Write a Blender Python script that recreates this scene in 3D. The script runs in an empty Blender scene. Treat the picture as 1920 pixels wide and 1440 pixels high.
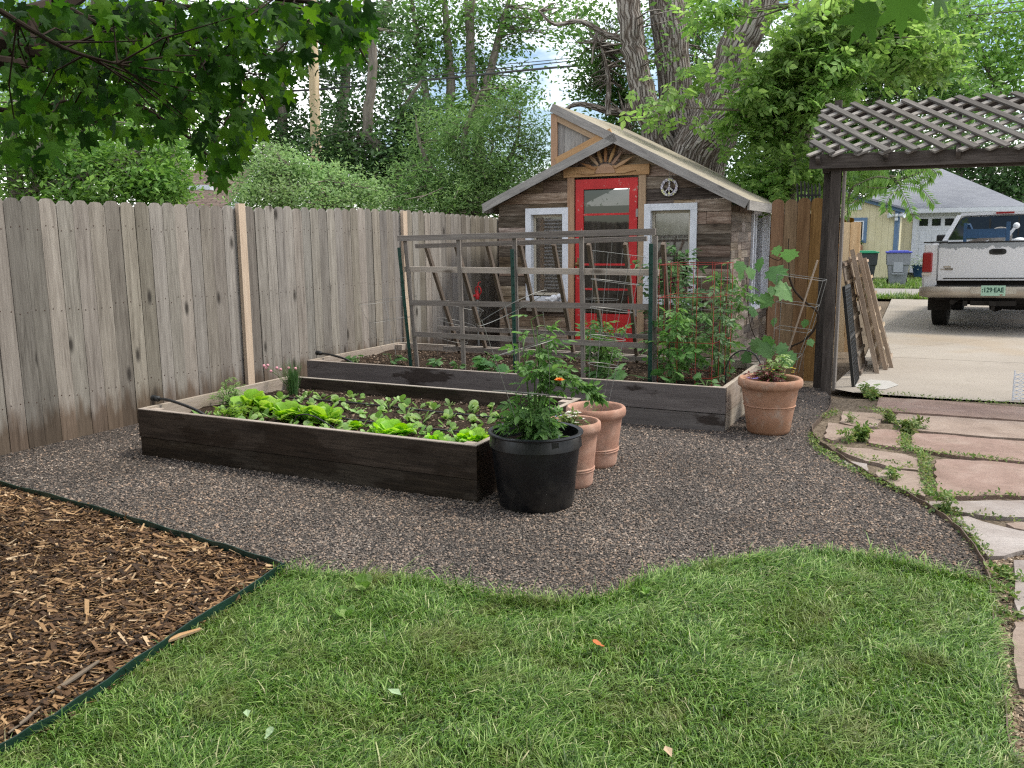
import bpy, math, random
import numpy as np
from mathutils import Vector, Matrix
R = math.radians
rng = np.random.default_rng(7)
random.seed(7)
scn = bpy.context.scene
COL = scn.collection

# ---------------------------------------------------------------- camera, sky, sun, exposure
EYE = np.array([0.0, 0.0, 1.48])
FPX = 1600.0
cam_d = bpy.data.cameras.new('camera')
cam_d.sensor_width = 36.0
cam_d.lens = FPX / 1920.0 * 36.0
cam_d.clip_start = 0.05
cam_d.clip_end = 500.0
cam = bpy.data.objects.new('camera', cam_d)
COL.objects.link(cam)
_m = Matrix.Rotation(R(90 - 9.58), 4, 'X') @ Matrix.Rotation(-0.010, 4, 'Z')
cam.matrix_world = Matrix.Translation(EYE) @ _m
scn.camera = cam
CM = np.array(_m.to_3x3())

SUN_EL, SUN_AZ = R(57), R(82)
world = bpy.data.worlds.new("World")
scn.world = world
world.use_nodes = True
wt = world.node_tree
for n in list(wt.nodes): wt.nodes.remove(n)
w_out = wt.nodes.new('ShaderNodeOutputWorld')
w_bg = wt.nodes.new('ShaderNodeBackground'); w_bg.inputs['Strength'].default_value = 0.125
w_sky = wt.nodes.new('ShaderNodeTexSky'); w_sky.sky_type = 'NISHITA'; w_sky.sun_disc = False
w_sky.sun_elevation = SUN_EL; w_sky.sun_rotation = SUN_AZ
w_tc = wt.nodes.new('ShaderNodeTexCoord')
w_no = wt.nodes.new('ShaderNodeTexNoise'); w_no.inputs['Scale'].default_value = 2.6
w_no.inputs['Detail'].default_value = 7; w_no.inputs['Roughness'].default_value = 0.58
w_mp = wt.nodes.new('ShaderNodeMapping'); w_mp.inputs['Scale'].default_value = (1, 1, 2.2)
w_rp = wt.nodes.new('ShaderNodeValToRGB')
w_rp.color_ramp.elements[0].position = 0.43; w_rp.color_ramp.elements[1].position = 0.60
w_mx = wt.nodes.new('ShaderNodeMix'); w_mx.data_type = 'RGBA'
w_mx.inputs['B'].default_value = (14.6, 14.4, 14.0, 1)
wt.links.new(w_tc.outputs['Generated'], w_mp.inputs['Vector'])
wt.links.new(w_mp.outputs['Vector'], w_no.inputs['Vector'])
wt.links.new(w_no.outputs['Fac'], w_rp.inputs['Fac'])
wt.links.new(w_rp.outputs['Color'], w_mx.inputs['Factor'])
wt.links.new(w_sky.outputs['Color'], w_mx.inputs['A'])
wt.links.new(w_mx.outputs['Result'], w_bg.inputs['Color'])
wt.links.new(w_bg.outputs['Background'], w_out.inputs['Surface'])

sun_d = bpy.data.lights.new('sun', 'SUN')
sun_d.energy = 2.5; sun_d.angle = R(13); sun_d.color = (1.0, 0.94, 0.82)
sun = bpy.data.objects.new('sun', sun_d); COL.objects.link(sun)
_sv = Vector((math.sin(SUN_AZ) * math.cos(SUN_EL), math.cos(SUN_AZ) * math.cos(SUN_EL), math.sin(SUN_EL)))
sun.rotation_euler = _sv.to_track_quat('Z', 'Y').to_euler()
sun.location = (0, 0, 20)
scn.view_settings.view_transform = 'Standard'
scn.view_settings.look = 'None'
scn.view_settings.exposure = 0.58
scn.view_settings.gamma = 1.0
scn.view_settings.use_curve_mapping = False
scn.cycles.max_bounces = 7
scn.cycles.diffuse_bounces = 3
scn.cycles.glossy_bounces = 3
scn.cycles.transmission_bounces = 5
scn.cycles.transparent_max_bounces = 8
scn.cycles.use_denoising = False
scn.cycles.sample_clamp_indirect = 4.0
scn.cycles.filter_width = 1.25

# ---------------------------------------------------------------- where a pixel of the 1920 x 1440 photo lies in the place
def ray(px, py):
    return CM @ np.array([(px - 960) / FPX, (720 - py) / FPX, -1.0])
def gp(px, py, z=0.0):
    r = ray(px, py); return EYE + r * ((z - EYE[2]) / r[2])
def dp(px, py, Y):
    r = ray(px, py); return EYE + r * (Y / r[1])
TH = R(26.3)                                     # the yard's own grid: U runs away, Wv runs right
U = np.array([math.sin(TH), math.cos(TH), 0.0]); Wv = np.array([math.cos(TH), -math.sin(TH), 0.0])
Z = np.array([0, 0, 1.0])
def P(u, w, z=0.0): return U * u + Wv * w + Z * z
def onu(px, py, u):
    r = ray(px, py); p = EYE + r * ((u - EYE @ U) / (r @ U)); return p
def V(*a): return np.array(a, float)
def nrm(v): v = np.asarray(v, float); return v / (np.linalg.norm(v) + 1e-12)

# ---------------------------------------------------------------- objects and tags
ORG = {}
def tag(o, label=None, cat=None, group=None, kind=None):
    if label: o['label'] = label
    if cat: o['category'] = cat
    if group: o['group'] = group
    if kind: o['kind'] = kind
    return o
def thing(name, label, cat, loc=(0, 0, 0), group=None):
    o = bpy.data.objects.new(name, None); COL.objects.link(o)
    o.empty_display_size = 0.1
    o.location = loc; ORG[o.name] = np.array(loc, float)
    return tag(o, label, cat, group)
def link(name, me, mat, parent=None, org=None):
    o = bpy.data.objects.new(name, me); COL.objects.link(o)
    if mat is not None:
        for m in (mat if isinstance(mat, (list, tuple)) else [mat]): me.materials.append(m)
    if parent is not None:
        o.parent = parent; ORG[o.name] = ORG[parent.name]
    else:
        ORG[o.name] = np.array(org if org is not None else (0, 0, 0), float)
        o.location = ORG[o.name]
    return o
def build_np(name, verts, faces, mat, parent=None, org=None, smooth=False, local=False):
    """verts Nx3 in world space, faces MxK (K = 3 or 4)."""
    verts = np.asarray(verts, np.float32); faces = np.asarray(faces, np.int32)
    me = bpy.data.meshes.new(name)
    o_ = ORG[parent.name] if parent is not None else np.array(org if org is not None else (0, 0, 0), float)
    if not local: verts = verts - o_.astype(np.float32)
    me.vertices.add(len(verts)); me.vertices.foreach_set('co', np.ascontiguousarray(verts).ravel())
    k = faces.shape[1]
    me.loops.add(faces.size); me.loops.foreach_set('vertex_index', np.ascontiguousarray(faces).ravel())
    me.polygons.add(len(faces))
    me.polygons.foreach_set('loop_start', np.arange(0, faces.size, k, dtype=np.int32))
    me.polygons.foreach_set('use_smooth', np.full(len(faces), smooth))
    me.update(calc_edges=True)
    return link(name, me, mat, parent, org)
def copy_tree(o, parent=None, loc=None, rz=None, label=None, scale=None):
    c = o.copy(); COL.objects.link(c); ORG[c.name] = np.zeros(3)
    if parent is not None: c.parent = parent
    if loc is not None: c.location = loc
    if rz is not None: c.rotation_euler = (0, 0, rz)
    if scale is not None: c.scale = (scale,) * 3 if np.isscalar(scale) else scale
    if label: c['label'] = label
    for ch in list(o.children): copy_tree(ch, c)
    return c

class MB:
    """collects simple shapes; build() links them as ONE mesh with length-wise UVs"""
    def __init__(s): s.v = []; s.f = []; s.uv = []; s.mi = []; s.sm = []
    def add(s, vs, fs, uvs=None, mi=0, smooth=False):
        b = len(s.v); s.v += [tuple(map(float, p)) for p in vs]
        for i, f in enumerate(fs):
            s.f.append([b + j for j in f]); s.mi.append(mi); s.sm.append(smooth)
            s.uv.append(uvs[i] if uvs else [(0, 0)] * len(f))
    def obox(s, c, ax, ay, az, mi=0, jit=0.0):
        """box: centre and three half-axis vectors (ax the long one gives the grain)"""
        c, ax, ay, az = [np.asarray(q, float) for q in (c, ax, ay, az)]
        L = [np.linalg.norm(q) for q in (ax, ay, az)]
        vs = []; loc = []
        for i in (-1, 1):
            for j in (-1, 1):
                for k in (-1, 1):
                    p = c + ax * i + ay * j + az * k
                    if jit: p = p + (np.random.rand(3) - .5) * jit
                    vs.append(p); loc.append((i * L[0], j * L[1], k * L[2]))
        fs = [(0, 1, 3, 2), (4, 6, 7, 5), (0, 4, 5, 1), (2, 3, 7, 6), (0, 2, 6, 4), (1, 5, 7, 3)]
        if np.dot(np.cross(ax, ay), az) < 0: fs = [f[::-1] for f in fs]
        ou, ov = random.random() * 37, random.random() * 11
        lg = int(np.argmax(L)); uvs = []
        for n, f in enumerate(fs):
            fx = (n // 2)                                     # axis this face looks along: 0, 1, 2
            oth = [a for a in (0, 1, 2) if a != fx]
            if lg in oth: a, b = lg, [q for q in oth if q != lg][0]
            else: a, b = oth
            uvs.append([(loc[i][a] + ou, loc[i][b] + ov + fx * 3.3) for i in f])
        s.add(vs, fs, uvs, mi)
        return s
    def box(s, x0, x1, y0, y1, z0, z1, mi=0):
        return s.obox(((x0 + x1) / 2, (y0 + y1) / 2, (z0 + z1) / 2), ((x1 - x0) / 2, 0, 0), (0, (y1 - y0) / 2, 0), (0, 0, (z1 - z0) / 2), mi)
    def gbox(s, u0, u1, w0, w1, z0, z1, mi=0, jit=0):
        """box on the yard's grid"""
        return s.obox(P((u0 + u1) / 2, (w0 + w1) / 2, (z0 + z1) / 2), U * (u1 - u0) / 2, Wv * (w1 - w0) / 2, Z * (z1 - z0) / 2, mi, jit)
    def beam(s, a, b, w, h, up=(0, 0, 1), mi=0, jit=0.0):
        a, b = np.asarray(a, float), np.asarray(b, float); d = nrm(b - a)
        side = np.cross(d, up)
        if np.linalg.norm(side) < 1e-4: side = np.cross(d, (1, 0, 0))
        side = nrm(side); u_ = nrm(np.cross(side, d))
        return s.obox((a + b) / 2, (b - a) / 2, side * w / 2, u_ * h / 2, mi, jit)
    def prism(s, poly, n, t, mi=0, grain=None):
        """flat polygon (world points) pushed back by t along -n"""
        poly = [np.asarray(p, float) for p in poly]; n = nrm(n); k = len(poly)
        g = nrm(grain) if grain is not None else nrm(poly[1] - poly[0]); g2 = np.cross(n, g)
        area = sum(np.dot(np.cross(poly[i] - poly[0], poly[i + 1] - poly[0]), n) for i in range(1, k - 1))
        if area < 0: poly = poly[::-1]
        vs = poly + [p - n * t for p in poly]
        ou, ov = random.random() * 37, random.random() * 11
        uv = [(np.dot(p, g) + ou, np.dot(p, g2) + ov) for p in vs]
        fs = [list(range(k)), list(range(2 * k - 1, k - 1, -1))]
        fs += [[j, i, i + k, j + k] for i in range(k) for j in [(i + 1) % k]]
        s.add(vs, fs, [[uv[i] for i in f] for f in fs], mi)
        return s
    def tube(s, pts, r, n=6, cap=True, mi=0, smooth=True, closed=False):
        pts = [np.asarray(p, float) for p in pts]; m = len(pts)
        rs = [r] * m if np.isscalar(r) else list(r)
        b0 = []; prev = None
        for i in range(m):
            if closed: d = pts[(i + 1) % m] - pts[i - 1]
            else: d = pts[min(i + 1, m - 1)] - pts[max(i - 1, 0)]
            d = nrm(d)
            if prev is None:
                ref = np.array([0, 0, 1.0]) if abs(d[2]) < .9 else np.array([1.0, 0, 0])
                x = nrm(np.cross(ref, d))
            else: x = nrm(prev - d * np.dot(prev, d))
            prev = x; y = np.cross(d, x)
            b0.append([pts[i] + (x * math.cos(2 * math.pi * k / n) + y * math.sin(2 * math.pi * k / n)) * rs[i] for k in range(n)])
        vs = [p for ring in b0 for p in ring]; fs = []; uvs = []
        acc = [0]
        for i in range(1, m): acc.append(acc[-1] + np.linalg.norm(pts[i] - pts[i - 1]))
        ou = random.random() * 37
        for i in range(m if closed else m - 1):
            i2 = (i + 1) % m
            for k in range(n):
                k2 = (k + 1) % n
                fs.append((i * n + k, i * n + k2, i2 * n + k2, i2 * n + k))
                a0 = acc[i] + ou; a1 = (acc[i2] if i2 else acc[i] + .1) + ou; c = 2 * math.pi * rs[i] / n
                uvs.append([(a0, k * c), (a0, (k + 1) * c), (a1, (k + 1) * c), (a1, k * c)])
        if cap and not closed:
            fs.append(tuple(range(n - 1, -1, -1))); uvs.append([(0, 0)] * n)
            fs.append(tuple((m - 1) * n + k for k in range(n))); uvs.append([(0, 0)] * n)
        s.add(vs, fs, uvs, mi, smooth)
        return s
    def ring(s, c, rad, r, n=28, m=5, nvec=(0, 0, 1), mi=0, a0=0, a1=2 * math.pi):
        c = np.asarray(c, float); nv = nrm(nvec)
        x = nrm(np.cross(nv, (0.3, 0.95, 0.02))); y = np.cross(nv, x)
        full = abs(a1 - a0 - 2 * math.pi) < 1e-6
        pts = [c + (x * math.cos(a) + y * math.sin(a)) * rad for a in np.linspace(a0, a1, n + (0 if full else 1), endpoint=not full)]
        return s.tube(pts, r, m, mi=mi, closed=full)
    def lathe(s, c, prof, n=40, mi=0, wob=0.0, cap=True, axis=None):
        """prof: list of (radius, height); turned round the vertical (or `axis`) through c"""
        c = np.asarray(c, float); vs = []; ph = random.random() * 6
        if axis is None: X, Y_, A = V(1, 0, 0), V(0, 1, 0), V(0, 0, 1)
        else:
            A = nrm(axis); X = nrm(np.cross(A, (0.1, 0.2, 0.97))); Y_ = np.cross(A, X)
        for r, h in prof:
            for k in range(n):
                a = 2 * math.pi * k / n
                rr = r * (1 + wob * math.sin(2 * a + ph))
                vs.append(c + X * rr * math.cos(a) + Y_ * rr * math.sin(a) + A * h)
        fs = []; uvs = []
        for i in range(len(prof) - 1):
            for k in range(n):
                k2 = (k + 1) % n
                fs.append((i * n + k, i * n + k2, (i + 1) * n + k2, (i + 1) * n + k))
                uvs.append([(prof[i][1], k / n), (prof[i][1], (k + 1) / n), (prof[i + 1][1], (k + 1) / n), (prof[i + 1][1], k / n)])
        for i, rev in ((0, True), (len(prof) - 1, False)):
            if cap and prof[i][0] > 1e-4:
                f = [i * n + k for k in range(n)]
                fs.append(f[::-1] if rev else f); uvs.append([(0, 0)] * n)
        s.add(vs, fs, uvs, mi, True)
        return s
    def ball(s, c, r, n=10, m=7, mi=0, sc=(1, 1, 1)):
        c = np.asarray(c, float)
        vs = []; fs = []
        for i in range(m + 1):
            t = math.pi * i / m
            for k in range(n):
                a = 2 * math.pi * k / n
                vs.append(c + V(r * sc[0] * math.sin(t) * math.cos(a), r * sc[1] * math.sin(t) * math.sin(a), r * sc[2] * math.cos(t)))
        for i in range(m):
            for k in range(n):
                k2 = (k + 1) % n
                fs.append((i * n + k, (i + 1) * n + k, (i + 1) * n + k2, i * n + k2))
        s.add(vs, fs, None, mi, True); return s
    def build(s, name, mat, parent=None, org=None, local=False, sharp=True):
        me = bpy.data.meshes.new(name)
        o_ = np.zeros(3) if local else (ORG[parent.name] if parent is not None else np.array(org if org is not None else (0, 0, 0), float))
        me.from_pydata([tuple(np.array(p) - o_) for p in s.v], [], s.f)
        uvl = me.uv_layers.new(name='UVMap')
        flat = [c for f in s.uv for uv in f for c in uv]
        uvl.data.foreach_set('uv', flat)
        me.polygons.foreach_set('material_index', s.mi)
        me.polygons.foreach_set('use_smooth', s.sm)
        if any(s.sm) and sharp:
            try: me.set_sharp_from_angle(angle=R(42))
            except Exception: pass
        me.update()
        return link(name, me, mat, parent, org)

# ---------------------------------------------------------------- materials
class NB:
    def __init__(s, name):
        s.m = bpy.data.materials.new(name); s.m.use_nodes = True; s.t = s.m.node_tree
        s.b = s.t.nodes['Principled BSDF']; s.out = s.t.nodes['Material Output']
    def put(s, sock, v):
        if isinstance(v, bpy.types.NodeSocket): s.t.links.new(v, sock)
        elif isinstance(v, (tuple, list)) and len(v) == 3 and sock.type == 'RGBA': sock.default_value = (*v, 1)
        else: sock.default_value = v
    def nd(s, typ, **kw):
        n = s.t.nodes.new('ShaderNode' + typ)
        for k, v in kw.items():
            if k[0].isupper() or k[0] == '_': s.put(n.inputs[k.lstrip('_').replace('_', ' ')], v)
            else: setattr(n, k, v)
        return n
    def co(s, which='Object'): return s.nd('TexCoord').outputs[which]
    def geo(s, which): return s.nd('NewGeometry').outputs[which]
    def mp(s, vec, sc=(1, 1, 1), loc=(0, 0, 0), rot=(0, 0, 0)):
        n = s.nd('Mapping'); s.put(n.inputs['Vector'], vec); n.inputs['Scale'].default_value = sc
        n.inputs['Location'].default_value = loc; n.inputs['Rotation'].default_value = rot; return n.outputs[0]
    def noise(s, vec, scale, detail=4, rough=.55, dist=0, col=False):
        n = s.nd('TexNoise', Scale=scale, Detail=detail, Roughness=rough, Distortion=dist); s.put(n.inputs['Vector'], vec)
        return n.outputs['Color' if col else 'Fac']
    def vor(s, vec, scale, feat='F1', out='Distance', rnd=1.0):
        n = s.nd('TexVoronoi', feature=feat, Scale=scale, Randomness=rnd); s.put(n.inputs['Vector'], vec); return n.outputs[out]
    def ramp(s, fac, stops, interp='LINEAR'):
        n = s.nd('ValToRGB'); s.put(n.inputs['Fac'], fac); cr = n.color_ramp; cr.interpolation = interp
        while len(cr.elements) < len(stops): cr.elements.new(0.5)
        for e, (p, c) in zip(cr.elements, stops):
            e.position = p; e.color = (*c, 1) if isinstance(c, (tuple, list)) else (c, c, c, 1)
        return n.outputs['Color']
    def mix(s, fac, a, b, blend='MIX'):
        n = s.nd('Mix', data_type='RGBA', blend_type=blend)
        s.put(n.inputs['Factor'], fac)
        s.put(n.inputs['A'], a); s.put(n.inputs['B'], b); return n.outputs['Result']
    def ma(s, op, a, b=0.0, c=0.0):
        n = s.nd('Math', operation=op); s.put(n.inputs[0], a); s.put(n.inputs[1], b); s.put(n.inputs[2], c); return n.outputs[0]
    def sep(s, vec):
        n = s.nd('SeparateXYZ'); s.put(n.inputs[0], vec); return n.outputs
    def hsv(s, col, h=.5, sa=1., v=1.):
        n = s.nd('HueSaturation', Hue=h, Saturation=sa, Value=v); s.put(n.inputs['Color'], col); return n.outputs[0]
    def bump(s, h, strength=.5, dist=.01, normal=None):
        n = s.nd('Bump', Strength=strength, Distance=dist, Height=h)
        if normal is not None: s.put(n.inputs['Normal'], normal)
        return n.outputs[0]
    def done(s, col, rough=.8, bump=None, spec=.3, metal=0.0, **kw):
        s.put(s.b.inputs['Base Color'], col); s.put(s.b.inputs['Roughness'], rough)
        s.b.inputs['Specular IOR Level'].default_value = spec; s.b.inputs['Metallic'].default_value = metal
        if bump is not None: s.put(s.b.inputs['Normal'], bump)
        for k, v in kw.items(): s.put(s.b.inputs[k.replace('_', ' ')], v)
        return s.m

def wood(name, dark, mid, light, tone=.35, knots=.5, rough=.85, stain=None, wet=None, gs=26, bumps=.35, huevar=0.02):
    n = NB(name); uv = n.co('UV'); rnd = n.geo('Random Per Island')
    a = n.noise(n.mp(uv, (1.6, gs, 1)), 1.0, 8, .65, .25)
    b = n.noise(n.mp(uv, (6, gs * 5, 1)), 1.0, 3, .6)
    c = n.noise(n.mp(uv, (.9, 3, 1)), 1.0, 4, .6)
    g = n.ma('ADD', n.ma('MULTIPLY', a, .62), n.ma('MULTIPLY', b, .38))
    col = n.ramp(g, [(.32, dark), (.47, mid), (.66, light)])
    col = n.mix(n.ramp(c, [(.35, .0), (.7, .45)]), col, mid)
    v = n.ma('ADD', n.ma('MULTIPLY', rnd, tone * 2), 1 - tone)
    col = n.hsv(col, n.ma('ADD', n.ma('MULTIPLY', n.ma('FRACT', n.ma('MULTIPLY', rnd, 7.3)), huevar), .5 - huevar / 2), n.ma('ADD', n.ma('MULTIPLY', n.ma('FRACT', n.ma('MULTIPLY', rnd, 3.7)), .5), .75), v)
    h = g
    if knots:
        kv = n.vor(n.mp(uv, (2.0, 5.5, 1)), 1.0)
        km = n.ramp(kv, [(.0, 1.0), (.07, .9), (.13, .35), (.17, .0)])
        pick = n.vor(n.mp(uv, (2.0, 5.5, 1)), 1.0, out='Color')
        km = n.ma('MULTIPLY', km, n.ma('GREATER_THAN', n.sep(pick)[0], 1 - knots))
        col = n.mix(km, col, tuple(q * .45 for q in dark))
    if stain:                                        # old damp near the ground, a mark of its own on the boards
        zc, wd, scol = stain
        z = n.sep(n.geo('Position'))[2]
        e = n.noise(n.mp(uv, (2.2, 11, 1)), 1.0, 4)
        m = n.ma('ADD', n.ma('MULTIPLY', n.ma('SUBTRACT', zc, z), 1 / wd), n.ma('MULTIPLY', n.ma('SUBTRACT', e, .5), 3.4))
        m = n.ramp(m, [(.0, .0), (.9, .8)])
        col = n.mix(m, col, n.mix(1.0, col, scol, 'MULTIPLY'))
    rg = rough
    if wet:                                           # darker wet patches
        wm = n.ramp(n.noise(n.mp(uv, (1.1, 3.2, 1)), 1.0, 5, .6), [(wet[0], .0), (wet[0] + .035, 1.0)])
        col = n.mix(wm, col, n.mix(1.0, col, wet[1], 'MULTIPLY'))
        rg = n.ma('SUBTRACT', rough, n.ma('MULTIPLY', wm, .25))
    return n.done(col, rg, n.bump(h, bumps, .006), spec=.25)

def leafmat(name, cols, trans=.35, rough=.5, spec=.35, vein=0):
    n = NB(name); rnd = n.geo('Random Per Island')
    col = n.ramp(rnd, [(i / (len(cols) - 1), c) for i, c in enumerate(cols)])
    nz = n.noise(n.geo('Position'), 1.3, 2)
    col = n.hsv(col, n.ma('ADD', .485, n.ma('MULTIPLY', nz, .03)), 1.0, n.ma('ADD', .42, n.ma('MULTIPLY', nz, 1.15)))
    n.done(col, rough, None, spec)
    tr = n.nd('BsdfTranslucent'); n.put(tr.inputs['Color'], n.hsv(col, .49, 1.1, 1.35))
    mx = n.nd('MixShader'); mx.inputs[0].default_value = trans
    n.t.links.new(n.b.outputs[0], mx.inputs[1]); n.t.links.new(tr.outputs[0], mx.inputs[2])
    n.t.links.new(mx.outputs[0], n.out.inputs['Surface'])
    return n.m
def plain(name, col, rough=.6, spec=.4, metal=0., var=.0, bump=0., bs=60):
    n = NB(name)
    c = col; b = None
    if var:
        nz = n.noise(n.co('Object'), 9, 5, .6)
        c = n.mix(n.ramp(nz, [(.3, 0.), (.7, 1.)]), tuple(q * (1 - var) for q in col), tuple(min(1, q * (1 + var * .6)) for q in col))
    if bump: b = n.bump(n.noise(n.co('Object'), bs, 4, .6), bump, .004)
    return n.done(c, rough, b, spec, metal)
def glassmat(name, tint=(.02, .025, .025), tr=.5, rough=.03):
    n = NB(name); t = n.nd('BsdfTransparent'); n.put(t.inputs['Color'], (tr, tr, tr))
    g = n.nd('BsdfGlossy', Roughness=rough); fr = n.nd('Fresnel', IOR=1.55)
    f2 = n.ma('ADD', n.ma('MULTIPLY', fr.outputs[0], 1.6), .05)
    mx = n.nd('MixShader'); n.put(mx.inputs[0], f2)
    n.t.links.new(t.outputs[0], mx.inputs[1]); n.t.links.new(g.outputs[0], mx.inputs[2])
    n.t.links.new(mx.outputs[0], n.out.inputs['Surface']); n.t.nodes.remove(n.b); return n.m

M = {}
M['fence'] = wood('weathered_fence_wood', (.082, .071, .061), (.202, .182, .158), (.335, .308, .272), tone=.34, knots=.75, stain=(.30, .17, (.42, .31, .23)), huevar=.025)
M['post'] = wood('pale_post_wood', (.36, .25, .16), (.52, .39, .26), (.62, .49, .35), tone=.1, knots=.2)
M['bed_dark'] = wood('wet_shaded_board', (.010, .007, .005), (.036, .024, .016), (.095, .068, .048), tone=.15, knots=.3, rough=.7, gs=18, wet=(.50, (.55, .5, .45)))  # wet wood, with the shade on these faces put into the colour
M['bed_grey'] = wood('grey_damp_board', (.085, .073, .068), (.13, .112, .108), (.19, .168, .16), tone=.12, knots=.25, gs=18, wet=(.56, (.33, .29, .27)))
M['bed_light'] = wood('bare_bed_board', (.20, .155, .115), (.34, .275, .215), (.47, .40, .33), tone=.12, knots=.3, gs=16)
M['bed_top'] = wood('pale_lit_board_edge', (.17, .135, .105), (.29, .24, .195), (.42, .365, .31), tone=.08, knots=0, gs=12)  # board tops catch light from above; that brightness is in this paler colour
M['siding'] = wood('old_barn_siding', (.018, .012, .009), (.155, .113, .083), (.44, .365, .30), tone=.66, knots=.35, gs=13, bumps=.9, huevar=.035)
M['siding_grey'] = wood('old_barn_siding_side', (.045, .035, .027), (.18, .145, .118), (.40, .345, .29), tone=.5, knots=.35, gs=14, bumps=.9)
M['trim'] = wood('honey_trim_wood', (.24, .12, .05), (.36, .20, .095), (.47, .29, .155), tone=.15, knots=.2)
M['fascia'] = wood('grey_fascia_board', (.11, .10, .095), (.25, .235, .22), (.40, .38, .355), tone=.15, knots=.3, gs=14)
M['trellis'] = wood('weathered_trellis_slat', (.10, .083, .07), (.185, .16, .14), (.30, .27, .24), tone=.22, knots=.15)
M['trellis_tan'] = wood('tan_trellis_slat', (.25, .20, .155), (.37, .315, .255), (.48, .42, .355), tone=.12, knots=.2)
M['trellis_dark'] = wood('brown_trellis_slat', (.085, .062, .045), (.15, .115, .085), (.23, .18, .14), tone=.2, knots=.15)
M['cedar'] = wood('orange_cedar_picket', (.10, .045, .016), (.19, .095, .035), (.30, .165, .07), tone=.28, knots=.2, gs=20)
M['newcedar'] = wood('fresh_cedar_picket', (.52, .31, .13), (.68, .44, .21), (.78, .54, .29), tone=.1, knots=.1)
M['pergola'] = wood('dark_pergola_timber', (.022, .017, .014), (.055, .044, .037), (.13, .11, .097), tone=.2, knots=.3, bumps=.8, gs=16)
M['lattice'] = wood('grey_lattice_slat', (.042, .038, .034), (.088, .081, .074), (.175, .165, .15), tone=.2, knots=.1)
M['lattice_back'] = wood('lit_lattice_slat', (.12, .11, .10), (.21, .195, .18), (.33, .31, .285), tone=.2, knots=.1)  # rear slats catch the light; their brightness is put into this colour
M['pallet'] = wood('pale_stacked_slat', (.17, .12, .08), (.30, .225, .155), (.44, .35, .26), tone=.3, knots=.1)

def soilmat(name, a, b, c, sc=60):
    n = NB(name); p = n.co('Object'); nz = n.noise(p, sc, 6, .7); v = n.vor(p, sc * 1.6)
    col = n.ramp(nz, [(.35, a), (.5, b), (.72, c)])
    return n.done(col, .95, n.bump(n.ma('ADD', nz, n.ma('MULTIPLY', v, .6)), 1.0, .02), spec=.1)
M['soil'] = soilmat('garden_soil', (.016, .011, .008), (.045, .031, .022), (.12, .085, .06))
M['earth'] = soilmat('pale_earth', (.09, .07, .05), (.17, .135, .10), (.27, .22, .17), 30)
M['pot_soil'] = soilmat('potting_soil', (.010, .008, .006), (.026, .019, .014), (.07, .05, .04), 90)

n = NB('crushed_gravel'); p = n.co('Object')
vc = n.vor(p, 95, out='Color'); vd = n.vor(p, 95); sx = n.sep(vc)
big = n.noise(p, 1.4, 4)
col = n.ramp(sx[0], [(0, (.04, .036, .033)), (.35, (.10, .087, .077)), (.6, (.165, .14, .126)), (.8, (.24, .18, .148)), (1, (.33, .28, .24))])
col = n.mix(n.ramp(vd, [(.35, 0.), (.75, .85)]), col, (.018, .016, .016))
col = n.hsv(col, .5, 1., n.ma('ADD', .6, n.ma('MULTIPLY', big, .7)))
M['gravel'] = n.done(col, .85, n.bump(n.ma('SUBTRACT', 1.0, vd), 1.0, .02), spec=.3)
n = NB('gravel_stone'); rnd = n.geo('Random Per Island'); big = n.noise(n.co('Object'), 1.4, 4)
col = n.ramp(rnd, [(0, (.045, .041, .038)), (.3, (.112, .097, .086)), (.58, (.19, .158, .134)), (.78, (.26, .196, .152)), (.93, (.30, .215, .16)), (1, (.38, .33, .28))])
col = n.hsv(col, .5, n.ma('ADD', .45, n.ma('MULTIPLY', n.noise(n.co('Object'), .8, 3), 1.1)), n.ma('ADD', .40, n.ma('MULTIPLY', big, 1.25)))
M['stone_bit'] = n.done(col, .75, None, spec=.35)
n = NB('tan_pea_gravel'); rnd = n.geo('Random Per Island')
M['pea'] = n.done(n.ramp(rnd, [(0, (.16, .11, .075)), (.5, (.34, .25, .17)), (1, (.55, .45, .34))]), .8, None)
n = NB('lawn_soil'); p = n.co('Object'); nz = n.noise(p, 40, 5, .7)
M['lawn_base'] = n.done(n.ramp(nz, [(.3, (.018, .022, .008)), (.55, (.045, .055, .018)), (.75, (.12, .10, .055))]), .95, n.bump(nz, 1, .02), spec=.1)
n = NB('mulch_base'); p = n.co('Object'); nz = n.noise(n.mp(p, (1, 1.8, 1)), 45, 6, .75)
M['mulch_base'] = n.done(n.ramp(nz, [(.35, (.018, .010, .006)), (.55, (.07, .038, .02)), (.75, (.18, .10, .05))]), .9, n.bump(nz, 1, .03), spec=.15)
n = NB('wood_chip'); rnd = n.geo('Random Per Island'); nz = n.noise(n.mp(n.co('Object'), (60, 60, 60)), 1, 3)
col = n.ramp(rnd, [(0, (.020, .012, .007)), (.36, (.068, .037, .019)), (.62, (.16, .088, .041)), (.83, (.30, .18, .086)), (.95, (.44, .29, .155)), (1, (.56, .42, .27))])
M['chip'] = n.done(n.hsv(col, .5, 1., n.ma('ADD', .7, n.ma('MULTIPLY', nz, .6))), .75, None, spec=.3)
n = NB('driveway_concrete'); p = n.co('Object'); a = n.noise(p, .7, 6, .6); b = n.noise(p, 45, 5, .7); st = n.noise(n.mp(p, (1, 1, 1), (3, 1, 0)), .35, 3)
col = n.mix(n.ma('MULTIPLY', b, .5), n.ramp(a, [(.3, (.27, .24, .205)), (.5, (.33, .295, .255)), (.7, (.385, .35, .305))]), (.30, .265, .23))
cr = n.vor(n.mp(p, (1, 1, 1), (0, 0, 0)), .22, 'DISTANCE_TO_EDGE')
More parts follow.
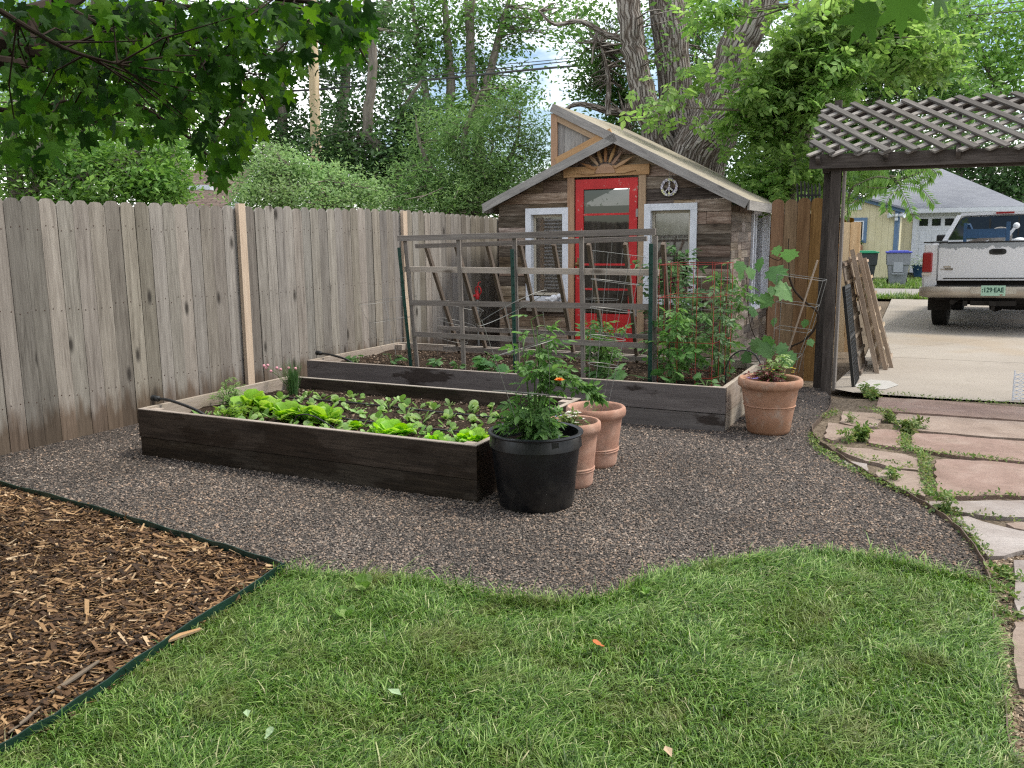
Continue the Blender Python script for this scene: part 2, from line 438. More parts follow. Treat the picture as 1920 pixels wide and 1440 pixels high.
col = n.mix(n.ramp(n.ma('ADD', cr, n.ma('MULTIPLY', n.ma('SUBTRACT', b, .5), .02)), [(.0, .3), (.003, .0)]), col, (.12, .10, .085))
col = n.mix(n.ramp(st, [(.58, .0), (.66, .35)]), col, (.30, .215, .125))
st2 = n.noise(n.mp(p, (1, 1, 1), (9, 4, 0)), 2.2, 5, .6); col = n.mix(n.ramp(st2, [(.60, .0), (.68, .30)]), col, (.21, .18, .15)); st3 = n.noise(n.mp(p, (.35, 3, 1), rot=(0, 0, .55)), 2.0, 6, .65); col = n.mix(n.ramp(st3, [(.45, .0), (.65, .28)]), col, (.30, .265, .22))
M['concrete'] = n.done(col, .85, n.bump(b, .25, .004), spec=.25)
def flag(name, a, b, c):
    n = NB(name); p = n.co('Object'); q = n.noise(p, 3.2, 7, .62, .4); f = n.noise(p, 40, 5, .7)
    l = n.noise(n.mp(p, (2, 9, 2), rot=(0, 0, -.46)), 1.2, 6, .6, 1.5)
    col = n.ramp(q, [(.3, a), (.5, b), (.7, c)])
    col = n.mix(n.ramp(l, [(.475, .0), (.495, .35), (.515, .0)]), col, tuple(x * .45 for x in a))
    col = n.mix(n.ma('MULTIPLY', f, .35), col, a)
    dd = n.noise(n.mp(p, (1, 1, 1), (5, 2, 0)), 1.6, 7, .7); col = n.mix(n.ramp(dd, [(.48, .0), (.66, .55)]), col, (.19, .145, .11)); col = n.mix(n.ramp(n.vor(p, 34), [(.05, .6), (.12, .0)]), col, (.10, .08, .06))
    M[name] = n.done(col, .85, n.bump(n.ma('ADD', q, n.ma('MULTIPLY', f, .4)), .8, .02), spec=.25)
flag('flag_red', (.20, .135, .11), (.275, .19, .158), (.35, .265, .225))
flag('flag_tan', (.22, .165, .135), (.29, .225, .185), (.365, .30, .255))
flag('flag_lit', (.24, .205, .19), (.33, .295, .275), (.42, .385, .365))  # light on the brightest slabs is put into this paler stone colour
n = NB('alley_asphalt'); p = n.co('Object'); nz = n.noise(p, 14, 6, .7)
M['alley'] = n.done(n.ramp(nz, [(.3, (.19, .175, .165)), (.6, (.30, .28, .265)), (.8, (.40, .38, .36))]), .9, n.bump(nz, .6, .01))
n = NB('terracotta'); p = n.co('Object'); a = n.noise(p, 9, 6, .6); b = n.noise(p, 120, 3, .6); z = n.sep(p)[2]
col = n.ramp(a, [(.3, (.31, .165, .105)), (.55, (.40, .225, .15)), (.75, (.45, .29, .21))])
col = n.mix(n.ramp(n.ma('ADD', n.ma('SUBTRACT', .14, z), n.ma('MULTIPLY', n.ma('SUBTRACT', a, .5), .22)), [(.0, .0), (.07, .55)]), col, (.22, .105, .05))
ef = n.noise(n.mp(p, (1, 1, 1), (7, 3, 1)), 14, 7, .7); col = n.mix(n.ramp(ef, [(.52, .0), (.72, .5)]), col, (.46, .40, .34))
M['terra'] = n.done(col, .8, n.bump(b, .3, .003), spec=.25)
n = NB('pale_terracotta'); p = n.co('Object'); a = n.noise(p, 9, 6, .6); b = n.noise(p, 120, 3, .6); ef = n.noise(n.mp(p, (1, 1, .7), (2, 8, 1)), 13, 7, .7)
M['terra_pale'] = n.done(n.mix(n.ramp(ef, [(.48, .0), (.70, .6)]), n.ramp(a, [(.3, (.36, .185, .13)), (.5, (.43, .245, .178)), (.62, (.47, .29, .22)), (.75, (.55, .41, .33))]), (.22, .14, .10)), .8, n.bump(b, .3, .003), spec=.25)
n = NB('black_nursery_plastic'); p = n.co('Object'); a = n.noise(p, 6, 6, .65); z = n.sep(p)[2]
dust = n.ramp(n.ma('ADD', n.ma('MULTIPLY', n.ma('SUBTRACT', .16, z), 1.6), n.ma('MULTIPLY', n.ma('SUBTRACT', a, .52), 1.6)), [(.0, .0), (.4, .35)])
M['black_pot'] = n.done(n.mix(dust, (.004, .005, .007), (.075, .065, .055)), n.ramp(a, [(.4, .28), (.6, .5)]), n.bump(a, .05, .01), spec=.5)
M['black'] = plain('black_plastic', (.012, .013, .014), .4, .5)
M['black_metal'] = plain('black_painted_metal', (.012, .013, .015), .35, .5)
M['wire'] = plain('galvanised_wire', (.26, .26, .25), .5, .4, .6)
M['red_wire'] = plain('red_coated_wire', (.28, .035, .025), .5, .4)
M['green_post'] = plain('green_steel_post', (.010, .055, .042), .45, .45, 0, .3)
M['edging'] = plain('green_steel_edging', (.006, .030, .020), .45, .4, 0, .35)
M['edging_rust'] = plain('thin_steel_edging', (.14, .10, .075), .6, .4, .3, .35)
n = NB('worn_red_paint'); p = n.co('Object'); a = n.noise(p, 22, 6, .7); b = n.noise(p, 3, 3)
pz = n.ramp(n.ma('ADD', a, n.ma('MULTIPLY', b, .25)), [(.755, .0), (.79, .9)])
M['red'] = n.done(n.mix(pz, n.ramp(b, [(.3, (.42, .012, .014)), (.7, (.56, .022, .024))]), (.45, .33, .28)), .5, n.bump(a, .15, .003), spec=.4)
M['white'] = plain('chalky_white_paint', (.68, .71, .77), .6, .3, 0, .12, .15)
M['cream'] = plain('cream_frame', (.50, .45, .36), .6, .3, 0, .1)
M['roof_tan'] = NB('tan_plywood_roof'); n = M['roof_tan']; p = n.co('UV'); a = n.noise(n.mp(p, (1, 14, 1)), 1.2, 6, .6); b = n.noise(p, 5, 4)
M['roof_tan'] = n.done(n.mix(n.ramp(b, [(.4, 0.), (.75, .5)]), n.ramp(a, [(.3, (.23, .20, .15)), (.6, (.33, .295, .225)), (.8, (.40, .36, .28))]), (.19, .17, .135)), .85, n.bump(a, .2, .004))
M['glass'] = glassmat('window_glass', tr=.85)
M['glass_dark'] = glassmat('door_glass', tr=.28)
M['dark_room'] = plain('unlit_interior_board', (.26, .21, .16), .9, .1, 0, .3)
M['curtain'] = plain('lace_curtain', (.55, .55, .50), .9, .1, 0, .2)
M['brown_curtain'] = plain('brown_blind', (.22, .14, .08), .8, .2, 0, .3)
M['porcelain'] = plain('white_glaze', (.75, .77, .80), .2, .5)
M['bark'] = None
n = NB('furrowed_bark'); uv = n.co('UV'); a = n.noise(n.mp(uv, (1.5, 9, 1)), 2.2, 8, .7, .4); v = n.vor(n.mp(uv, (1.3, 9, 1)), 2.0, 'DISTANCE_TO_EDGE')
h = n.ma('ADD', n.ma('MULTIPLY', a, .6), n.ramp(v, [(0, 0.), (.25, .6)]))
M['bark'] = n.done(n.ramp(h, [(.25, (.055, .038, .028)), (.48, (.20, .17, .145)), (.8, (.37, .34, .305))]), .95, n.bump(h, 1.0, .06), spec=.1)
n = NB('smooth_grey_bark'); uv = n.co('UV'); a = n.noise(n.mp(uv, (1.2, 5, 1)), 2.2, 6, .65)
M['bark_grey'] = n.done(n.ramp(a, [(.3, (.10, .085, .07)), (.6, (.22, .195, .165)), (.8, (.30, .27, .235))]), .9, n.bump(a, .6, .02), spec=.1)
M['bark_dark'] = plain('dark_twig_bark', (.035, .026, .02), .9, .1, 0, .3)
# ================================================================ the ground
np.random.seed(7)
def inpoly(x, y, poly):
    x = np.asarray(x); y = np.asarray(y); ins = np.zeros(x.shape, bool); n = len(poly)
    for i in range(n):
        x1, y1 = poly[i][:2]; x2, y2 = poly[(i + 1) % n][:2]
        c = ((y1 > y) != (y2 > y)) & (x < (x2 - x1) * (y - y1) / (y2 - y1 + 1e-12) + x1)
        ins ^= c
    return ins
def smooth_line(pts, k=6):
    """Catmull-Rom through points"""
    pts = [np.asarray(p, float) for p in pts]; out = []
    for i in range(len(pts) - 1):
        p0 = pts[max(i - 1, 0)]; p1 = pts[i]; p2 = pts[i + 1]; p3 = pts[min(i + 2, len(pts) - 1)]
        for j in range(k):
            t = j / k
            out.append(.5 * ((2 * p1) + (-p0 + p2) * t + (2 * p0 - 5 * p1 + 4 * p2 - p3) * t * t + (-p0 + 3 * p1 - 3 * p2 + p3) * t ** 3))
    out.append(pts[-1]); return out
def sheet(name, poly, z, mat, kind='structure', uvn=True):
    mb = MB(); mb.add([(p[0], p[1], z) for p in poly], [list(range(len(poly)))], [[(p[0], p[1]) for p in poly]])
    o = mb.build(name, mat)
    if o.data.polygons[0].normal.z < 0:
        o.data.flip_normals()
    return tag(o, kind=kind)
def sample_poly(poly, n, ymax=None):
    xs = [p[0] for p in poly]; ys = [p[1] for p in poly]
    x = rng.uniform(min(xs), max(xs), n); y = rng.uniform(min(ys), max(ys), n)
    k = inpoly(x, y, poly); return x[k], y[k]

sheet('ground', [(-90, -20), (110, -20), (110, 160), (-90, 160)], -0.06, M['earth'])

# lines of the beds, taken from the photograph onto the ground
lawn_edge = smooth_line([gp(*q) for q in [(535, 1078), (640, 1086), (760, 1094), (850, 1108), (930, 1124), (1000, 1134), (1080, 1134), (1150, 1120), (1210, 1100), (1280, 1076), (1360, 1058), (1450, 1047), (1560, 1041), (1650, 1054), (1750, 1074), (1855, 1098)]])
lawn_right = smooth_line([gp(*q) for q in [(1855, 1098), (1866, 1200), (1885, 1330), (1912, 1440)]] + [V(1.42, 1.7, 0), V(1.5, 1.0, 0)])
steel_left = smooth_line([V(-4.6, 6.1, 0), gp(-60, 897), gp(0, 915), gp(150, 955), gp(300, 1000), gp(420, 1036), gp(535, 1074)])
steel_front = smooth_line([gp(535, 1074), gp(320, 1215), gp(150, 1335), gp(0, 1425), V(-1.75, 1.9, 0), V(-2.1, 1.0, 0)])
steel_right = smooth_line([gp(*q) for q in [(1856, 1096), (1838, 1050), (1800, 1000), (1750, 960), (1690, 925), (1620, 888), (1562, 850), (1530, 826), (1523, 806), (1536, 790), (1556, 768), (1558, 745)]])
lawn_poly = lawn_edge + lawn_right[1:] + [V(1.5, .2, 0), V(-2.3, .2, 0)] + steel_front[::-1][:-1]
mulch_poly = steel_left + steel_front[1:] + [V(-6.5, 1.0, 0), V(-6.5, 6.1, 0)]
grav_poly = [P(3.0, -6.1), P(3.4, -5.9)] + [P(15, -5.9), P(15, -1.5), P(8.95, -1.45), P(8.8, -.92)] + steel_right[::-1] + lawn_edge[::-1] + steel_left[::-1][1:]
sheet('lawn', lawn_poly, 0.004, M['lawn_base'])
sheet('mulch_bed', mulch_poly, -0.004, M['mulch_base'])
sheet('gravel', grav_poly, 0.0, M['gravel'])
pea_poly = lawn_right + [V(2.3, .8, 0), gp(2000, 1440), gp(2060, 1050)] + [gp(1950, 1010), gp(1830, 1000)] + [gp(1838, 1050)]
sheet('path_bed', [gp(1558, 745)] + steel_right[::-1] + lawn_right + [V(4.4, .6, 0), gp(2900, 1050, 0), gp(2500, 760)], -0.012, M['earth'])

def scatter_rocks(name, x, y, size, zb, mat, flat=.62, label=None, kind='stuff', cat=None):
    n = len(x)
    base = np.array([(1, 0, 0), (0, 1, 0), (-1, 0, 0), (0, -1, 0), (0, 0, 1), (0, 0, -1)], float)
    ff = np.array([(0, 1, 4), (1, 2, 4), (2, 3, 4), (3, 0, 4)])
    s = size * rng.uniform(.55, 1.5, n); a = rng.uniform(0, 6.28, n)
    vs = base[None, :5] * rng.uniform(.6, 1.35, (n, 5, 3)) * s[:, None, None] * .5
    vs += rng.normal(0, .09, (n, 5, 3)) * s[:, None, None]
    vs[..., 2] *= flat
    ca, sa = np.cos(a)[:, None], np.sin(a)[:, None]
    X = vs[..., 0] * ca - vs[..., 1] * sa; Y = vs[..., 0] * sa + vs[..., 1] * ca
    tx = rng.normal(0, .25, n)[:, None]; ty = rng.normal(0, .25, n)[:, None]
    Zz = vs[..., 2] + X * tx + Y * ty
    VV = np.stack([X + x[:, None], Y + y[:, None], Zz + (np.asarray(zb) if np.isscalar(zb) else np.asarray(zb)[:, None])], -1).reshape(-1, 3)
    FF = (ff[None] + (np.arange(n) * 5)[:, None, None]).reshape(-1, 3)
    o = build_np(name, VV, FF, mat); return tag(o, label, cat, None, kind)

near = [p for p in grav_poly]
x, y = sample_poly(near, 760000)
dist = np.hypot(x, y)
keep = rng.random(len(x)) < np.clip((7.6 - dist) / 3.4, 0.05, 1.0)
x, y, dist = x[keep], y[keep], dist[keep]
print('pebbles', len(x))
scatter_rocks('gravel_stones', x, y, .0095 + .0012 * dist * 0.5, 0.002, M['stone_bit'], label='dark mixed crushed gravel spread between lawn, beds and fence', cat='gravel')
x, y = sample_poly(pea_poly, 26000)
scatter_rocks('pea_gravel', x, y, .013, -.009, M['pea'], label='tan pea gravel strip along the right edge of the lawn', cat='gravel')

# wood chips
x, y = sample_poly(mulch_poly, 250000)
k = (y < 5.6) & (y > 2.0) & (x > -4.3); x, y = x[k], y[k]; n_ = len(x); print('chips', n_)
L = rng.gamma(2.0, .0085, n_) + .004; Wd = rng.uniform(.0012, .0065, n_) * np.clip(L / .02, .6, 1.6); Tt = rng.uniform(.001, .003, n_)
yaw = rng.uniform(0, 6.28, n_); yaw = np.where(rng.random(n_) < .5, rng.normal(.1, .5, n_), yaw)
pit = rng.normal(0, .28, n_)
ax = np.stack([np.cos(yaw) * np.cos(pit), np.sin(yaw) * np.cos(pit), np.sin(pit)], -1)
ay = np.stack([-np.sin(yaw), np.cos(yaw), rng.normal(0, .35, n_)], -1); ay /= np.linalg.norm(ay, axis=1)[:, None]
az = np.cross(ax, ay)
c = np.stack([x, y, rng.uniform(.0, .022, n_)], -1)
vs = []
for i in (-1, 1):
    for j in (-1, 1):
        tap = 1.0 if i < 0 else rng.uniform(.15, 1.0, n_)[:, None]
        for q in (0, 1):
            vs.append(c + ax * L[:, None] * i + ay * (Wd[:, None] * j * tap) + az * (Tt[:, None] * q))
VV = np.stack(vs, 1).reshape(-1, 3)
ff = np.array([(1, 5, 7, 3), (0, 1, 3, 2), (4, 6, 7, 5), (0, 4, 5, 1), (2, 3, 7, 6)])
FF = (ff[None] + (np.arange(n_) * 8)[:, None, None]).reshape(-1, 4)
tag(build_np('wood_chips', VV, FF, M['chip']), 'shredded brown wood chip mulch in the near left corner', 'mulch', None, 'stuff')
# a few long slivers that stand out one by one
for i, (a, b, w_, lab) in enumerate([((95, 1300), (185, 1240), .018, 'long grey split stick lying on the mulch near the front edging'),
                                 ((15, 1375), (75, 1325), .012, 'dark thin stick on the mulch in the bottom left corner'),
                                 ((300, 1208), (375, 1180), .022, 'orange brown bark slab leaning against the green edging')]):
    mb = MB(); A = gp(*a, .03); B = gp(*b, .03)
    mb.tube([A, A * .6 + B * .4 + V(.01, .01, .004), B], [w_ * .25, w_ * .5, w_ * .3], 7)
    tag(mb.build('stick', M['trellis_dark'] if i != 2 else M['trim']), lab, 'stick')

# ---- steel edging: each run is a thing
def strip(name, line, z0, z1, t, mat, label):
    mb = MB(); pts = [np.array([p[0], p[1], 0]) for p in line]; vs = []; fs = []
    for i, p in enumerate(pts):
        d = nrm(pts[min(i + 1, len(pts) - 1)] - pts[max(i - 1, 0)]); s_ = V(-d[1], d[0], 0) * t / 2
        wz = .004 * math.sin(i * 1.7)
        vs += [p - s_ + Z * z0, p + s_ + Z * z0, p + s_ + Z * (z1 + wz), p - s_ + Z * (z1 + wz)]
    for i in range(len(pts) - 1):
        for a, b in ((0, 1), (1, 2), (2, 3), (3, 0)):
            fs.append((i * 4 + a, i * 4 + b, i * 4 + 4 + b, i * 4 + 4 + a))
    m_ = (len(pts) - 1) * 4
    fs += [(0, 3, 2, 1), (m_, m_ + 1, m_ + 2, m_ + 3)]
    mb.add(vs, fs); return tag(mb.build(name, mat), label, 'edging')
strip('steel_edging', steel_left, -.06, .045, .006, M['edging'], 'dark green steel edging between wood mulch and gravel')
strip('steel_edging', steel_front, -.06, .050, .006, M['edging'], 'green steel edging between wood mulch and lawn')
strip('steel_edging', steel_right, -.06, .028, .005, M['edging_rust'], 'thin curved steel edging between gravel and flagstone path')
strip('steel_edging', lawn_right, -.06, .020, .005, M['edging_rust'], 'thin steel edging along the right side of the lawn')
strip('steel_edging', lawn_edge[-30:], -.06, .018, .005, M['edging_rust'], 'pale edging strip where the lawn corner meets the gravel')

# ---- lawn grass
def blades(name, x, y, zb, hgt, wid, mat, lean=.55, seed=3, **kw):
    g = np.random.default_rng(seed); n = len(x)
    h = hgt * g.gamma(6, 1 / 6, n) * (.72 + .55 * (.5 + .5 * np.sin(x * 7.3 + 1.7 * np.sin(y * 9.1)) * np.cos(y * 8.1 + np.sin(x * 4.2)))); w = wid * g.uniform(.5, 1.5, n) * np.where(g.random(n) < .04, 2.2, 1)
    # tufts share a lean direction
    ca = np.sin(x * 5.1 + 2 * np.sin(y * 3.3)) * 2.2 + np.cos(y * 6.3 + x * 2) * 2.0
    a = np.where(g.random(n) < .5, ca + g.normal(0, .8, n), g.uniform(0, 6.283, n)); ln = np.clip(g.normal(lean, .3, n), 0, 1.35)
    dx, dy = np.cos(a), np.sin(a); px, py = -dy, dx
    V_ = []
    for t, ww in ((0, 1.), (.4, .85), (.75, .5), (1.0, 0)):
        bend = ln * t * (1 + .7 * t)
        cx = x + dx * h * np.sin(np.clip(bend, 0, 1.5)) * t; cy = y + dy * h * np.sin(np.clip(bend, 0, 1.5)) * t
        cz = zb + h * t * np.cos(np.clip(bend * .75, 0, 1.45))
        if ww: V_ += [np.stack([cx - px * w * ww, cy - py * w * ww, cz], -1), np.stack([cx + px * w * ww, cy + py * w * ww, cz + .0006], -1)]
        else: V_ += [np.stack([cx, cy, cz], -1)]
    VV = np.stack(V_, 1).reshape(-1, 3)
    ff = np.array([(0, 1, 3), (0, 3, 2), (2, 3, 5), (2, 5, 4), (4, 5, 6)])
    FF = (ff[None] + (np.arange(n) * 7)[:, None, None]).reshape(-1, 3)
    return tag(build_np(name, VV, FF, mat, smooth=True), **kw)
n = NB('grass_blade'); rnd = n.geo('Random Per Island'); p = n.geo('Position')
pt = n.noise(p, 2.3, 3); p2 = n.noise(p, 7, 3)
col = n.ramp(rnd, [(0, (.017, .053, .006)), (.22, (.052, .135, .014)), (.5, (.122, .258, .034)), (.78, (.225, .385, .078)), (.94, (.38, .50, .18)), (1, (.58, .55, .33))])
col = n.mix(n.ramp(n.ma('ADD', n.ma('MULTIPLY', pt, .6), n.ma('MULTIPLY', p2, .4)), [(.50, .0), (.66, .6)]), col, (.20, .19, .065))
n.done(col, .45, None, .38)
tr = n.nd('BsdfTranslucent'); n.put(tr.inputs['Color'], n.hsv(col, .49, 1.1, 1.3)); mx = n.nd('MixShader'); mx.inputs[0].default_value = .3
n.t.links.new(n.b.outputs[0], mx.inputs[1]); n.t.links.new(tr.outputs[0], mx.inputs[2]); n.t.links.new(mx.outputs[0], n.out.inputs['Surface'])
M['grass'] = n.m
x, y = sample_poly(lawn_poly, 600000)
hw = .64 * y + .35
k = (y > 1.7) & (np.abs(x) < hw); x, y = x[k], y[k]
patch = np.sin(x * 2.1 + 1.3) * np.cos(y * 2.7 - .4) + .5 * np.sin(x * 5.7 + y * 4.1)
bare = (np.sin(x * 3.7 + 2.0) * np.sin(y * 4.9 + x * 1.3 + .7) > .88); k = rng.random(len(x)) < np.clip(1.0 - .45 * (patch > .75) - .45 * bare, 0, 1); x, y = x[k], y[k]; print('blades', len(x))
# ragged rim: let the turf spill a little over its edge
x += rng.normal(0, .012, len(x)); y += rng.normal(0, .012, len(y))
blades('lawn_grass', x, y, .002, .038, .00145, M['grass'], .95, 3, label='green lawn grass in the foreground', cat='grass', kind='stuff')
# clumps of taller grass on the rim of the gravel
ex = np.array([p[:2] for p in lawn_edge]); i_ = rng.integers(0, len(ex), 5200)
blades('lawn_rim_grass', ex[i_, 0] + rng.normal(0, .03, 5200), ex[i_, 1] + rng.normal(-.025, .025, 5200), .004, .052, .0017, M['grass'], .7, 5,
       label='taller ragged grass along the gravel edge of the lawn', cat='grass', kind='stuff')
# sparse fine grass on the far bits: alley verge
x = rng.uniform(8.5, 13.5, 16000); y = rng.uniform(26.6, 29.6, 16000)

# ---- flagstones (corner lists read off the photograph, laid on the ground)
def cp(a, b): return gp(1480 + a / 3.43, 680 + b / 3.43, .012)
FL = [
 ('flag_red', 'long red sandstone slab beside the driveway edge', [(575, 222), (900, 238), (1300, 272), (1900, 312), (1900, 398), (1250, 352), (900, 328), (690, 315), (560, 285)]),
 ('flag_tan', 'long reddish slab, second from the driveway', [(700, 327), (900, 341), (1300, 367), (1900, 410), (1900, 515), (1300, 476), (1000, 450), (780, 430), (690, 400), (680, 350)]),
 ('flag_tan', 'small tan flagstone by the tip of the curved edging', [(345, 312), (560, 325), (600, 345), (570, 410), (450, 415), (330, 380)]),
 ('flag_tan', 'pinkish flagstone against the left weeds', [(250, 385), (420, 410), (440, 430), (400, 470), (280, 500), (220, 480)]),
 ('flag_red', 'mid sized red flagstone between the two weed clumps', [(500, 430), (700, 428), (720, 470), (730, 540), (690, 545), (520, 515)]),
 ('flag_red', 'wide red slab, third from the driveway', [(810, 450), (1000, 462), (1300, 490), (1900, 530), (1900, 662), (1300, 622), (1100, 600), (930, 575), (790, 540), (780, 490)]),
 ('flag_tan', 'tan flagstone with grassy joints all round, left of the slabs', [(300, 537), (500, 552), (740, 587), (830, 612), (830, 688), (700, 678), (500, 630), (370, 590)]),
 ('flag_lit', 'small sliver of pale flagstone beside the curved edging', [(345, 622), (500, 650), (515, 690), (440, 680), (370, 655)]),
 ('flag_tan', 'blotchy flagstone beside the edging, with cream patches', [(560, 692), (700, 690), (825, 702), (858, 780), (878, 858), (780, 838), (660, 780), (570, 735)]),
 ('flag_red', 'large red sandstone slab, fourth from the driveway', [(935, 622), (1100, 620), (1900, 680), (1900, 868), (1400, 848), (1100, 857), (955, 853), (938, 750)]),
 ('flag_lit', 'long cracked pale grey slab across the path', [(870, 893), (1100, 888), (1400, 886), (1900, 884), (1900, 1010), (1400, 995), (1150, 970), (950, 930)]),
 ('flag_lit', 'big pale flagstone with a rounded lower corner', [(1040, 992), (1150, 987), (1350, 1050), (1620, 1100), (1900, 1130), (1900, 1215), (1620, 1192), (1500, 1205), (1380, 1240), (1280, 1243), (1215, 1180), (1170, 1100), (1085, 1035)]),
 ('flag_tan', 'narrow flagstone wedge at the right edge of the photo', [(1385, 1030), (1900, 1000), (1900, 1110), (1620, 1090), (1450, 1062)]),
]
for mt, lab, poly in FL:
    pts = [cp(*q) for q in poly]
    # densify with a ragged outline
    out = []
    for i in range(len(pts)):
        a, b = pts[i], pts[(i + 1) % len(pts)]; k_ = max(2, int(np.linalg.norm(b - a) / .07))
        nn_ = nrm(np.cross(b - a, Z))
        for j in range(k_): out.append(a + (b - a) * j / k_ + nn_ * rng.normal(0, .007))
    mb = MB(); mb.prism(out, Z, .05)
    tag(mb.build('flagstone', M[mt]), lab, 'flagstone', 'flagstones of the path')
for mt, lab, poly in [('flag_lit', 'pale flagstone right of the pea gravel strip', [(1901, 1050), (2060, 1045), (2080, 1150), (1909, 1152)]),
                      ('flag_tan', 'grey brown flagstone nearest the camera at the right edge', [(1901, 1166), (2080, 1160), (2120, 1330), (1912, 1290), (1899, 1210)])]:
    out = []; pts = [gp(*q, .012) for q in poly]
    for i in range(len(pts)):
        a, b = pts[i], pts[(i + 1) % len(pts)]
        nn_ = nrm(np.cross(b - a, Z))
        for j in range(5): out.append(a + (b - a) * j / 5 + nn_ * rng.normal(0, .006))
    mb = MB(); mb.prism(out, Z, .05); tag(mb.build('flagstone', M[mt]), lab, 'flagstone', 'flagstones of the path')

# ---- driveway: two pours with a joint between them, then verge, alley
d1 = [gp(1553, 728), gp(1600, 737), gp(1760, 748), gp(1920, 756), gp(2500, 785), P(11.45, 5.0), P(11.45, -.72), P(8.9, -.86)]
d2 = [P(11.47, -.72), P(11.47, 7.0), P(22.3, 7.0), P(22.3, -.9)]
sheet('driveway', d1, 0.006, M['concrete']); sheet('driveway', d2, 0.005, M['concrete'])
mbp = MB(); 
ap = [gp(*q, .0085) for q in [(1600, 722), (1632, 712), (1668, 714), (1685, 722), (1660, 730), (1615, 731)]]
sheet('concrete_patch', ap, 0.010, plain('pale_cement_patch', (.42, .41, .39), .9, .1, 0, .1))
sheet('verge', [P(22.3, -3.5), P(22.3, 14), P(23.1, 14), P(23.1, -3.5)], -0.002, M['lawn_base'])
sheet('alley', [P(23.1, -30), P(23.1, 40), P(26.9, 40), P(26.9, -30)], 0.0, M['alley'])
sheet('neighbor_lawn', [P(26.9, -30), P(26.9, 40), P(60, 40), P(60, -30)], 0.002, M['lawn_base'])
sheet('far_yard', [P(3, -40), P(60, -40), P(60, -6.1), P(3, -6.1)], -0.01, M['lawn_base'])
# ================================================================ fence, beds, trellis
FW = -5.90                                       # the long fence stands on this line
u = 1.6
root = thing('board_fence', 'tall weathered grey picket privacy fence along the left side', 'fence', P(6, FW, 0))
mb = MB()
while u < 13.9:
    w_ = random.uniform(.128, .146); h = 1.83 + random.uniform(-.012, .012) + .02 * math.sin(u * .9)
    t = .018; off = random.uniform(0, .008); ln = random.uniform(-.006, .006)
    a, b = u + .001, u + w_ - random.choice([.001, .003, .006])
    c_ = .040; mid = (a + b) / 2
    poly = [(a, -.05), (b, -.05), (b + ln, h - c_), (b - .032 + ln, h - .004), (mid + ln, h), (a + .032 + ln, h - .004), (a + ln, h - c_)]
    mb.prism([P(q[0], FW + off, q[1]) for q in poly], Wv, t, grain=Z)
    for zz in (.35, 1.0, 1.6):
        for f in (.22, .76):
            q = P(u + w_ * f + random.uniform(-.008, .008), FW + off + .0006, zz + random.uniform(-.025, .025)); mb.obox(q, U * .0042, Z * .0042, Wv * .0008, 1)
    u += w_
mb.build('picket_panel', [M['fence'], plain('rusty_nail', (.06, .035, .025), .7, .3)], root)
for uu in (.2 + 3.1, 6.17, 8.93, 11.55, 13.9):
    mb = MB(); lean = .012
    mb.beam(P(uu, FW + .03, -.05), P(uu + lean, FW + .03, 1.84), .088, .04, up=Wv)
    mb.build('post', M['post'], root)
for zz in (.35, 1.0, 1.6): mb = MB(); mb.gbox(1.6, 13.9, FW - .065, FW - .024, zz - .045, zz + .045); mb.build('rail', M['fence'], root)
# nails and little tag on the second post
tg = MB(); tg.obox(P(8.98, FW + .062, .98), U * .02, Z * .028, Wv * .001); tag(tg.build('plant_tag', M['white'], org=P(8.98, FW + .06, .98)), 'small white paper tag fixed to the pale fence post', 'tag')

# low board closing the gap behind the shed side, and the cedar fence by the pergola
def picket(mb, u, w0, w1, h, t=.018, z0=.02, back=False, rounded=.03):
    mid = (w0 + w1) / 2; hw = (w1 - w0) / 2
    poly = [(w0, z0), (w1, z0), (w1, h - rounded)] + [(mid + hw * math.cos(a), h - rounded + rounded * math.sin(a)) for a in (.6, 1.1, 1.57, 2.04, 2.54)] + [(w0, h - rounded)]
    mb.prism([P(u, q[0], q[1]) for q in poly], -U, t, grain=Z)
root = thing('cedar_fence', 'short run of orange brown cedar pickets beside the pergola post', 'fence', P(9.1, -1.3, 0))
mb = MB()
for i, w0 in enumerate((-1.535, -1.408, -1.281, -1.154)):
    picket(mb, 9.1 + .003 * (i % 2), w0, w0 + .122, 1.86 + [.0, -.005, .008, .004][i], rounded=.05)
mb.build('picket_panel', M['cedar'], root)
for zz in (.3, 1.0, 1.62): mb = MB(); mb.gbox(9.12, 9.16, -1.54, -1.0, zz, zz + .09); mb.build('rail', M['cedar'], root)
root = thing('cedar_fence', 'darker cedar fence with a grey rail behind the shed corner', 'fence', P(13.2, -1.9, 0))
mb = MB()
for i in range(9): picket(mb, 13.3, -2.35 + i * .14, -2.35 + i * .14 + .136, 1.75, rounded=.02)
mb.build('picket_panel', M['cedar'], root)
for zz in (1.38, .42): mb = MB(); mb.gbox(13.24, 13.28, -2.4, -1.0, zz, zz + .11); mb.build('rail', M['trellis_dark'], root)
root = thing('cedar_gate_panel', 'fresh yellow cedar panel edge just behind the pergola post', 'fence', P(10.6, -.9, 0))
mb = MB()
for i in range(3): picket(mb, 11.6 + .004 * i, -1.24 + i * .125, -1.24 + i * .125 + .12, 1.66, rounded=.01)
mb.build('picket_panel', M['newcedar'], root)
for zz in (.5, 1.3): mb = MB(); mb.gbox(11.63, 11.67, -1.24, -.87, zz, zz + .09); mb.build('rail', M['newcedar'], root)

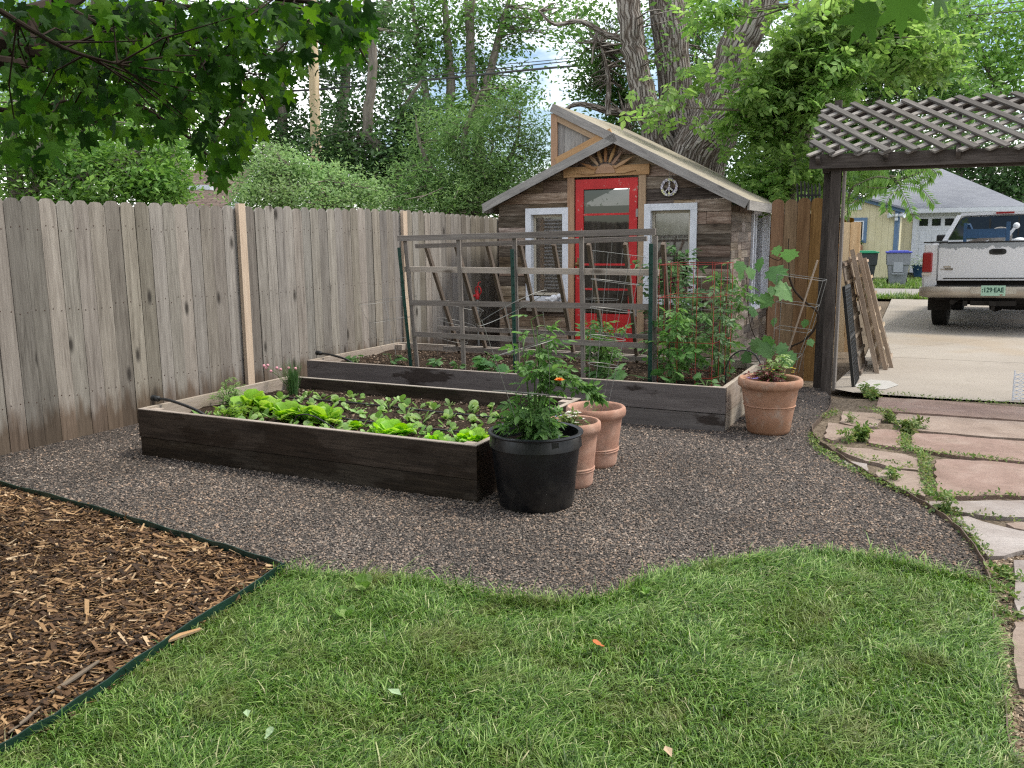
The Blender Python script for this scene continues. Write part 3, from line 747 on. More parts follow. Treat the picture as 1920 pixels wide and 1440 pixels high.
# ---- raised beds
def bed(label, u0, u1, w0, w1, hgt, soilz, front, side, back, ft, clip=0.0):
    root = thing('raised_bed', label, 'raised bed', P((u0 + u1) / 2, (w0 + w1) / 2, 0)); t = .038; hb = hgt * .40
    g = .0015
    mb = MB(); mb.gbox(u0, u0 + t, w0, w1, hb + g, hgt - .006, jit=.002); mb.gbox(u0 + .005, u0 + t - .001, w0 + .004, w1 - .003, -.03, hb - .004, jit=.002)
    mb.build('front_board', front, root)
    mb = MB(); mb.gbox(u1 - t, u1, w0, w1, hb + g, hgt - .006, jit=.002); mb.gbox(u1 - t, u1 - .002, w0, w1, -.03, hb - g)
    mb.build('back_board', back, root)
    for ww, m_ in ((w0, side), (w1 - t, ft)):
        mb = MB(); mb.gbox(u0 + t + g, u1 - t - g, ww + .0, ww + t, hb + g, hgt - .006, jit=.002); mb.gbox(u0 + t + g, u1 - t - g, ww, ww + t - .002, -.03, hb - g)
        mb.build('side_board', m_, root)
    mb = MB(); e = .0; z0, z1 = hgt - .0055, hgt
    mb.gbox(u0 + .0006, u0 + t - .001, w0 + .001, w1 - .001, z0, z1); mb.gbox(u1 - t + .001, u1 - .001, w0 + .001, w1 - .001, z0, z1)
    mb.gbox(u0 + t, u1 - t, w0 + .001, w0 + t - .001, z0, z1); mb.gbox(u0 + t, u1 - t, w1 - t + .001, w1 - .001, z0, z1)
    mb.build('board_edge', M['bed_top'], root)  # thin cap in a paler colour for the lit board tops
    for (a, b) in ((u0 + t + .001, w0 + t + .001), (u0 + t + .001, w1 - t - .09), (u1 - t - .09, w0 + t + .001), (u1 - t - .09, w1 - t - .09)):
        mb = MB(); mb.gbox(a, a + .088, b, b + .088, 0, hgt - .012); mb.build('corner_post', M['bed_light'], root)
    nu, nw = 26, 60; mb = MB(); vs = []; fs = []
    for i in range(nu + 1):
        for j in range(nw + 1):
            a = u0 + t + (u1 - u0 - 2 * t) * i / nu; b = w0 + t + (w1 - w0 - 2 * t) * j / nw
            vs.append(P(a, b, soilz + .012 * math.sin(a * 9) * math.cos(b * 7) + random.uniform(-.007, .007)))
    for i in range(nu):
        for j in range(nw):
            q = i * (nw + 1) + j; fs.append((q, q + nw + 1, q + nw + 2, q + 1)[::-1])
    mb.add(vs, fs, smooth=True); so = mb.build('soil', M['soil'], root)
    if so.data.polygons[0].normal.z < 0: so.data.flip_normals()
    # crumbs and wood bits on the soil
    k_ = int(5200 * (u1 - u0) * (w1 - w0) / 4); a = rng.uniform(u0 + t, u1 - t, k_); b = rng.uniform(w0 + t, w1 - t, k_)
    pp = U[None] * a[:, None] + Wv[None] * b[:, None]
    o = scatter_rocks('soil_crumbs', pp[:, 0], pp[:, 1], .017, soilz + .004, M['crumb'], .5)
    o.parent = root; o.matrix_parent_inverse = Matrix.Translation(-Vector(ORG[root.name])); o.data.transform(Matrix.Translation((0, 0, 0)))
    return root
n = NB('soil_crumb'); rnd = n.geo('Random Per Island')
M['crumb'] = n.done(n.ramp(rnd, [(0, (.012, .009, .006)), (.5, (.05, .034, .024)), (.82, (.13, .09, .06)), (.96, (.26, .19, .14)), (1, (.5, .42, .34))]), .9, None, spec=.15)
B1 = dict(u0=4.12, u1=5.72, w0=-4.98, w1=-2.265); B2 = dict(u0=6.50, u1=8.10, w0=-5.44, w1=-1.385)
bed('low dark raised bed nearer the camera, growing lettuce', 4.12, 5.72, -4.98, -2.265, .335, .235, M['bed_dark'], M['bed_light'], M['bed_dark'], M['bed_dark'])  # bright left board, dark back board: light and shade put into their colours
bed('long grey raised bed by the shed, holding the slatted trellis', 6.50, 8.10, -5.44, -1.385, .345, .27, M['bed_grey'], M['bed_light'], M['bed_light'], M['bed_light'])

# ---- trellis: an A-frame of slats
root = thing('wooden_trellis', 'A-frame trellis of weathered wooden slats standing in the far raised bed', 'trellis', P(7.2, -3.3, .27))
uf = 6.97
def rail(a, b, w_, h_, mat, nm='rail', up=(0, 0, 1)):
    mb = MB(); mb.beam(a, b, w_, h_, up=up, jit=.003); mb.build(nm, mat, root)
rail(P(uf - .075, -4.60, 1.505), P(uf - .075, -2.08, 1.535), .022, .052, M['trellis'])
rail(P(uf - .03, -4.56, 1.215), P(uf - .03, -2.06, 1.20), .020, .052, M['trellis_tan'])
rail(P(uf - .03, -4.52, .895), P(uf - .03, -2.08, .915), .020, .050, M['trellis'])
rail(P(uf - .03, -4.48, .595), P(uf - .03, -2.10, .585), .020, .046, M['trellis'])
for ww, dw in ((-4.50, .03), (-3.95, .0), (-3.38, .0), (-2.74, .0), (-2.09, .0)):
    rail(P(uf - .055, ww - dw, 1.50), P(uf, ww + dw, .25), .038, .02, M['trellis'], 'upright', up=U)
for k_, (zz, lw) in enumerate([(1.43, -4.50), (1.20, -4.46), (.57, -4.62), (.33, -4.66)]):
    ub = 7.05 + (1.43 - zz) / 1.16 * .93
    rail(P(ub, -4.50 - (1.43 - zz) * .22, zz), P(ub, -2.20 - (1.43 - zz) * .1, zz + (.05 if k_ == 0 else 0)), .032, .042, M['trellis'], 'back_rail')
for i in range(8):
    w0 = -4.42 + i * .335
    rail(P(7.10, w0, 1.44), P(8.02, w0 - .17, .28), .034, .034, M['trellis_dark'], 'back_stake', up=U)
for ww, lab, dw in ((-4.545, 'dark green steel post at the left end of the trellis', .035), (-3.385, 'dark green steel post in the middle of the trellis', 0), (-2.125, 'dark green steel post at the right end of the trellis', .01)):
    mb = MB(); a = P(uf - .095, ww - dw, 1.42 if dw > .02 else 1.40); b = P(uf - .05, ww + dw, .22)
    if dw == .01: a = P(uf - .10, ww + .015, 1.44)
    mb.beam(a, b, .034, .005, up=U); mb.beam(a + U * .012, b + U * .012, .005, .026, up=U)
    for j in range(14):
        q = a + (b - a) * (j + 1) / 15 - U * .006; mb.obox(q, Wv * .007, U * .006, Z * .006)
    tag(mb.build('steel_post', M['green_post'], org=P(uf, ww, .27)), lab, 'garden stake', 'green steel posts carrying the trellis')

# ---- irrigation
def hose(pts, r, label, name='hose', mat='black', fitting=True, cat='hose'):
    root = thing(name, label, cat, pts[0])
    mb = MB(); mb.tube(smooth_line(pts, 6), r, 8); mb.build('tube', M[mat], root)
    if fitting:
        mb = MB(); d = nrm(np.asarray(pts[0]) - np.asarray(pts[1])); c = np.asarray(pts[0])
        mb.lathe(c, [(r * 1.25, -.01), (r * 1.9, 0), (r * 1.9, .022), (r * 1.5, .024), (r * 1.5, .034), (r * 2.1, .036), (r * 2.1, .055), (r * .8, .056)], 12, axis=d)
        mb.build('end_cap', M['black'], root)
    return root
hose([P(4.30, -4.97, .375), P(4.31, -4.86, .368), P(4.30, -4.62, .325), P(4.27, -4.42, .27), P(4.25, -4.25, .245), P(4.24, -3.6, .242), P(4.25, -2.4, .242)], .011, 'black irrigation hose over the corner of the lettuce bed')
hose([P(6.72, -5.44, .385), P(6.72, -5.33, .378), P(6.70, -5.12, .345), P(6.68, -4.95, .29), P(6.68, -4.6, .278), P(6.70, -3.2, .278), P(6.72, -1.5, .278)], .011, 'black irrigation hose over the corner of the trellis bed')
for uu in (4.75, 5.25):
    hose([P(uu, -4.8, .245), P(uu + .02, -4.0, .250), P(uu - .02, -3.1, .248), P(uu, -2.35, .246)], .006, 'thin black drip line across the lettuce bed, %s row' % ('front' if uu < 5 else 'back'), fitting=False)
a_ = [onu(*q, 4.22) for q in [(553, 790), (557, 780), (572, 777), (592, 782), (622, 800), (628, 806)]]
hose(a_, .0045, 'small black wire hoop at the front of the lettuce bed', 'wire_hoop', fitting=False, cat='garden hoop')
a_ = [onu(*q, 7.0) for q in [(1360, 722), (1362, 690), (1372, 668), (1392, 657), (1412, 662), (1424, 678), (1430, 700)]]
hose(a_, .006, 'black plastic hoop over the right end of the far bed', 'wire_hoop', fitting=False, cat='garden hoop')
# ================================================================ the shed
SU, SW0, SW1, SU2 = 10.5, -5.36, -2.235, 13.1     # front plane, left and right sides, back
def zl(w): return 1.93 + .435 * (w + 5.42)         # underside of the left roof
def zr(w): return 1.925 + .509 * (-2.16 - w)       # underside of the right roof
shed = thing('garden_shed', 'rustic reclaimed-wood garden shed with a red door and white framed windows', 'shed', P(11.8, -3.8, 0))
def clip(poly, a, b, c):                           # keep a*x + b*y <= c
    out = []
    for i in range(len(poly)):
        p, q = poly[i], poly[(i + 1) % len(poly)]
        fp, fq = a * p[0] + b * p[1] - c, a * q[0] + b * q[1] - c
        if fp <= 0: out.append(p)
        if (fp < 0 < fq) or (fq < 0 < fp):
            t = fp / (fp - fq); out.append((p[0] + t * (q[0] - p[0]), p[1] + t * (q[1] - p[1])))
    return out
def minus(rects, h):
    out = []
    for (a, b, c, d) in rects:                     # x0 x1 z0 z1
        if h[1] <= a or h[0] >= b or h[3] <= c or h[2] >= d: out.append((a, b, c, d)); continue
        if a < h[0]: out.append((a, h[0], c, d))
        if h[1] < b: out.append((h[1], b, c, d))
        x0, x1 = max(a, h[0]), min(b, h[1])
        if c < h[2]: out.append((x0, x1, c, h[2]))
        if h[3] < d: out.append((x0, x1, h[3], d))
    return [r for r in out if r[1] - r[0] > .006 and r[3] - r[2] > .004]
DOOR = (-4.24, -3.40, .12, 2.235)
W1 = (-4.95, -4.335, .66, 1.89); W2 = (-3.31, -2.645, .66, 1.905)
mb = MB(); z = .02
while z < 2.8:
    h = random.choice([.135, .14, .15, .118]); w = SW0
    while w < SW1:
        L = random.uniform(.5, 1.9); w2 = min(SW1, w + L)
        if SW1 - w2 < .25: w2 = SW1
        rects = [(w, w2 - .004, z, z + h - .006)]
        for hole in ((DOOR[0] - .04, DOOR[1] + .04, 0, DOOR[3] + .03), (W1[0] + .03, W1[1] - .03, W1[2] + .03, W1[3] - .03), (W2[0] + .03, W2[1] - .03, W2[2] + .03, W2[3] - .03)): rects = minus(rects, hole)
        off = random.uniform(0, .018)
        for (a, b, c, d) in rects:
            poly = [(a, c), (b, c), (b, d), (a, d)]
            poly = clip(poly, -.435, 1, 1.93 + .435 * 5.42 - .01)      # below left roof
            if len(poly) > 2: poly = clip(poly, .509, 1, 1.925 - .509 * 2.16 - .01)
            if len(poly) > 2: mb.prism([P(SU - off, q[0], q[1]) for q in poly], -U, .022, grain=Wv)
        w = w2
    z += h
mb.build('front_wall', M['siding'], shed)
mb = MB(); z = .0; SWN = (11.72, 12.98, .50, 1.90)
row = 0
while z < 1.86:
    h = random.choice([.10, .115, .125]); uu = SU + .0
    while uu < SU2:
        L = random.choice([.22, .34, .48, .7]) if z < 1.2 else random.choice([.2, .4, .6]); u2 = min(SU2, uu + L)
        if SU2 - u2 < .12: u2 = SU2
        off = random.uniform(0, .014)
        for (a, b, c, d) in minus([(uu + .0, u2 - .003, z, min(1.87, z + h - .003))], SWN):
            mb.prism([P(a, SW1 + off, c), P(b, SW1 + off, c), P(b, SW1 + off, d), P(a, SW1 + off, d)], Wv, .024, grain=U)
        uu = u2
    z += h
mb.build('side_wall', M['siding_grey'], shed)
mb = MB(); mb.gbox(SU + .03, SU2, SW0, SW0 + .03, 0, 1.93); mb.gbox(SU2 - .03, SU2, SW0 + .03, SW1 - .03, 0, 2.0)
mb.gbox(SU + .06, SU2 - .04, SW0 + .04, SW1 - .04, .06, .10)
for (a, b, c, d) in ((SW0 + .04, W1[0] + .05, .02, 1.90), (W1[1] - .05, DOOR[0] - .03, .02, 2.0), (DOOR[1] + .03, W2[0] + .05, .02, 2.0), (W2[1] - .05, SW1 - .04, .02, 1.88), (-4.85, DOOR[0] - .03, 1.91, 2.12), (DOOR[1] + .03, -2.75, 1.93, 2.16), (-4.40, DOOR[0] - .03, 2.13, 2.32), (DOOR[1] + .03, -3.02, 2.17, 2.32), (-4.12, -3.36, 2.27, 2.48)):
    mb.gbox(SU + .024, SU + .034, a, b, c, d)  # hidden backing strips added to stop light leaking through the siding gaps
mb.build('inner_wall_and_backing', M['dark_room'], shed)
# roof slabs
def slab(mb, w0, z0, w1, z1, u0, u1, t, mi=0):
    n_ = nrm(np.cross(U, P(0, w1 - w0, z1 - z0)));  n_ = n_ if n_[2] > 0 else -n_
    mb.obox(P((u0 + u1) / 2, (w0 + w1) / 2, (z0 + z1) / 2) + n_ * t / 2, U * (u1 - u0) / 2, P(0, (w1 - w0) / 2, (z1 - z0) / 2), n_ * t / 2, mi)
RU0, RU1 = 10.30, 13.25
mb = MB(); slab(mb, -4.50, zr(-4.50) + .03, -2.02, zr(-2.02) + .03, RU0 + .025, RU1, .035)
rr = mb.build('roof', M['roof_tan'], shed)
mb = MB(); slab(mb, -5.50, zl(-5.50) + .02, -3.72, zl(-3.72) + .02, RU0 + .025, RU1, .035)
mb.build('roof', M['roof_tan'], shed)
mb = MB()
for (a, b, f) in ((-4.50, -2.02, zr), (-5.50, -3.64, zl)):
    p0, p1 = P(RU0 + .012, a, f(a) + .012), P(RU0 + .012, b, f(b) + .012)
    mb.beam(p0, p1, .024, .105, up=nrm(np.cross(U, p1 - p0)) * (1 if np.cross(U, p1 - p0)[2] > 0 else -1))
mb.gbox(RU0 + .03, RU1, -2.02, -1.995, zr(-2.02) - .055, zr(-2.02) + .055)
mb.gbox(RU0 + .03, RU1, -5.525, -5.50, zl(-5.5) - .055, zl(-5.5) + .055)
mb.build('fascia_board', M['fascia'], shed)
mb = MB(); slab(mb, -4.40, zr(-4.40) - .03, -2.3, zr(-2.3) - .03, RU0 + .04, RU1 - .1, .02)
mb.build('soffit', M['dark_room'], shed)
# the raised triangle at the top left
uf2 = RU0 + .05
tri = [(-4.47, 2.40), (-4.47, zr(-4.47) - .03), (-3.72, zr(-3.72) - .02)]
mb = MB()
for i in range(8):
    a = -4.44 + i * .095; poly = clip(clip([(a, 2.2), (a + .093, 2.2), (a + .093, 3.3), (a, 3.3)], .509, 1, 1.925 - .509 * 2.16 - .04), .42, -1, -2.42 - .42 * 4.47 + .84 * 0 + .0) if False else [(a, 2.2), (a + .093, 2.2), (a + .093, 3.3), (a, 3.3)]
    poly = clip(poly, .509, 1, 1.925 - .509 * 2.16 - .03)
    poly = clip(poly, .435, -1, -(1.93 + .435 * 5.42) - .06)
    if len(poly) > 2: mb.prism([P(uf2 + .02, q[0], q[1]) for q in poly], -U, .015, grain=Z)
mb.build('gable_panel', M['fascia'], shed)
mb = MB()
mb.beam(P(uf2 - .005, -4.475, 2.40), P(uf2 - .005, -4.475, 3.06), .085, .03, up=U)
mb.beam(P(uf2 - .002, -4.44, zr(-4.44) - .075), P(uf2 - .002, -3.86, zr(-3.86) - .075), .03, .095, up=P(0, .509, 1))
mb.beam(P(uf2 - .018, -4.44, zl(-4.44) + .10), P(uf2 - .018, -3.70, zl(-3.70) + .10), .03, .105, up=P(0, -.435, 1))
mb.gbox(uf2 + .03, RU1 - .1, -4.49, -4.45, 2.4, 2.50); mb.gbox(uf2 + .03, RU1 - .1, -4.49, -4.45, 2.98, 3.05)
mb.build('gable_trim', M['trim'], shed)
mb = MB(); mb.gbox(uf2 + .03, RU1 - .15, -4.472, -4.466, 2.5, 2.98); mb.build('clerestory_pane', M['glass'], shed)
# door surround
mb = MB()
mb.gbox(SU - .035, SU - .005, DOOR[0] - .105, DOOR[0] - .012, .1, 2.262); mb.gbox(SU - .035, SU - .005, DOOR[1] + .012, DOOR[1] + .105, .1, 2.262)
mb.gbox(SU - .048, SU - .008, DOOR[0] - .155, DOOR[1] + .15, 2.265, 2.39)
mb.build('door_trim', M['trim'], shed)
mb = MB()
cx, cz = (DOOR[0] + DOOR[1]) / 2 - .0, 2.30; fu = SU - .05
pts = [(cx + .13 * math.cos(a), cz + .115 * math.sin(a)) for a in np.linspace(0, math.pi, 12)]
mb.prism([P(fu - .012, q[0], q[1]) for q in pts], -U, .02, grain=Wv)
for a, L in ((.05, .34), (.47, .36), (.85, .28), (1.18, .33), (1.56, .33), (1.92, .33), (2.32, .34), (2.74, .32), (3.10, .33)):
    d = (math.cos(a), math.sin(a)); s_ = (-d[1], d[0]); r0 = .14; c0 = (cx + d[0] * r0, cz + d[1] * r0)
    L2 = L - r0 if True else L; wd = .021
    pl = [(c0[0] - s_[0] * wd * .6, c0[1] - s_[1] * wd * .6), (c0[0] + d[0] * L2 * .55 - s_[0] * wd, c0[1] + d[1] * L2 * .55 - s_[1] * wd),
          (c0[0] + d[0] * (L2 + .06), c0[1] + d[1] * (L2 + .06)), (c0[0] + d[0] * L2 * .55 + s_[0] * wd, c0[1] + d[1] * L2 * .55 + s_[1] * wd), (c0[0] + s_[0] * wd * .6, c0[1] + s_[1] * wd * .6)]
    mb.prism([P(fu - .016, q[0], q[1]) for q in pl], -U, .022, grain=P(0, d[0], d[1]))
o = mb.build('sunburst_ornament', M['trim'], shed)
# the door
a, b, c, d = DOOR; du = SU - .02; st = .112
door = MB()
door.gbox(du, du + .04, a + .004, a + st, c, d); door.gbox(du, du + .04, b - st, b - .004, c, d)
door.gbox(du, du + .04, a + st + .001, b - st - .001, d - .125, d); door.gbox(du, du + .04, a + st + .001, b - st - .001, c, c + .40)
door_o = door.build('door', M['red'], shed)
zt, zb_ = d - .125, c + .40; nl = 5
for i in range(1, nl): mb = MB(); zz = zb_ + (zt - zb_) * i / nl; mb.gbox(du + .004, du + .036, a + st, b - st, zz - .013, zz + .013); mb.build('muntin', M['red'], door_o)
for i in range(nl):
    mb = MB(); z0 = zb_ + (zt - zb_) * i / nl + .013; z1 = zb_ + (zt - zb_) * (i + 1) / nl - .013
    mb.gbox(du + .018, du + .022, a + st + .001, b - st - .001, z0, z1); mb.build('pane', M['glass_dark'], door_o)
mb = MB(); hc = P(du - .012, a + .05, 1.13)
mb.gbox(du - .006, du - .001, a + .03, a + .075, 1.02, 1.24); mb.lathe(hc + Z * .03, [(.012, 0), (.012, .03), (.026, .035), (.03, .05), (.02, .065), (0, .07)], 14, axis=-U)
mb.build('handle', plain('aged_brass', (.22, .13, .06), .4, .5, .8), door_o)
for zz in (.5, 1.75): mb = MB(); mb.gbox(du - .01, du - .002, b - .02, b + .008, zz, zz + .1); mb.build('hinge', M['fascia'], door_o)
mb = MB(); mb.gbox(SU - .25, SU + .0, DOOR[0] - .1, DOOR[1] + .1, -.02, .10); mb.build('door_step', M['trellis_dark'], shed)
# windows
def window(h, name_parent, side=False, cur=None, uplane=SU):
    a, b, c, d = h; fw = .062 if side else .082
    def bx(m_, o0, o1, x0, x1, z0, z1):
        if side: m_.gbox(x0, x1, SW1 + o0, SW1 + o1, z0, z1)
        else: m_.gbox(uplane - o1, uplane - o0, x0, x1, z0, z1)
    mb = MB(); bx(mb, -.005, .036, a, a + fw, c, d); bx(mb, -.005, .036, b - fw, b, c, d); bx(mb, -.005, .034, a + fw, b - fw, d - fw, d); bx(mb, -.005, .034, a + fw, b - fw, c, c + fw * .8)
    # deep reveal
    bx(mb, -.09, -.006, a + fw - .012, a + fw, c + fw, d - fw); bx(mb, -.09, -.006, b - fw, b - fw + .012, c + fw, d - fw); bx(mb, -.09, -.006, a + fw, b - fw, d - fw, d - fw + .012); bx(mb, -.09, -.006, a + fw, b - fw, c + fw * .8 - .012, c + fw * .8)
    wo = mb.build('window', M['white'], name_parent)
    mb = MB(); i0, i1 = a + fw + .001, b - fw - .001
    bx(mb, -.07, -.045, i0, i0 + .035, c + fw, d - fw - .001); bx(mb, -.07, -.045, i1 - .035, i1, c + fw, d - fw - .001); bx(mb, -.07, -.045, i0 + .036, i1 - .036, d - fw - .036, d - fw - .001); bx(mb, -.07, -.045, i0 + .036, i1 - .036, c + fw, c + fw + .035)
    if side: bx(mb, -.07, -.04, (a + b) / 2 - .02, (a + b) / 2 + .02, c + fw + .036, d - fw - .036)
    mb.build('sash', M['cream'] if not side else M['white'], wo)
    mb = MB(); bx(mb, -.060, -.056, i0 + .034, i1 - .034, c + fw + .034, d - fw - .034); mb.build('pane', M['glass'], wo)
    if cur:
        mb = MB(); vs = []; fs = []; nn = 40
        for i in range(nn + 1):
            x = i0 + (i1 - i0) * i / nn; o_ = -.12 - .018 * math.sin(i * 1.1)
            for zz in ((d - fw, d - fw - .35 - .03 * math.sin(i * 1.57)) if cur == 'lace' else (d - fw, c + fw)):
                vs.append(P(uplane - o_, x, zz) if not side else P(x, SW1 + o_, zz))
        for i in range(nn): fs.append((2 * i, 2 * i + 2, 2 * i + 3, 2 * i + 1))
        mb.add(vs, fs, smooth=True); mb.build('curtain', M['curtain' if cur == 'lace' else 'brown_curtain'], wo)
    return wo
wa = window(W1, shed)
# slatted blind in the left window
mb = MB()
for i in range(22):
    zz = 1.78 - i * .045; mb.obox(P(SU + .10, -4.60, zz), Wv * .13, U * .018, Z * .004 - U * .0 + Z * .006)
mb.build('blind', M['white'], wa)
mb = MB(); mb.gbox(SU + .10, SU + .12, -4.80, -4.73, .8, 1.8); mb.build('inner_jamb', M['trim'], wa)
wb = window(W2, shed, cur='lace')
wc = window(SWN, shed, side=True)
mb = MB(); mb.gbox(SU - .14, SU - .037, W1[0] - .03, W1[1] - .0, W1[2] - .03, W1[2] + .012); mb.gbox(SU - .06, SU - .038, W1[0] + .02, W1[1] - .02, W1[2] - .13, W1[2] - .032)
mb.build('window_ledge', M['bed_top'], shed)
# the things that hang on or stand against the shed
c = onu(1255, 351, SU - .03); R_ = .108
root = thing('peace_sign', 'round mosaic peace sign of white and yellow tile hanging right of the red door', 'ornament', c)
nmo = NB('mosaic_tile'); p = nmo.co('Object'); v = nmo.vor(p, 38, out='Color'); vd = nmo.vor(p, 38, 'DISTANCE_TO_EDGE'); sx = nmo.sep(v)
col = nmo.ramp(sx[0], [(.0, (.66, .64, .72)), (.45, (.74, .74, .70)), (.7, (.60, .56, .68)), (.8, (.72, .72, .38)), (1, (.75, .74, .42))], 'CONSTANT')
col = nmo.mix(nmo.ramp(vd, [(.04, 1.), (.10, .0)]), col, (.035, .025, .045))
MOS = nmo.done(col, .3, None, .5)
mb = MB(); mb.lathe(c, [(R_ - .032, -.006), (R_ - .032, .010), (R_, .010), (R_, -.006), (R_ - .032, -.006)], 40, axis=-U, cap=False); mb.build('rim', MOS, root)
mb = MB(); mb.beam(c - Z * (R_ - .03), c + Z * (R_ - .03), .018, .014, up=U)
for s_ in (-1, 1): mb.beam(c, c + (Wv * s_ * .72 - Z * .70) * (R_ - .028), .017, .012, up=U)
mb.build('bars', MOS, root)
mb = MB(); mb.tube([c + Z * R_, c + Z * (R_ + .10) - U * .0], .0018, 4); mb.ball(c + Z * (R_ + .10), .006); mb.build('hanger', M['wire'], root)
mb = MB(); q = P(SU - .10, -4.53, W1[2] + .012)
mb.ball(q + V(.02, 0, .045), .045, 12, 9, sc=(1.15, .8, 1)); mb.ball(q + V(.085, 0, .07), .032, 12, 9); mb.ball(q + V(-.05, .0, .035), .035, 10, 7, sc=(1.5, .6, .7)); mb.lathe(q, [(.03, 0), (.035, .006), (.02, .012), (0, .013)], 14)
tag(mb.build('porcelain_bird', M['porcelain'], org=q), 'small white and blue porcelain bird on the left window ledge', 'figurine')
mb = MB(); q = P(SU - .10, -4.37, W1[2] + .012); mb.lathe(q, [(.018, 0), (.026, .02), (.024, .045), (.012, .05), (0, .05)], 14)
tag(mb.build('small_jar', M['terra_pale'], org=q), 'tiny brown jar at the right end of the left window ledge', 'jar')
# hose hanger with its standpipe
c = onu(893, 549, 10.9) ; q = c
root = thing('yard_hydrant', 'red handled yard hydrant on a grey pipe between the fence and the shed', 'hydrant', P(10.2, -5.35, 0))
base = onu(895, 560, 10.2); bx_, by_ = base[0], base[1]
mb = MB(); mb.tube([(bx_ + .01, by_, -.02), (bx_, by_, base[2] + .02)], .017, 10); mb.build('pipe', M['wire'], root)
mb = MB(); hc = V(bx_, by_, base[2] + .06)
mb.lathe(hc - Z * .07, [(.022, 0), (.03, .02), (.03, .06), (.018, .09), (.018, .12), (0, .122)], 12)
mb.ring(hc + V(.015, 0, .05), .055, .008, 20, 6, nvec=U + V(.5, .1, .1)); mb.tube([hc, hc - V(.06, 0, .03), hc - V(.10, 0, .06)], [.014, .014, .011], 8)
mb.tube([hc + Z * .04, hc + V(.02, 0, .16), hc + V(.05, 0, .165)], .007, 6)
mb.build('handle', plain('red_cast_iron', (.50, .02, .025), .45, .5), root)

# ================================================================ pergola
perg = thing('pergola', 'dark timber pergola frame with a sloping grey lattice over the driveway', 'pergola', P(8.75, -.9, 0))
def timber(a, b, w_, h_, up=(0, 0, 1), nm='beam', mat='pergola'):
    mb = MB(); mb.beam(a, b, w_, h_, up=up, jit=.006); return mb.build(nm, M[mat], perg)
timber(P(8.72, -.885, -.03), P(8.74, -.895, 2.17), .088, .10, up=U, nm='post')
timber(P(8.90, -.98, -.03), P(8.90, -.98, 2.15), .085, .09, up=U, nm='post')
timber(P(8.76, 3.55, -.03), P(8.76, 3.55, 2.17), .10, .115, up=U, nm='post')
timber(P(8.80, -.822, .0), P(8.80, -.83, 2.16), .022, .14, up=U, nm='post_board', mat='trellis')
timber(P(8.66, -1.13, 2.175), P(8.66, 3.8, 2.125), .045, .125, nm='beam'); timber(P(8.73, -1.0, 2.15), P(8.73, 3.8, 2.10), .05, .13, nm='beam')
b0, b1 = P(8.60, 0, 2.205), P(9.60, 0, 2.775); up_ = b1 - b0; nv = nrm(np.cross(Wv, up_)); nv = nv if nv[2] > 0 else -nv
Ls = np.linalg.norm(up_); ud = up_ / Ls
def lat(k, s_, off, ext):
    """one slat: crosses the slope at 45 degrees, cut at its two ends and at the left edge"""
    wtop = -1.10 + k * .235; pts = []
    a0 = wtop; l0 = Ls; a1 = wtop + s_ * ext; l1 = 0.0
    lo, hi = -1.14, 3.7
    def cut(a0, l0, a1, l1):
        for side, sg in ((lo, 1), (hi, -1)):
            if (a0 - side) * sg < 0 and (a1 - side) * sg < 0: return None
            if (a0 - side) * sg < 0: t = (side - a0) / (a1 - a0); a0, l0 = side, l0 + (l1 - l0) * t
            elif (a1 - side) * sg < 0: t = (side - a0) / (a1 - a0); a1, l1 = side, l0 + (l1 - l0) * t
        return a0, l0, a1, l1
    r = cut(a0, l0, a1, l1)
    if r is None: return
    a0, l0, a1, l1 = r
    if math.hypot(a1 - a0, l1 - l0) < .08: return
    sag = lambda a: -.01 * (a + 1.1)
    return b0 + Wv * a0 + ud * l0 + nv * off + Z * sag(a0), b0 + Wv * a1 + ud * l1 + nv * off + Z * sag(a1)
f_, r_ = MB(), MB()
for k in range(-6, 29):
    q = lat(k, 1, .045, .88)
    if q: mbx = f_.beam(q[0], q[1], .060, .018, up=nv, jit=.003)
    q = None
for k in range(-6, 40):
    q = lat(k * .9 + .4, -1, .02, 1.2)
    if q: r_.beam(q[0], q[1], .052, .018, up=nv, jit=.003)
f_.build('lattice_front', M['lattice'], perg); r_.build('lattice_back', M['lattice_back'], perg)
timber(b1 + Wv * -1.16 - Z * .05, b1 + Wv * 3.7 - Z * .10, .045, .11, nm='ridge_beam')
for k in range(9):
    w0 = -1.05 + k * .58
    timber(b0 + Wv * w0 - Z * .03 + ud * .0, b1 + Wv * w0 - Z * .03, .038, .06, nm='rafter')
timber(P(9.62, -1.0, 2.12), P(9.62, -1.0, 2.85), .07, .07, up=U, nm='strut'); timber(P(8.78, -1.0, 2.12), P(9.66, -1.0, 2.12), .05, .09, nm='strut')

# things leaning behind the post
def panel(root, c, wd, ht, lean, yaw, n, mat, t=.018, vertical=True, frame=True, nm='slat'):
    """leaning slatted panel: c bottom centre"""
    x = V(math.cos(yaw), math.sin(yaw), 0); back = V(-math.sin(yaw), math.cos(yaw), 0)
    up = nrm(Z * math.cos(lean) + back * math.sin(lean)); nn = np.cross(x, up)
    mb = MB(); sw = wd / n
    for i in range(n):
        a = c + x * (-wd / 2 + sw * (i + .5)); mb.beam(a, a + up * ht, sw * .72, t, up=nn, jit=.003)
    mb.build(nm, mat, root)
    if frame:
        mb = MB()
        for f in (.04, .5, .93): mb.beam(c - x * wd / 2 + up * ht * f - nn * t * 1.6, c + x * wd / 2 + up * ht * f - nn * t * 1.6, .05, .03, up=nn)
        mb.build('cross_bar', mat, root)
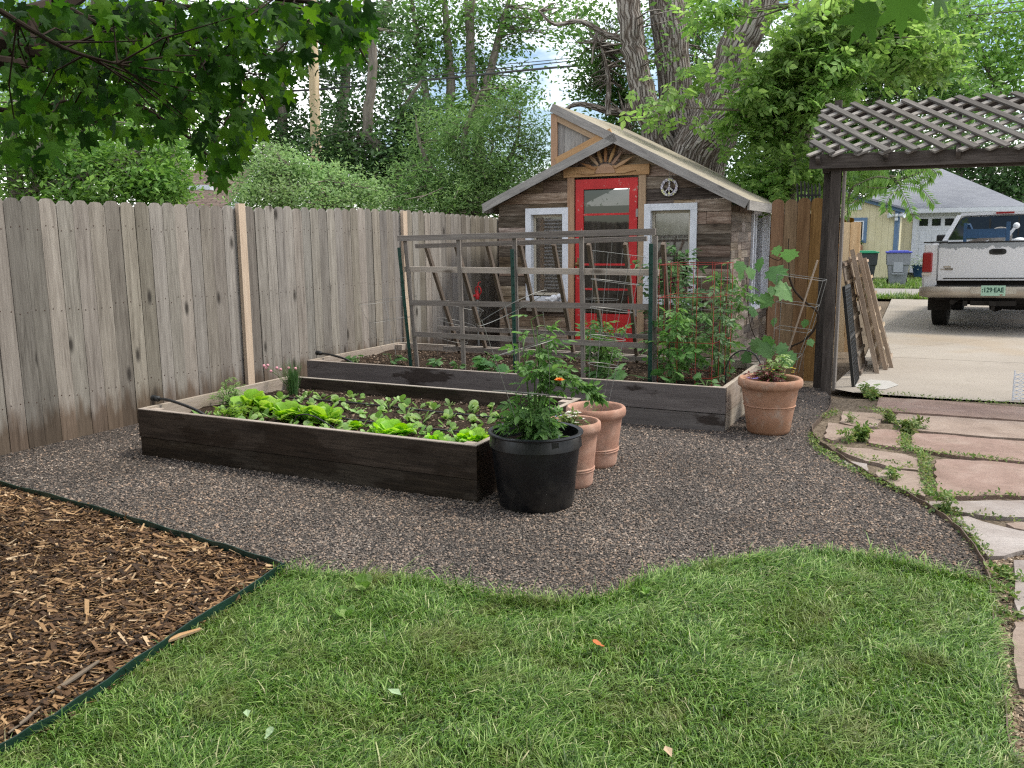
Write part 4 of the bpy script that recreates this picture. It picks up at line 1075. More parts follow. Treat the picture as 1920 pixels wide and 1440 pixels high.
# a stack of old lattice panels seen nearly edge-on, leaning left against the post
def lean_panel(label, base, top, depth, mat, n, thick=.02, cat='wooden panel', nm='lattice_panel'):
    """panel standing on the line base..base+U*depth, leaning over to top"""
    root = thing(nm, label, cat, base); up = np.asarray(top) - np.asarray(base); L = np.linalg.norm(up); un = up / L
    side = U; nn = nrm(np.cross(side, un))
    mb = MB()
    for i in range(n):
        a = base + side * (depth * (i + .5) / n); mb.beam(a, a + up, depth / n * .62, .014, up=nn, jit=.004)
    mb.build('slat', mat, root); mb = MB()
    for f in np.linspace(.03, .97, 7):
        mb.beam(base + un * L * f + nn * .016, base + un * L * f + side * depth + nn * .016, .034, .016, up=nn, jit=.004)
    mb.build('cross_slat', mat, root); return root
lean_panel('dark brown slatted panel leaning against the far side of the pergola post', P(9.75, -.66, .0), P(9.75, -.90, 1.22), .9, M['trellis_dark'], 8)
lean_panel('pale slatted panel leaning over the dark one behind the post', P(10.05, -.52, .0), P(10.05, -.86, 1.26), 1.0, M['pallet'], 15)
lean_panel('outermost pale slatted panel of the leaning stack by the driveway', P(10.35, -.42, .0), P(10.35, -.78, 1.22), 1.1, M['pallet'], 17)
for i, (u0, w0, w1, h, lab) in enumerate([(10.0, -.50, -.83, 1.34, 'tall thin pale slat leaning in front of the stacked panels'), (10.3, -.43, -.78, 1.30, 'second thin pale slat leaning on the stacked panels'), (10.5, -.38, -.74, 1.24, 'short pale slat resting on the outermost stacked panel')]):
    mb = MB(); mb.beam(P(u0, w0, 0), P(u0 + .05, w1, h), .045, .018, up=U)
    tag(mb.build('loose_slat', M['pallet'], org=P(u0, w0, 0)), lab, 'slat', 'loose slats leaning behind the post')
root = thing('mesh_screen', 'black framed wire mesh screen leaning against the pergola post', 'wire panel', P(9.05, -.70, 0))
pb, pt_ = P(9.0, -.66, 0), P(9.0, -.80, .98); un = nrm(pt_ - pb); L = np.linalg.norm(pt_ - pb); nn = nrm(np.cross(U, un))
mb = MB()
for a, b in ((pb, pt_), (pb + U * .55, pt_ + U * .55), (pb, pb + U * .55), (pt_, pt_ + U * .55), (pb + un * L * .5, pb + un * L * .5 + U * .55)): mb.beam(a, b, .03, .03, up=nn)
mb.build('frame', M['black'], root); mb = MB()
for i in range(16): mb.tube([pb + U * .55 * i / 15 + nn * .01, pt_ + U * .55 * i / 15 + nn * .01], .0018, 4)
for i in range(26): mb.tube([pb + un * L * i / 25 + nn * .01, pb + un * L * i / 25 + U * .55 + nn * .01], .0018, 4)
mb.build('mesh', M['black_metal'], root)
# black slatted rack poking above the cedar fence
root = thing('slatted_rack', 'black metal slatted rack sticking up behind the cedar pickets', 'rack', P(9.35, -1.22, 0))
mb = MB(); p0 = onu(1532, 372, 9.4)
for i in range(7):
    bq = P(9.4, -1.30 + i * .032, 1.55); tq = P(9.4 - .02, -1.335 + i * .036, 2.0 + .02 * math.sin(i))
    mb.tube([bq - Z * 1.55, bq, (bq + tq) / 2, tq, tq + V(-.006, 0, .03)], [.010, .010, .011, .009, .003], 6)
mb.build('tine', M['black_metal'], root)
mb = MB(); mb.beam(P(9.38, -1.33, 1.90), P(9.38, -1.10, 1.90), .014, .02); mb.beam(P(9.38, -1.32, 1.83), P(9.38, -1.10, 1.83), .014, .012); mb.build('cross_bar', M['black_metal'], root)
# white folding lattice at the right edge
root = thing('folding_lattice', 'white folding lattice section standing at the driveway edge', 'lattice', gp(1912, 752))
mb = MB(); A = gp(1898, 752); x = nrm(V(.97, -.1, 0)); H_ = .27
for i in range(7):
    for j in range(5):
        for s_ in (-1, 1):
            a = A + x * .06 * j + Z * (.025 + i * .036 + (.013 if s_ > 0 else -.013)); mb.beam(a, a + x * .058 - Z * .026 * s_, .004, .008, up=Z)
mb.tube([A, A + Z * .28], .006, 6); mb.tube([A + x * .25, A + x * .25 + Z * .28], .006, 6)
mb.build('slat', M['white'], root)
# ================================================================ pots
def pot(kind, label, c, r0, r1, h, mat, soil='pot_soil', bands=(), band_in=None):
    c = np.array([c[0], c[1], 0.0]); root = thing(kind, label, 'pot', c)
    mb = MB()
    if kind == 'terracotta_pot':
        prof = [(0, 0.0), (r0 * .93, 0.0), (r0, .012)]
        def rr(z): return r0 + (r1 * .88 - r0) * (z / (h * .84)) ** 1.1
        zs = sorted(set([h * f for f in np.linspace(.06, .80, 11)] + [b for b in bands] + [b + d_ for b in bands for d_ in (-.006, .006)]))
        for z in zs:
            bump_ = .006 if any(abs(z - b) < .003 for b in bands) else 0
            prof.append((rr(z) + bump_, z))
        prof += [(rr(h * .82) + .006, h * .82), (r1 * .93, h * .835), (r1 * .985, h * .86), (r1, h * .90), (r1, h * .94), (r1 * .985, h * .975), (r1 * .94, h), (r1 * .88, h * .995), (r1 * .84, h * .97), (r1 * .82, h * .9), (r1 * .76, h * .72)]
    else:
        prof = [(0, 0), (r0 * .96, 0), (r0, .015), (r0 + (r1 - r0) * .80, h * .80), (r0 + (r1 - r0) * .80 + .012, h * .805), (r1 * .985, h * .93), (r1 * .975, h * .95), (r1 * 1.03, h * .96), (r1 * 1.04, h * .975), (r1 * 1.03, h * .99), (r1 * .97, h * .995), (r1 * .93, h * .98), (r1 * .90, h * .70)]
    mb.lathe(c, prof, 56, wob=.006); mb.build('pot_body', mat, root)
    sz = h * (.86 if soil == 'high' else .80) if kind == 'terracotta_pot' else h * .80
    rs = prof[-1][0] * 1.07; mb = MB(); vs = [c + Z * sz]; fs = []
    for j, q in enumerate((.35, .7, 1.0)):
        for k in range(24):
            a = 2 * math.pi * k / 24; vs.append(c + V(rs * q * math.cos(a), rs * q * math.sin(a), sz + random.uniform(-.008, .008)))
    for k in range(24): fs.append((0, 1 + k, 1 + (k + 1) % 24))
    for j in range(2):
        for k in range(24): a0 = 1 + j * 24; fs.append((a0 + k, a0 + 24 + k, a0 + 24 + (k + 1) % 24, a0 + (k + 1) % 24))
    mb.add(vs, fs, smooth=True); mb.build('soil', M['pot_soil'], root)
    return root, c, sz
pb_c = gp(1005, 945)
black_pot, pbc, pbz = pot('nursery_pot', 'large black plastic nursery pot with a leafy plant, by the bed corner', pb_c + V(0, .02, 0), .212, .258, .43, M['black_pot'])
mb = MB()
for k in range(4):
    a = .4 + k * 1.5708; d = V(math.cos(a), math.sin(a), 0); mb.obox(pbc + d * .247 + Z * .375, d * .010, Z * .03, np.cross(Z, d) * .02)
mb.build('grip', M['black_pot'], black_pot)
t1, t1c, t1z = pot('terracotta_pot', 'smaller pink terracotta pot right behind the black pot', dp(1074, 800, 5.06), .122, .172, .40, M['terra_pale'], bands=(.10, .115))
t2, t2c, t2z = pot('terracotta_pot', 'terracotta pot with a wire cage, second behind the black pot', dp(1117, 800, 5.53), .138, .198, .395, M['terra_pale'], bands=(.105, .12))
t3, t3c, t3z = pot('terracotta_pot', 'brown banded terracotta pot of purple leaves at the right corner of the far bed', gp(1439, 812) + V(.02, .05, 0), .158, .240, .425, M['terra'], bands=(.215,))
c = dp(1452, 720, 6.9); c[2] = 0
root = thing('white_bucket', 'white plastic bucket behind the banded terracotta pot', 'bucket', c)
mb = MB(); mb.lathe(c, [(0, 0), (.12, 0), (.125, .01), (.150, .30), (.163, .305), (.163, .325), (.155, .327), (.150, .31), (.14, .2)], 36); mb.build('bucket_body', M['white'], root)
mb = MB(); mb.ring(c + Z * .32, .185, .003, 24, 5, nvec=V(.1, .1, 1)); mb.build('handle', M['wire'], root)
mb = MB(); mb.lathe(c + Z * .25, [(0, 0), (.142, .0)], 24); mb.build('soil', M['pot_soil'], root)

# ================================================================ leaves
def rotm(n_, g, up=.6, spread=1.0):
    """n_ random frames: normals lean to +z by `up`"""
    nz = g.normal(0, spread, (n_, 3)); nz[:, 2] += up * 2.2; nz /= np.linalg.norm(nz, axis=1)[:, None]
    t = g.normal(0, 1, (n_, 3)); t -= nz * (t * nz).sum(1)[:, None]; t /= np.linalg.norm(t, axis=1)[:, None]
    return t, np.cross(nz, t), nz
def put_leaves(pos, size, tv, tf, frames):
    t, b, nz = frames; tv = np.asarray(tv, float); tf = np.asarray(tf); k = len(tv)
    size = np.asarray(size)
    VV = pos[:, None] + size[:, None, None] * (tv[None, :, 0, None] * t[:, None] + tv[None, :, 1, None] * b[:, None] + tv[None, :, 2, None] * nz[:, None])
    FF = tf[None] + (np.arange(len(pos)) * k)[:, None, None]
    return VV.reshape(-1, 3), FF.reshape(-1, tf.shape[1])
L_SIMPLE = ([(0, 0, 0), (.42, .26, .07), (1, 0, -.03), (.42, -.26, .07)], [(0, 2, 1), (0, 3, 2)])
L_LONG = ([(0, 0, 0), (.4, .13, .04), (1, 0, -.08), (.4, -.13, .04)], [(0, 2, 1), (0, 3, 2)])
def broadleaf():
    vs = []; fs = []
    for (x, y, a, s_) in ((.14, 0, 1.15, .42), (.14, 0, -1.15, .42), (.40, 0, .85, .50), (.40, 0, -.85, .50), (.62, 0, .1, .55)):
        b = len(vs); c, sn = math.cos(a), math.sin(a)
        for (u_, v_, w_) in ((0, 0, 0), (.30, .26, .05), (.62, .24, .0), (1.0, 0, -.14), (.55, -.27, .0), (.26, -.24, .05)):
            vs.append((x + s_ * (u_ * c - v_ * sn), s_ * (u_ * sn + v_ * c), w_ * s_ - .10 * (x + s_ * u_ * c) ** 2))
        fs += [(b, b + i + 1, b + i) for i in range(1, 5)]
    return vs, fs
L_BROAD = broadleaf()
def pinnate(n=4, w=.17, L=.34):
    vs = []; fs = []
    for i in range(n):
        x = .12 + .72 * i / n
        for s_ in (-1, 1):
            b = len(vs); y = s_ * L * (1 - .45 * abs(i / n - .35)); vs += [(x, 0, 0), (x + .02, y * .5, .03), (x + .16, y, -.05), (x + .16, y * .45, .03)]; fs += [(b, b + 1, b + 2), (b, b + 2, b + 3)] if s_ > 0 else [(b, b + 2, b + 1), (b, b + 3, b + 2)]
    b = len(vs); vs += [(.8, 0, 0), (.9, .08, 0), (1.12, 0, -.06), (.9, -.08, 0)]; fs += [(b, b + 2, b + 1), (b, b + 3, b + 2)]
    return vs, fs
L_PIN = pinnate()
def maple():
    pts = [(0, 0), (-.04, .14), (-.02, .33), (.14, .31), (.22, .55), (.38, .44), (.56, .56), (.58, .34), (.70, .32), (.80, .16), (.90, .12), (1.0, 0)]
    out = pts + [(x, -y) for x, y in pts[1:-1][::-1]]
    vs = [(.32, 0, .0)] + [(x, y, -.22 * (y * y) - .10 * max(0, x - .4) ** 2 * 2) for x, y in out]; n_ = len(out)
    return vs, [(0, 1 + i, 1 + (i + 1) % n_) for i in range(n_)]
def maple_deep():
    c = (.36, 0); out = [(0, 0)]
    for a, r in ((-158, .34), (-140, .30), (-122, .47), (-104, .34), (-86, .27), (-70, .44), (-54, .60), (-44, .42), (-27, .25), (-14, .42), (-7, .46)): out.append((c[0] + r * math.cos(R(a)), r * math.sin(R(a))))
    out = out + [(1.0, 0)] + [(x, -y) for x, y in out[1:][::-1]]
    vs = [(.36, 0, .03)] + [(x, y, -.30 * (y * y) - .16 * max(0, x - .3) ** 2) for x, y in out]; n_ = len(out)
    return vs, [(0, 1 + i, 1 + (i + 1) % n_) for i in range(n_)]
L_MAPLE = maple(); L_DEEP = maple_deep()
M['tomato'] = leafmat('tomato_leaf', [(.065, .155, .040), (.12, .255, .065), (.20, .36, .11)], .42, .5)
M['tomato_dark'] = leafmat('dark_tomato_leaf', [(.045, .105, .038), (.085, .175, .065), (.15, .26, .11)], .35, .5)
M['lettuce'] = leafmat('lettuce_leaf', [(.17, .36, .03), (.26, .50, .05), (.36, .58, .09), (.48, .66, .16)], .45, .45)
M['seedling'] = leafmat('seedling_leaf', [(.12, .25, .05), (.21, .38, .09), (.34, .50, .19), (.42, .55, .26)], .4, .45)
M['stem'] = plain('green_stem', (.085, .16, .04), .6, .3)
M['weed'] = leafmat('weed_leaf', [(.06, .12, .03), (.12, .21, .05), (.22, .31, .09), (.30, .30, .13)], .35)
M['chive'] = leafmat('chive_leaf', [(.05, .12, .035), (.09, .19, .06)], .2)
M['squash'] = leafmat('squash_leaf', [(.07, .17, .05), (.11, .24, .075), (.16, .30, .11)], .35)
M['plum'] = leafmat('purple_leaf', [(.08, .018, .020), (.16, .045, .040), (.26, .10, .075)], .2)
M['orange_fl'] = plain('orange_petal', (.85, .22, .015), .6, .3)
M['yellow_fl'] = plain('yellow_petal', (.75, .60, .10), .6, .3)
M['lilac_fl'] = plain('lilac_petal', (.32, .28, .70), .6, .3)
M['white_fl'] = plain('white_petal', (.72, .70, .62), .6, .3)
M['pink_fl'] = plain('pink_petal', (.68, .33, .38), .7, .2)
M['maroon_fl'] = plain('maroon_petal', (.13, .012, .05), .7, .2)

def leafy_plant(name, label, base, hgt, rad, nstem, nleaf, lsz, leafm, tmpl=L_BROAD, cat='plant', group=None, lean=(0, 0), seed=0, droop=.2, stemr=.006, lo=.15, up=.45, parentless=True):
    g = np.random.default_rng(seed + 11); base = np.asarray(base, float); root = thing(name, label, cat, base, group)
    mb = MB(); nodes = []; wts = []
    for s_ in range(nstem):
        a = g.uniform(0, 6.28); tip = base + V(math.cos(a) * rad * g.uniform(.2, .9), math.sin(a) * rad * g.uniform(.2, .9), hgt * g.uniform(.62, 1.0)) + V(lean[0], lean[1], 0)
        if s_ == 0: tip = base + V(lean[0] * 1.1, lean[1] * 1.1, hgt)
        mid = base * .5 + tip * .5 + g.normal(0, .03 * hgt, 3) + Z * hgt * .08
        ln = smooth_line([base + V(math.cos(a), math.sin(a), 0) * .012, mid, tip], 6); mb.tube(ln, list(np.linspace(stemr, stemr * .35, len(ln))), 6)
        for f in np.linspace(lo, 1, 9):
            q = ln[int(f * (len(ln) - 1))]; nodes.append(q)
            if g.random() < .8 and f > .2:
                aa = g.uniform(0, 6.28); L = rad * g.uniform(.4, .95) * (1.1 - .5 * f)
                e = q + V(math.cos(aa) * L, math.sin(aa) * L, L * g.uniform(-.1, .5)); mb.tube([q, (q + e) / 2 + Z * L * .12, e], [stemr * .45, stemr * .3, stemr * .18], 4, cap=False)
                nodes += [(q + e) / 2 + Z * L * .1, e, e]
    mb.build('stem', M['stem'], root)
    nodes = np.array(nodes); ii = g.integers(0, len(nodes), nleaf); pos = nodes[ii] + g.normal(0, rad * .07, (nleaf, 3))
    out = pos - (base + V(lean[0], lean[1], 0) * .5); out[:, 2] = 0; out /= (np.linalg.norm(out, axis=1)[:, None] + 1e-6)
    t = out + g.normal(0, .55, (nleaf, 3)); t[:, 2] = g.normal(.05 - droop, .35, nleaf); t /= np.linalg.norm(t, axis=1)[:, None]
    nz = g.normal(0, .45, (nleaf, 3)) + V(0, 0, 1); nz -= t * (t * nz).sum(1)[:, None]; nz /= np.linalg.norm(nz, axis=1)[:, None]
    VV, FF = put_leaves(pos, lsz * g.uniform(.55, 1.25, nleaf), *tmpl, (t, np.cross(nz, t), nz))
    build_np('foliage', VV, FF, M[leafm], root)
    return root
def flower(root, c, r, mat, n=10, nm='flower', layers=2):
    mb = MB(); c = np.asarray(c, float)
    for l in range(layers):
        for k in range(n):
            a = 6.283 * k / n + l * .3; d = V(math.cos(a), math.sin(a), .25 + .5 * l); s_ = V(-math.sin(a), math.cos(a), 0)
            rr = r * (1 - .3 * l); mb.add([c, c + d * rr * .6 + s_ * rr * .22, c + d * rr, c + d * rr * .6 - s_ * rr * .22], [(0, 1, 2, 3)])
    mb.ball(c + Z * r * .15, r * .22, 6, 4)
    return mb.build(nm, M[mat], root)

tall = leafy_plant('potted_plant', 'tall leafy marigold plant with one orange flower, growing in the black pot', pbc + Z * pbz, .70, .17, 7, 150, .095, 'tomato', seed=1, lean=(-.02, 0), stemr=.007, lo=.05)
# bushy base and a side shoot with the orange flower
tb = leafy_plant('potted_plant', 'low dense green bush at the foot of the tall plant in the black pot', pbc + Z * pbz + V(.0, .0, 0), .22, .17, 11, 190, .07, 'tomato', seed=2, droop=.25)
fp = dp(1049, 714, 4.35); mb = MB(); mb.tube(smooth_line([pbc + Z * pbz, pbc + V(.06, 0, pbz + .25), fp], 5), [.004] * 11, 5); mb.build('flower_stem', M['stem'], tall)
flower(tall, fp, .030, 'orange_fl', 11, layers=3)
g_ = np.random.default_rng(5)
arm = smooth_line([pbc + V(.03, 0, pbz + .3), dp(1040, 700, 4.55), dp(1090, 725, 4.6), dp(1118, 745, 4.62)], 6); mb = MB(); mb.tube(arm, .004, 5); mb.build('side_shoot', M['stem'], tall)
pos = np.array([arm[int(i)] for i in g_.integers(4, len(arm), 60)]); t = g_.normal(0, .6, (60, 3)) + V(.9, 0, -.2); t /= np.linalg.norm(t, axis=1)[:, None]; nz = g_.normal(0, .4, (60, 3)) + V(0, 0, 1); nz -= t * (t * nz).sum(1)[:, None]; nz /= np.linalg.norm(nz, axis=1)[:, None]
build_np('shoot_foliage', *put_leaves(pos, g_.uniform(.05, .10, 60), *L_BROAD, (t, np.cross(nz, t), nz)), M['tomato'], tall)
mb = MB(); q = pbc + V(.13, -.04, pbz + .03); mb.obox(q, V(.004, 0, .028), V(.006, .002, -.001), V(0, .0008, 0)); tag(mb.build('plant_tag', M['white'], org=q), 'small white plastic tag stuck in the soil of the black pot', 'tag')

r1_ = leafy_plant('potted_flowers', 'cream and lilac blossoms in the smaller terracotta pot', t1c + Z * t1z, .13, .10, 7, 110, .045, 'weed', L_SIMPLE, 'flowers', seed=4)
for k in range(26):
    a = random.uniform(0, 6.28); rr = random.uniform(0, .09); q = t1c + V(-.03 + math.cos(a) * rr, math.sin(a) * rr, t1z + .07 + random.uniform(0, .06)); flower(r1_, q, .018, 'white_fl' if q[0] > t1c[0] - .05 else 'lilac_fl', 6, layers=1)
leafy_plant('seedling', 'tiny green seedling in the caged terracotta pot', t2c + Z * t2z, .06, .05, 3, 14, .03, 'seedling', L_SIMPLE, seed=6, stemr=.002)
r3_ = leafy_plant('potted_flowers', 'purple leaved plant with small yellow flowers in the banded pot', t3c + Z * t3z, .14, .17, 12, 420, .042, 'plum', L_SIMPLE, 'flowers', seed=7, droop=0)
gl = leafy_plant('potted_plant', 'pale green feathery plant rising behind the purple leaves in the banded pot', t3c + Z * t3z + V(.07, .09, 0), .24, .10, 5, 90, .06, 'seedling', L_BROAD, seed=8)
for k in range(12):
    q = t3c + V(random.uniform(-.05, .17), random.uniform(-.12, .12), t3z + random.uniform(.11, .18)); flower(r3_, q, .014, 'yellow_fl', 5, layers=1)
for k in range(5):
    q = t3c + V(-.16 + random.uniform(-.03, .05), -.05 + random.uniform(-.04, .04), t3z + .09); flower(r3_, q, .017, 'lilac_fl', 5, layers=1)

# ---- wire cages
def cage(label, rings, legs, mat='wire', r=.0018, group='wire tomato cages', tilt=None):
    """rings: (centre, radius, normal); legs: lists of points"""
    root = thing('tomato_cage', label, 'plant cage', legs[0][-1], group)
    for c, rad, nv_ in rings:
        mb = MB(); mb.ring(c, rad, r, 36, 5, nvec=nv_); mb.build('ring', M[mat], root)
    for l in legs:
        mb = MB(); mb.tube([np.asarray(q) for q in l], r, 5); mb.build('leg', M[mat], root)
    return root
def cone_cage(label, base, rb, rt, h, nring=3, nleg=4, tilt=(0, 0), **kw):
    base = np.asarray(base, float); ax = nrm(V(tilt[0], tilt[1], 1)); rings = []; legs = []
    for i in range(nring):
        f = .34 + .66 * i / (nring - 1); rings.append((base + ax * h * f, rb + (rt - rb) * f, ax))
    x = nrm(np.cross(ax, (.3, .9, .1))); y = np.cross(ax, x)
    for k in range(nleg):
        a = 6.283 * k / nleg + .6; d = x * math.cos(a) + y * math.sin(a); legs.append([base + ax * h + d * rt, base + d * rb])
    return cage(label, rings, legs, **kw)
cage('tilted wire cage around the tall plant in the black pot',
     [(dp(960, 578, 4.5), .205, V(-.50, .2, 1)), (dp(985, 652, 4.52), .15, V(-.28, .1, 1)), (dp(978, 737, 4.52), .16, V(.1, .2, 1))],
     [[dp(903, 600, 4.4), dp(958, 760, 4.5), pbc + V(-.06, -.02, pbz - .02)], [dp(1018, 585, 4.42), dp(1030, 680, 4.5), pbc + V(.08, -.02, pbz - .02)], [dp(948, 575, 4.66), dp(968, 680, 4.6), pbc + V(-.02, .08, pbz - .02)]])
cone_cage('upright wire cage standing in the second terracotta pot', t2c + Z * (t2z - .02), .06, .175, 1.10, 5, 4, (.13, 0))
cone_cage('wide faint wire cage at the fence end of the trellis bed', P(7.35, -4.95, .27), .10, .30, .62, 3, 4, (-.15, .1))
cone_cage('wire cage leaning beside the left trellis post', P(7.7, -4.55, .27), .12, .25, .56, 3, 4, (.25, 0))
cone_cage('wire cage around the tomato right of the middle green post', P(7.3, -2.72, .27), .10, .20, 1.2, 4, 4, (.03, 0))
cone_cage('wire cage behind the red one, at the right end of the far bed', P(7.85, -1.85, .27), .12, .26, .85, 3, 4, (.06, 0))
# red folding cage
root = thing('tomato_cage', 'red coated square wire cage around the biggest tomato plants', 'plant cage', P(7.15, -1.80, .27), 'wire tomato cages')
rc = [P(6.95, -2.06, 0), P(6.95, -1.60, 0), P(7.40, -1.55, 0), P(7.40, -2.03, 0)]
for zz in (.33, .62, 1.0, 1.27):
    mb = MB(); mb.tube([q + Z * zz + V(0, 0, random.uniform(-.01, .01)) for q in rc], .0028, 5, closed=True, smooth=False); mb.build('ring', M['red_wire'], root)
for k in range(4):
    a, b = rc[k], rc[(k + 1) % 4]
    for f in (0, .36, .7): mb = MB(); mb.tube([a + (b - a) * f + Z * .2, a + (b - a) * f + Z * 1.28], .0028, 5); mb.build('leg', M['red_wire'], root)
# vine cage by the cedar fence
root = thing('tomato_cage', 'tapering square wire cage holding the vine in front of the cedar fence', 'plant cage', P(8.3, -1.1, 0), 'wire tomato cages')
uc = 8.05
def sq(px0, px1, py, dz=0):
    a = onu(px0, py, uc - .12); b = onu(px1, py + (px1 - px0) * .14, uc - .12); return [a, b, b + U * .3 + Wv * .0, a + U * .3]
LV = [sq(1457, 1543, 515), sq(1455, 1529, 566), sq(1452, 1514, 616), sq(1449, 1496, 665), sq(1452, 1488, 702)]
for q in LV[:4]: mb = MB(); mb.tube(q, .0026, 5, closed=True, smooth=False); mb.build('ring', M['wire'], root)
for k in range(4): mb = MB(); mb.tube([q[k] for q in LV] , .0026, 5); mb.build('leg', M['wire'], root)
mb = MB(); mb.tube([onu(1533, 488, uc - .2), onu(1477, 662, uc - .1)], .008, 6); mb.tube([onu(1477, 662, uc - .1), onu(1470, 705, uc - .1)], .007, 6)
tag(mb.build('bamboo_stake', M['pallet'], org=onu(1470, 705, uc - .1)), 'thin tan stake tilted through the vine cage', 'garden stake')
# vine
vroot = thing('vine', 'climbing vine with broad lobed leaves winding through the cage', 'vine', P(8.05, -1.3, 0))
mb = MB()
mb.tube(smooth_line([onu(1480, 520, uc), onu(1490, 545, uc - .02), onu(1512, 568, uc), onu(1528, 580, uc), onu(1535, 595, uc), onu(1525, 620, uc), onu(1505, 640, uc), onu(1480, 655, uc), onu(1470, 705, uc)], 5), [.010] * 30 + [.008] * 11, 7)
mb.tube(smooth_line([onu(1480, 520, uc), onu(1478, 470, uc), onu(1479, 447, uc)], 5), .005, 5); mb.tube(smooth_line([onu(1440, 480, uc), onu(1460, 488, uc), onu(1470, 475, uc)], 5), .004, 5)
mb.tube(smooth_line([onu(1480, 650, uc), onu(1440, 665, uc), onu(1420, 640, uc), onu(1405, 600, uc), onu(1400, 520, uc)], 5), .004, 5)
mb.build('stem', M['bark_dark'], vroot)
vl = [(1480, 478, .15), (1457, 470, .10), (1455, 512, .19), (1470, 545, .20), (1437, 563, .14), (1412, 584, .11), (1425, 495, .13), (1388, 500, .12), (1448, 545, .09), (1510, 606, .08), (1520, 642, .07), (1420, 648, .15), (1438, 655, .17), (1400, 670, .12), (1468, 655, .14), (1480, 672, .15), (1452, 603, .08), (1440, 640, .13), (1390, 515, .12), (1408, 512, .12), (1370, 540, .1)]
pos = np.array([onu(a, b, uc - random.uniform(-.02, .18)) for a, b, s_ in vl]); sz = np.array([s_ for *_, s_ in vl])
g_ = np.random.default_rng(12); nn_ = len(vl); t = g_.normal(0, .5, (nn_, 3)) + V(.1, -.1, -.9); t /= np.linalg.norm(t, axis=1)[:, None]; nz = g_.normal(0, .35, (nn_, 3)) + V(0, -1, .55); nz -= t * (t * nz).sum(1)[:, None]; nz /= np.linalg.norm(nz, axis=1)[:, None]
build_np('foliage', *put_leaves(pos - t * sz[:, None] * .4, sz * 1.05, *L_MAPLE, (t, np.cross(nz, t), nz)), M['squash'], vroot)

# ---- things growing in the far bed
TG = 'tomato plants in the far raised bed'
leafy_plant('tomato_plant', 'bushy tomato plant inside the wire cage, right of the middle post', P(7.25, -2.68, .27), .48, .22, 7, 110, .115, 'tomato', group=TG, seed=21)
leafy_plant('tomato_plant', 'large tomato plant filling the front of the red cage', P(7.05, -1.95, .27), .62, .24, 8, 135, .125, 'tomato', group=TG, seed=22)
leafy_plant('tomato_plant', 'tall tomato plant at the right side of the red cage, shoots over its rim', P(7.25, -1.62, .27), .86, .22, 6, 100, .12, 'tomato_dark', group=TG, seed=23)
leafy_plant('tomato_plant', 'dark tomato plant behind the red cage against the shed wall', P(7.85, -2.15, .27), .95, .20, 6, 100, .12, 'tomato_dark', group=TG, seed=24)
leafy_plant('tomato_plant', 'lanky tomato plant with pale shoots at the right back corner', P(7.85, -1.68, .27), .98, .22, 5, 60, .12, 'tomato', group=TG, seed=25)
o = leafy_plant('flowering_shrub', 'dark shrub with maroon blossoms below the right window of the shed', P(9.9, -2.75, 0), 1.35, .38, 9, 900, .085, 'tomato_dark', L_SIMPLE, 'shrub', seed=26)
for k in range(16): q = P(9.65, -2.72, .95) + g_.normal(0, .08, 3); flower(o, q, .05, 'maroon_fl', 8, layers=2)
SG = 'young squash plants along the far bed'
def squash(label, u_, w_, s_, seed):
    g = np.random.default_rng(seed); base = P(u_, w_, .275); root = thing('squash_plant', label, 'plant', base, SG); mb = MB(); pos = []; ts = []; ns = []; szs = []
    for k in range(int(5 + s_ * 40)):
        a = g.uniform(0, 6.28); d = V(math.cos(a), math.sin(a), 0); L = s_ * g.uniform(.4, 1); e = base + d * L + Z * s_ * g.uniform(.35, .95)
        mb.tube([base, base + d * L * .4 + Z * s_ * .4, e], .003, 5); pos.append(e); t = nrm(d + Z * g.uniform(-.5, .1)); n__ = nrm(V(0, 0, 1) + g.normal(0, .35, 3)); n__ = nrm(n__ - t * (t @ n__)); ts.append(t); ns.append(n__); szs.append(s_ * g.uniform(.5, .8))
    mb.build('stem', M['stem'], root); ts, ns, pos = map(np.array, (ts, ns, pos))
    build_np('foliage', *put_leaves(pos - ts * .01, np.array(szs), *L_MAPLE, (ts, np.cross(ns, ts), ns)), M['squash'], root)
for i, (u_, w_, s_, lab) in enumerate([(6.85, -5.10, .10, 'small squash seedling near the hose end of the trellis bed'), (6.95, -4.75, .12, 'squash seedling just left of the left green post'), (7.0, -4.25, .10, 'squash seedling between the left post and the next upright'),
        (6.9, -3.98, .08, 'tiny squash seedling at the second upright'), (6.95, -3.72, .17, 'broad leaved squash plant left of the middle green post'), (7.0, -3.15, .14, 'squash plant right of the middle green post'), (6.85, -2.95, .10, 'small squash plant behind the terracotta pots'),
        (6.80, -2.38, .19, 'pale green squash plant left of the right green post'), (6.82, -2.55, .12, 'squash seedling under the caged tomato'), (6.80, -1.92, .14, 'squash plant at the foot of the red cage'), (6.85, -1.62, .10, 'yellowing squash seedling at the right corner of the far bed'), (6.78, -3.55, .15, 'squash plant whose leaves reach over the front board')]):
    squash(lab, u_, w_, s_, 40 + i)

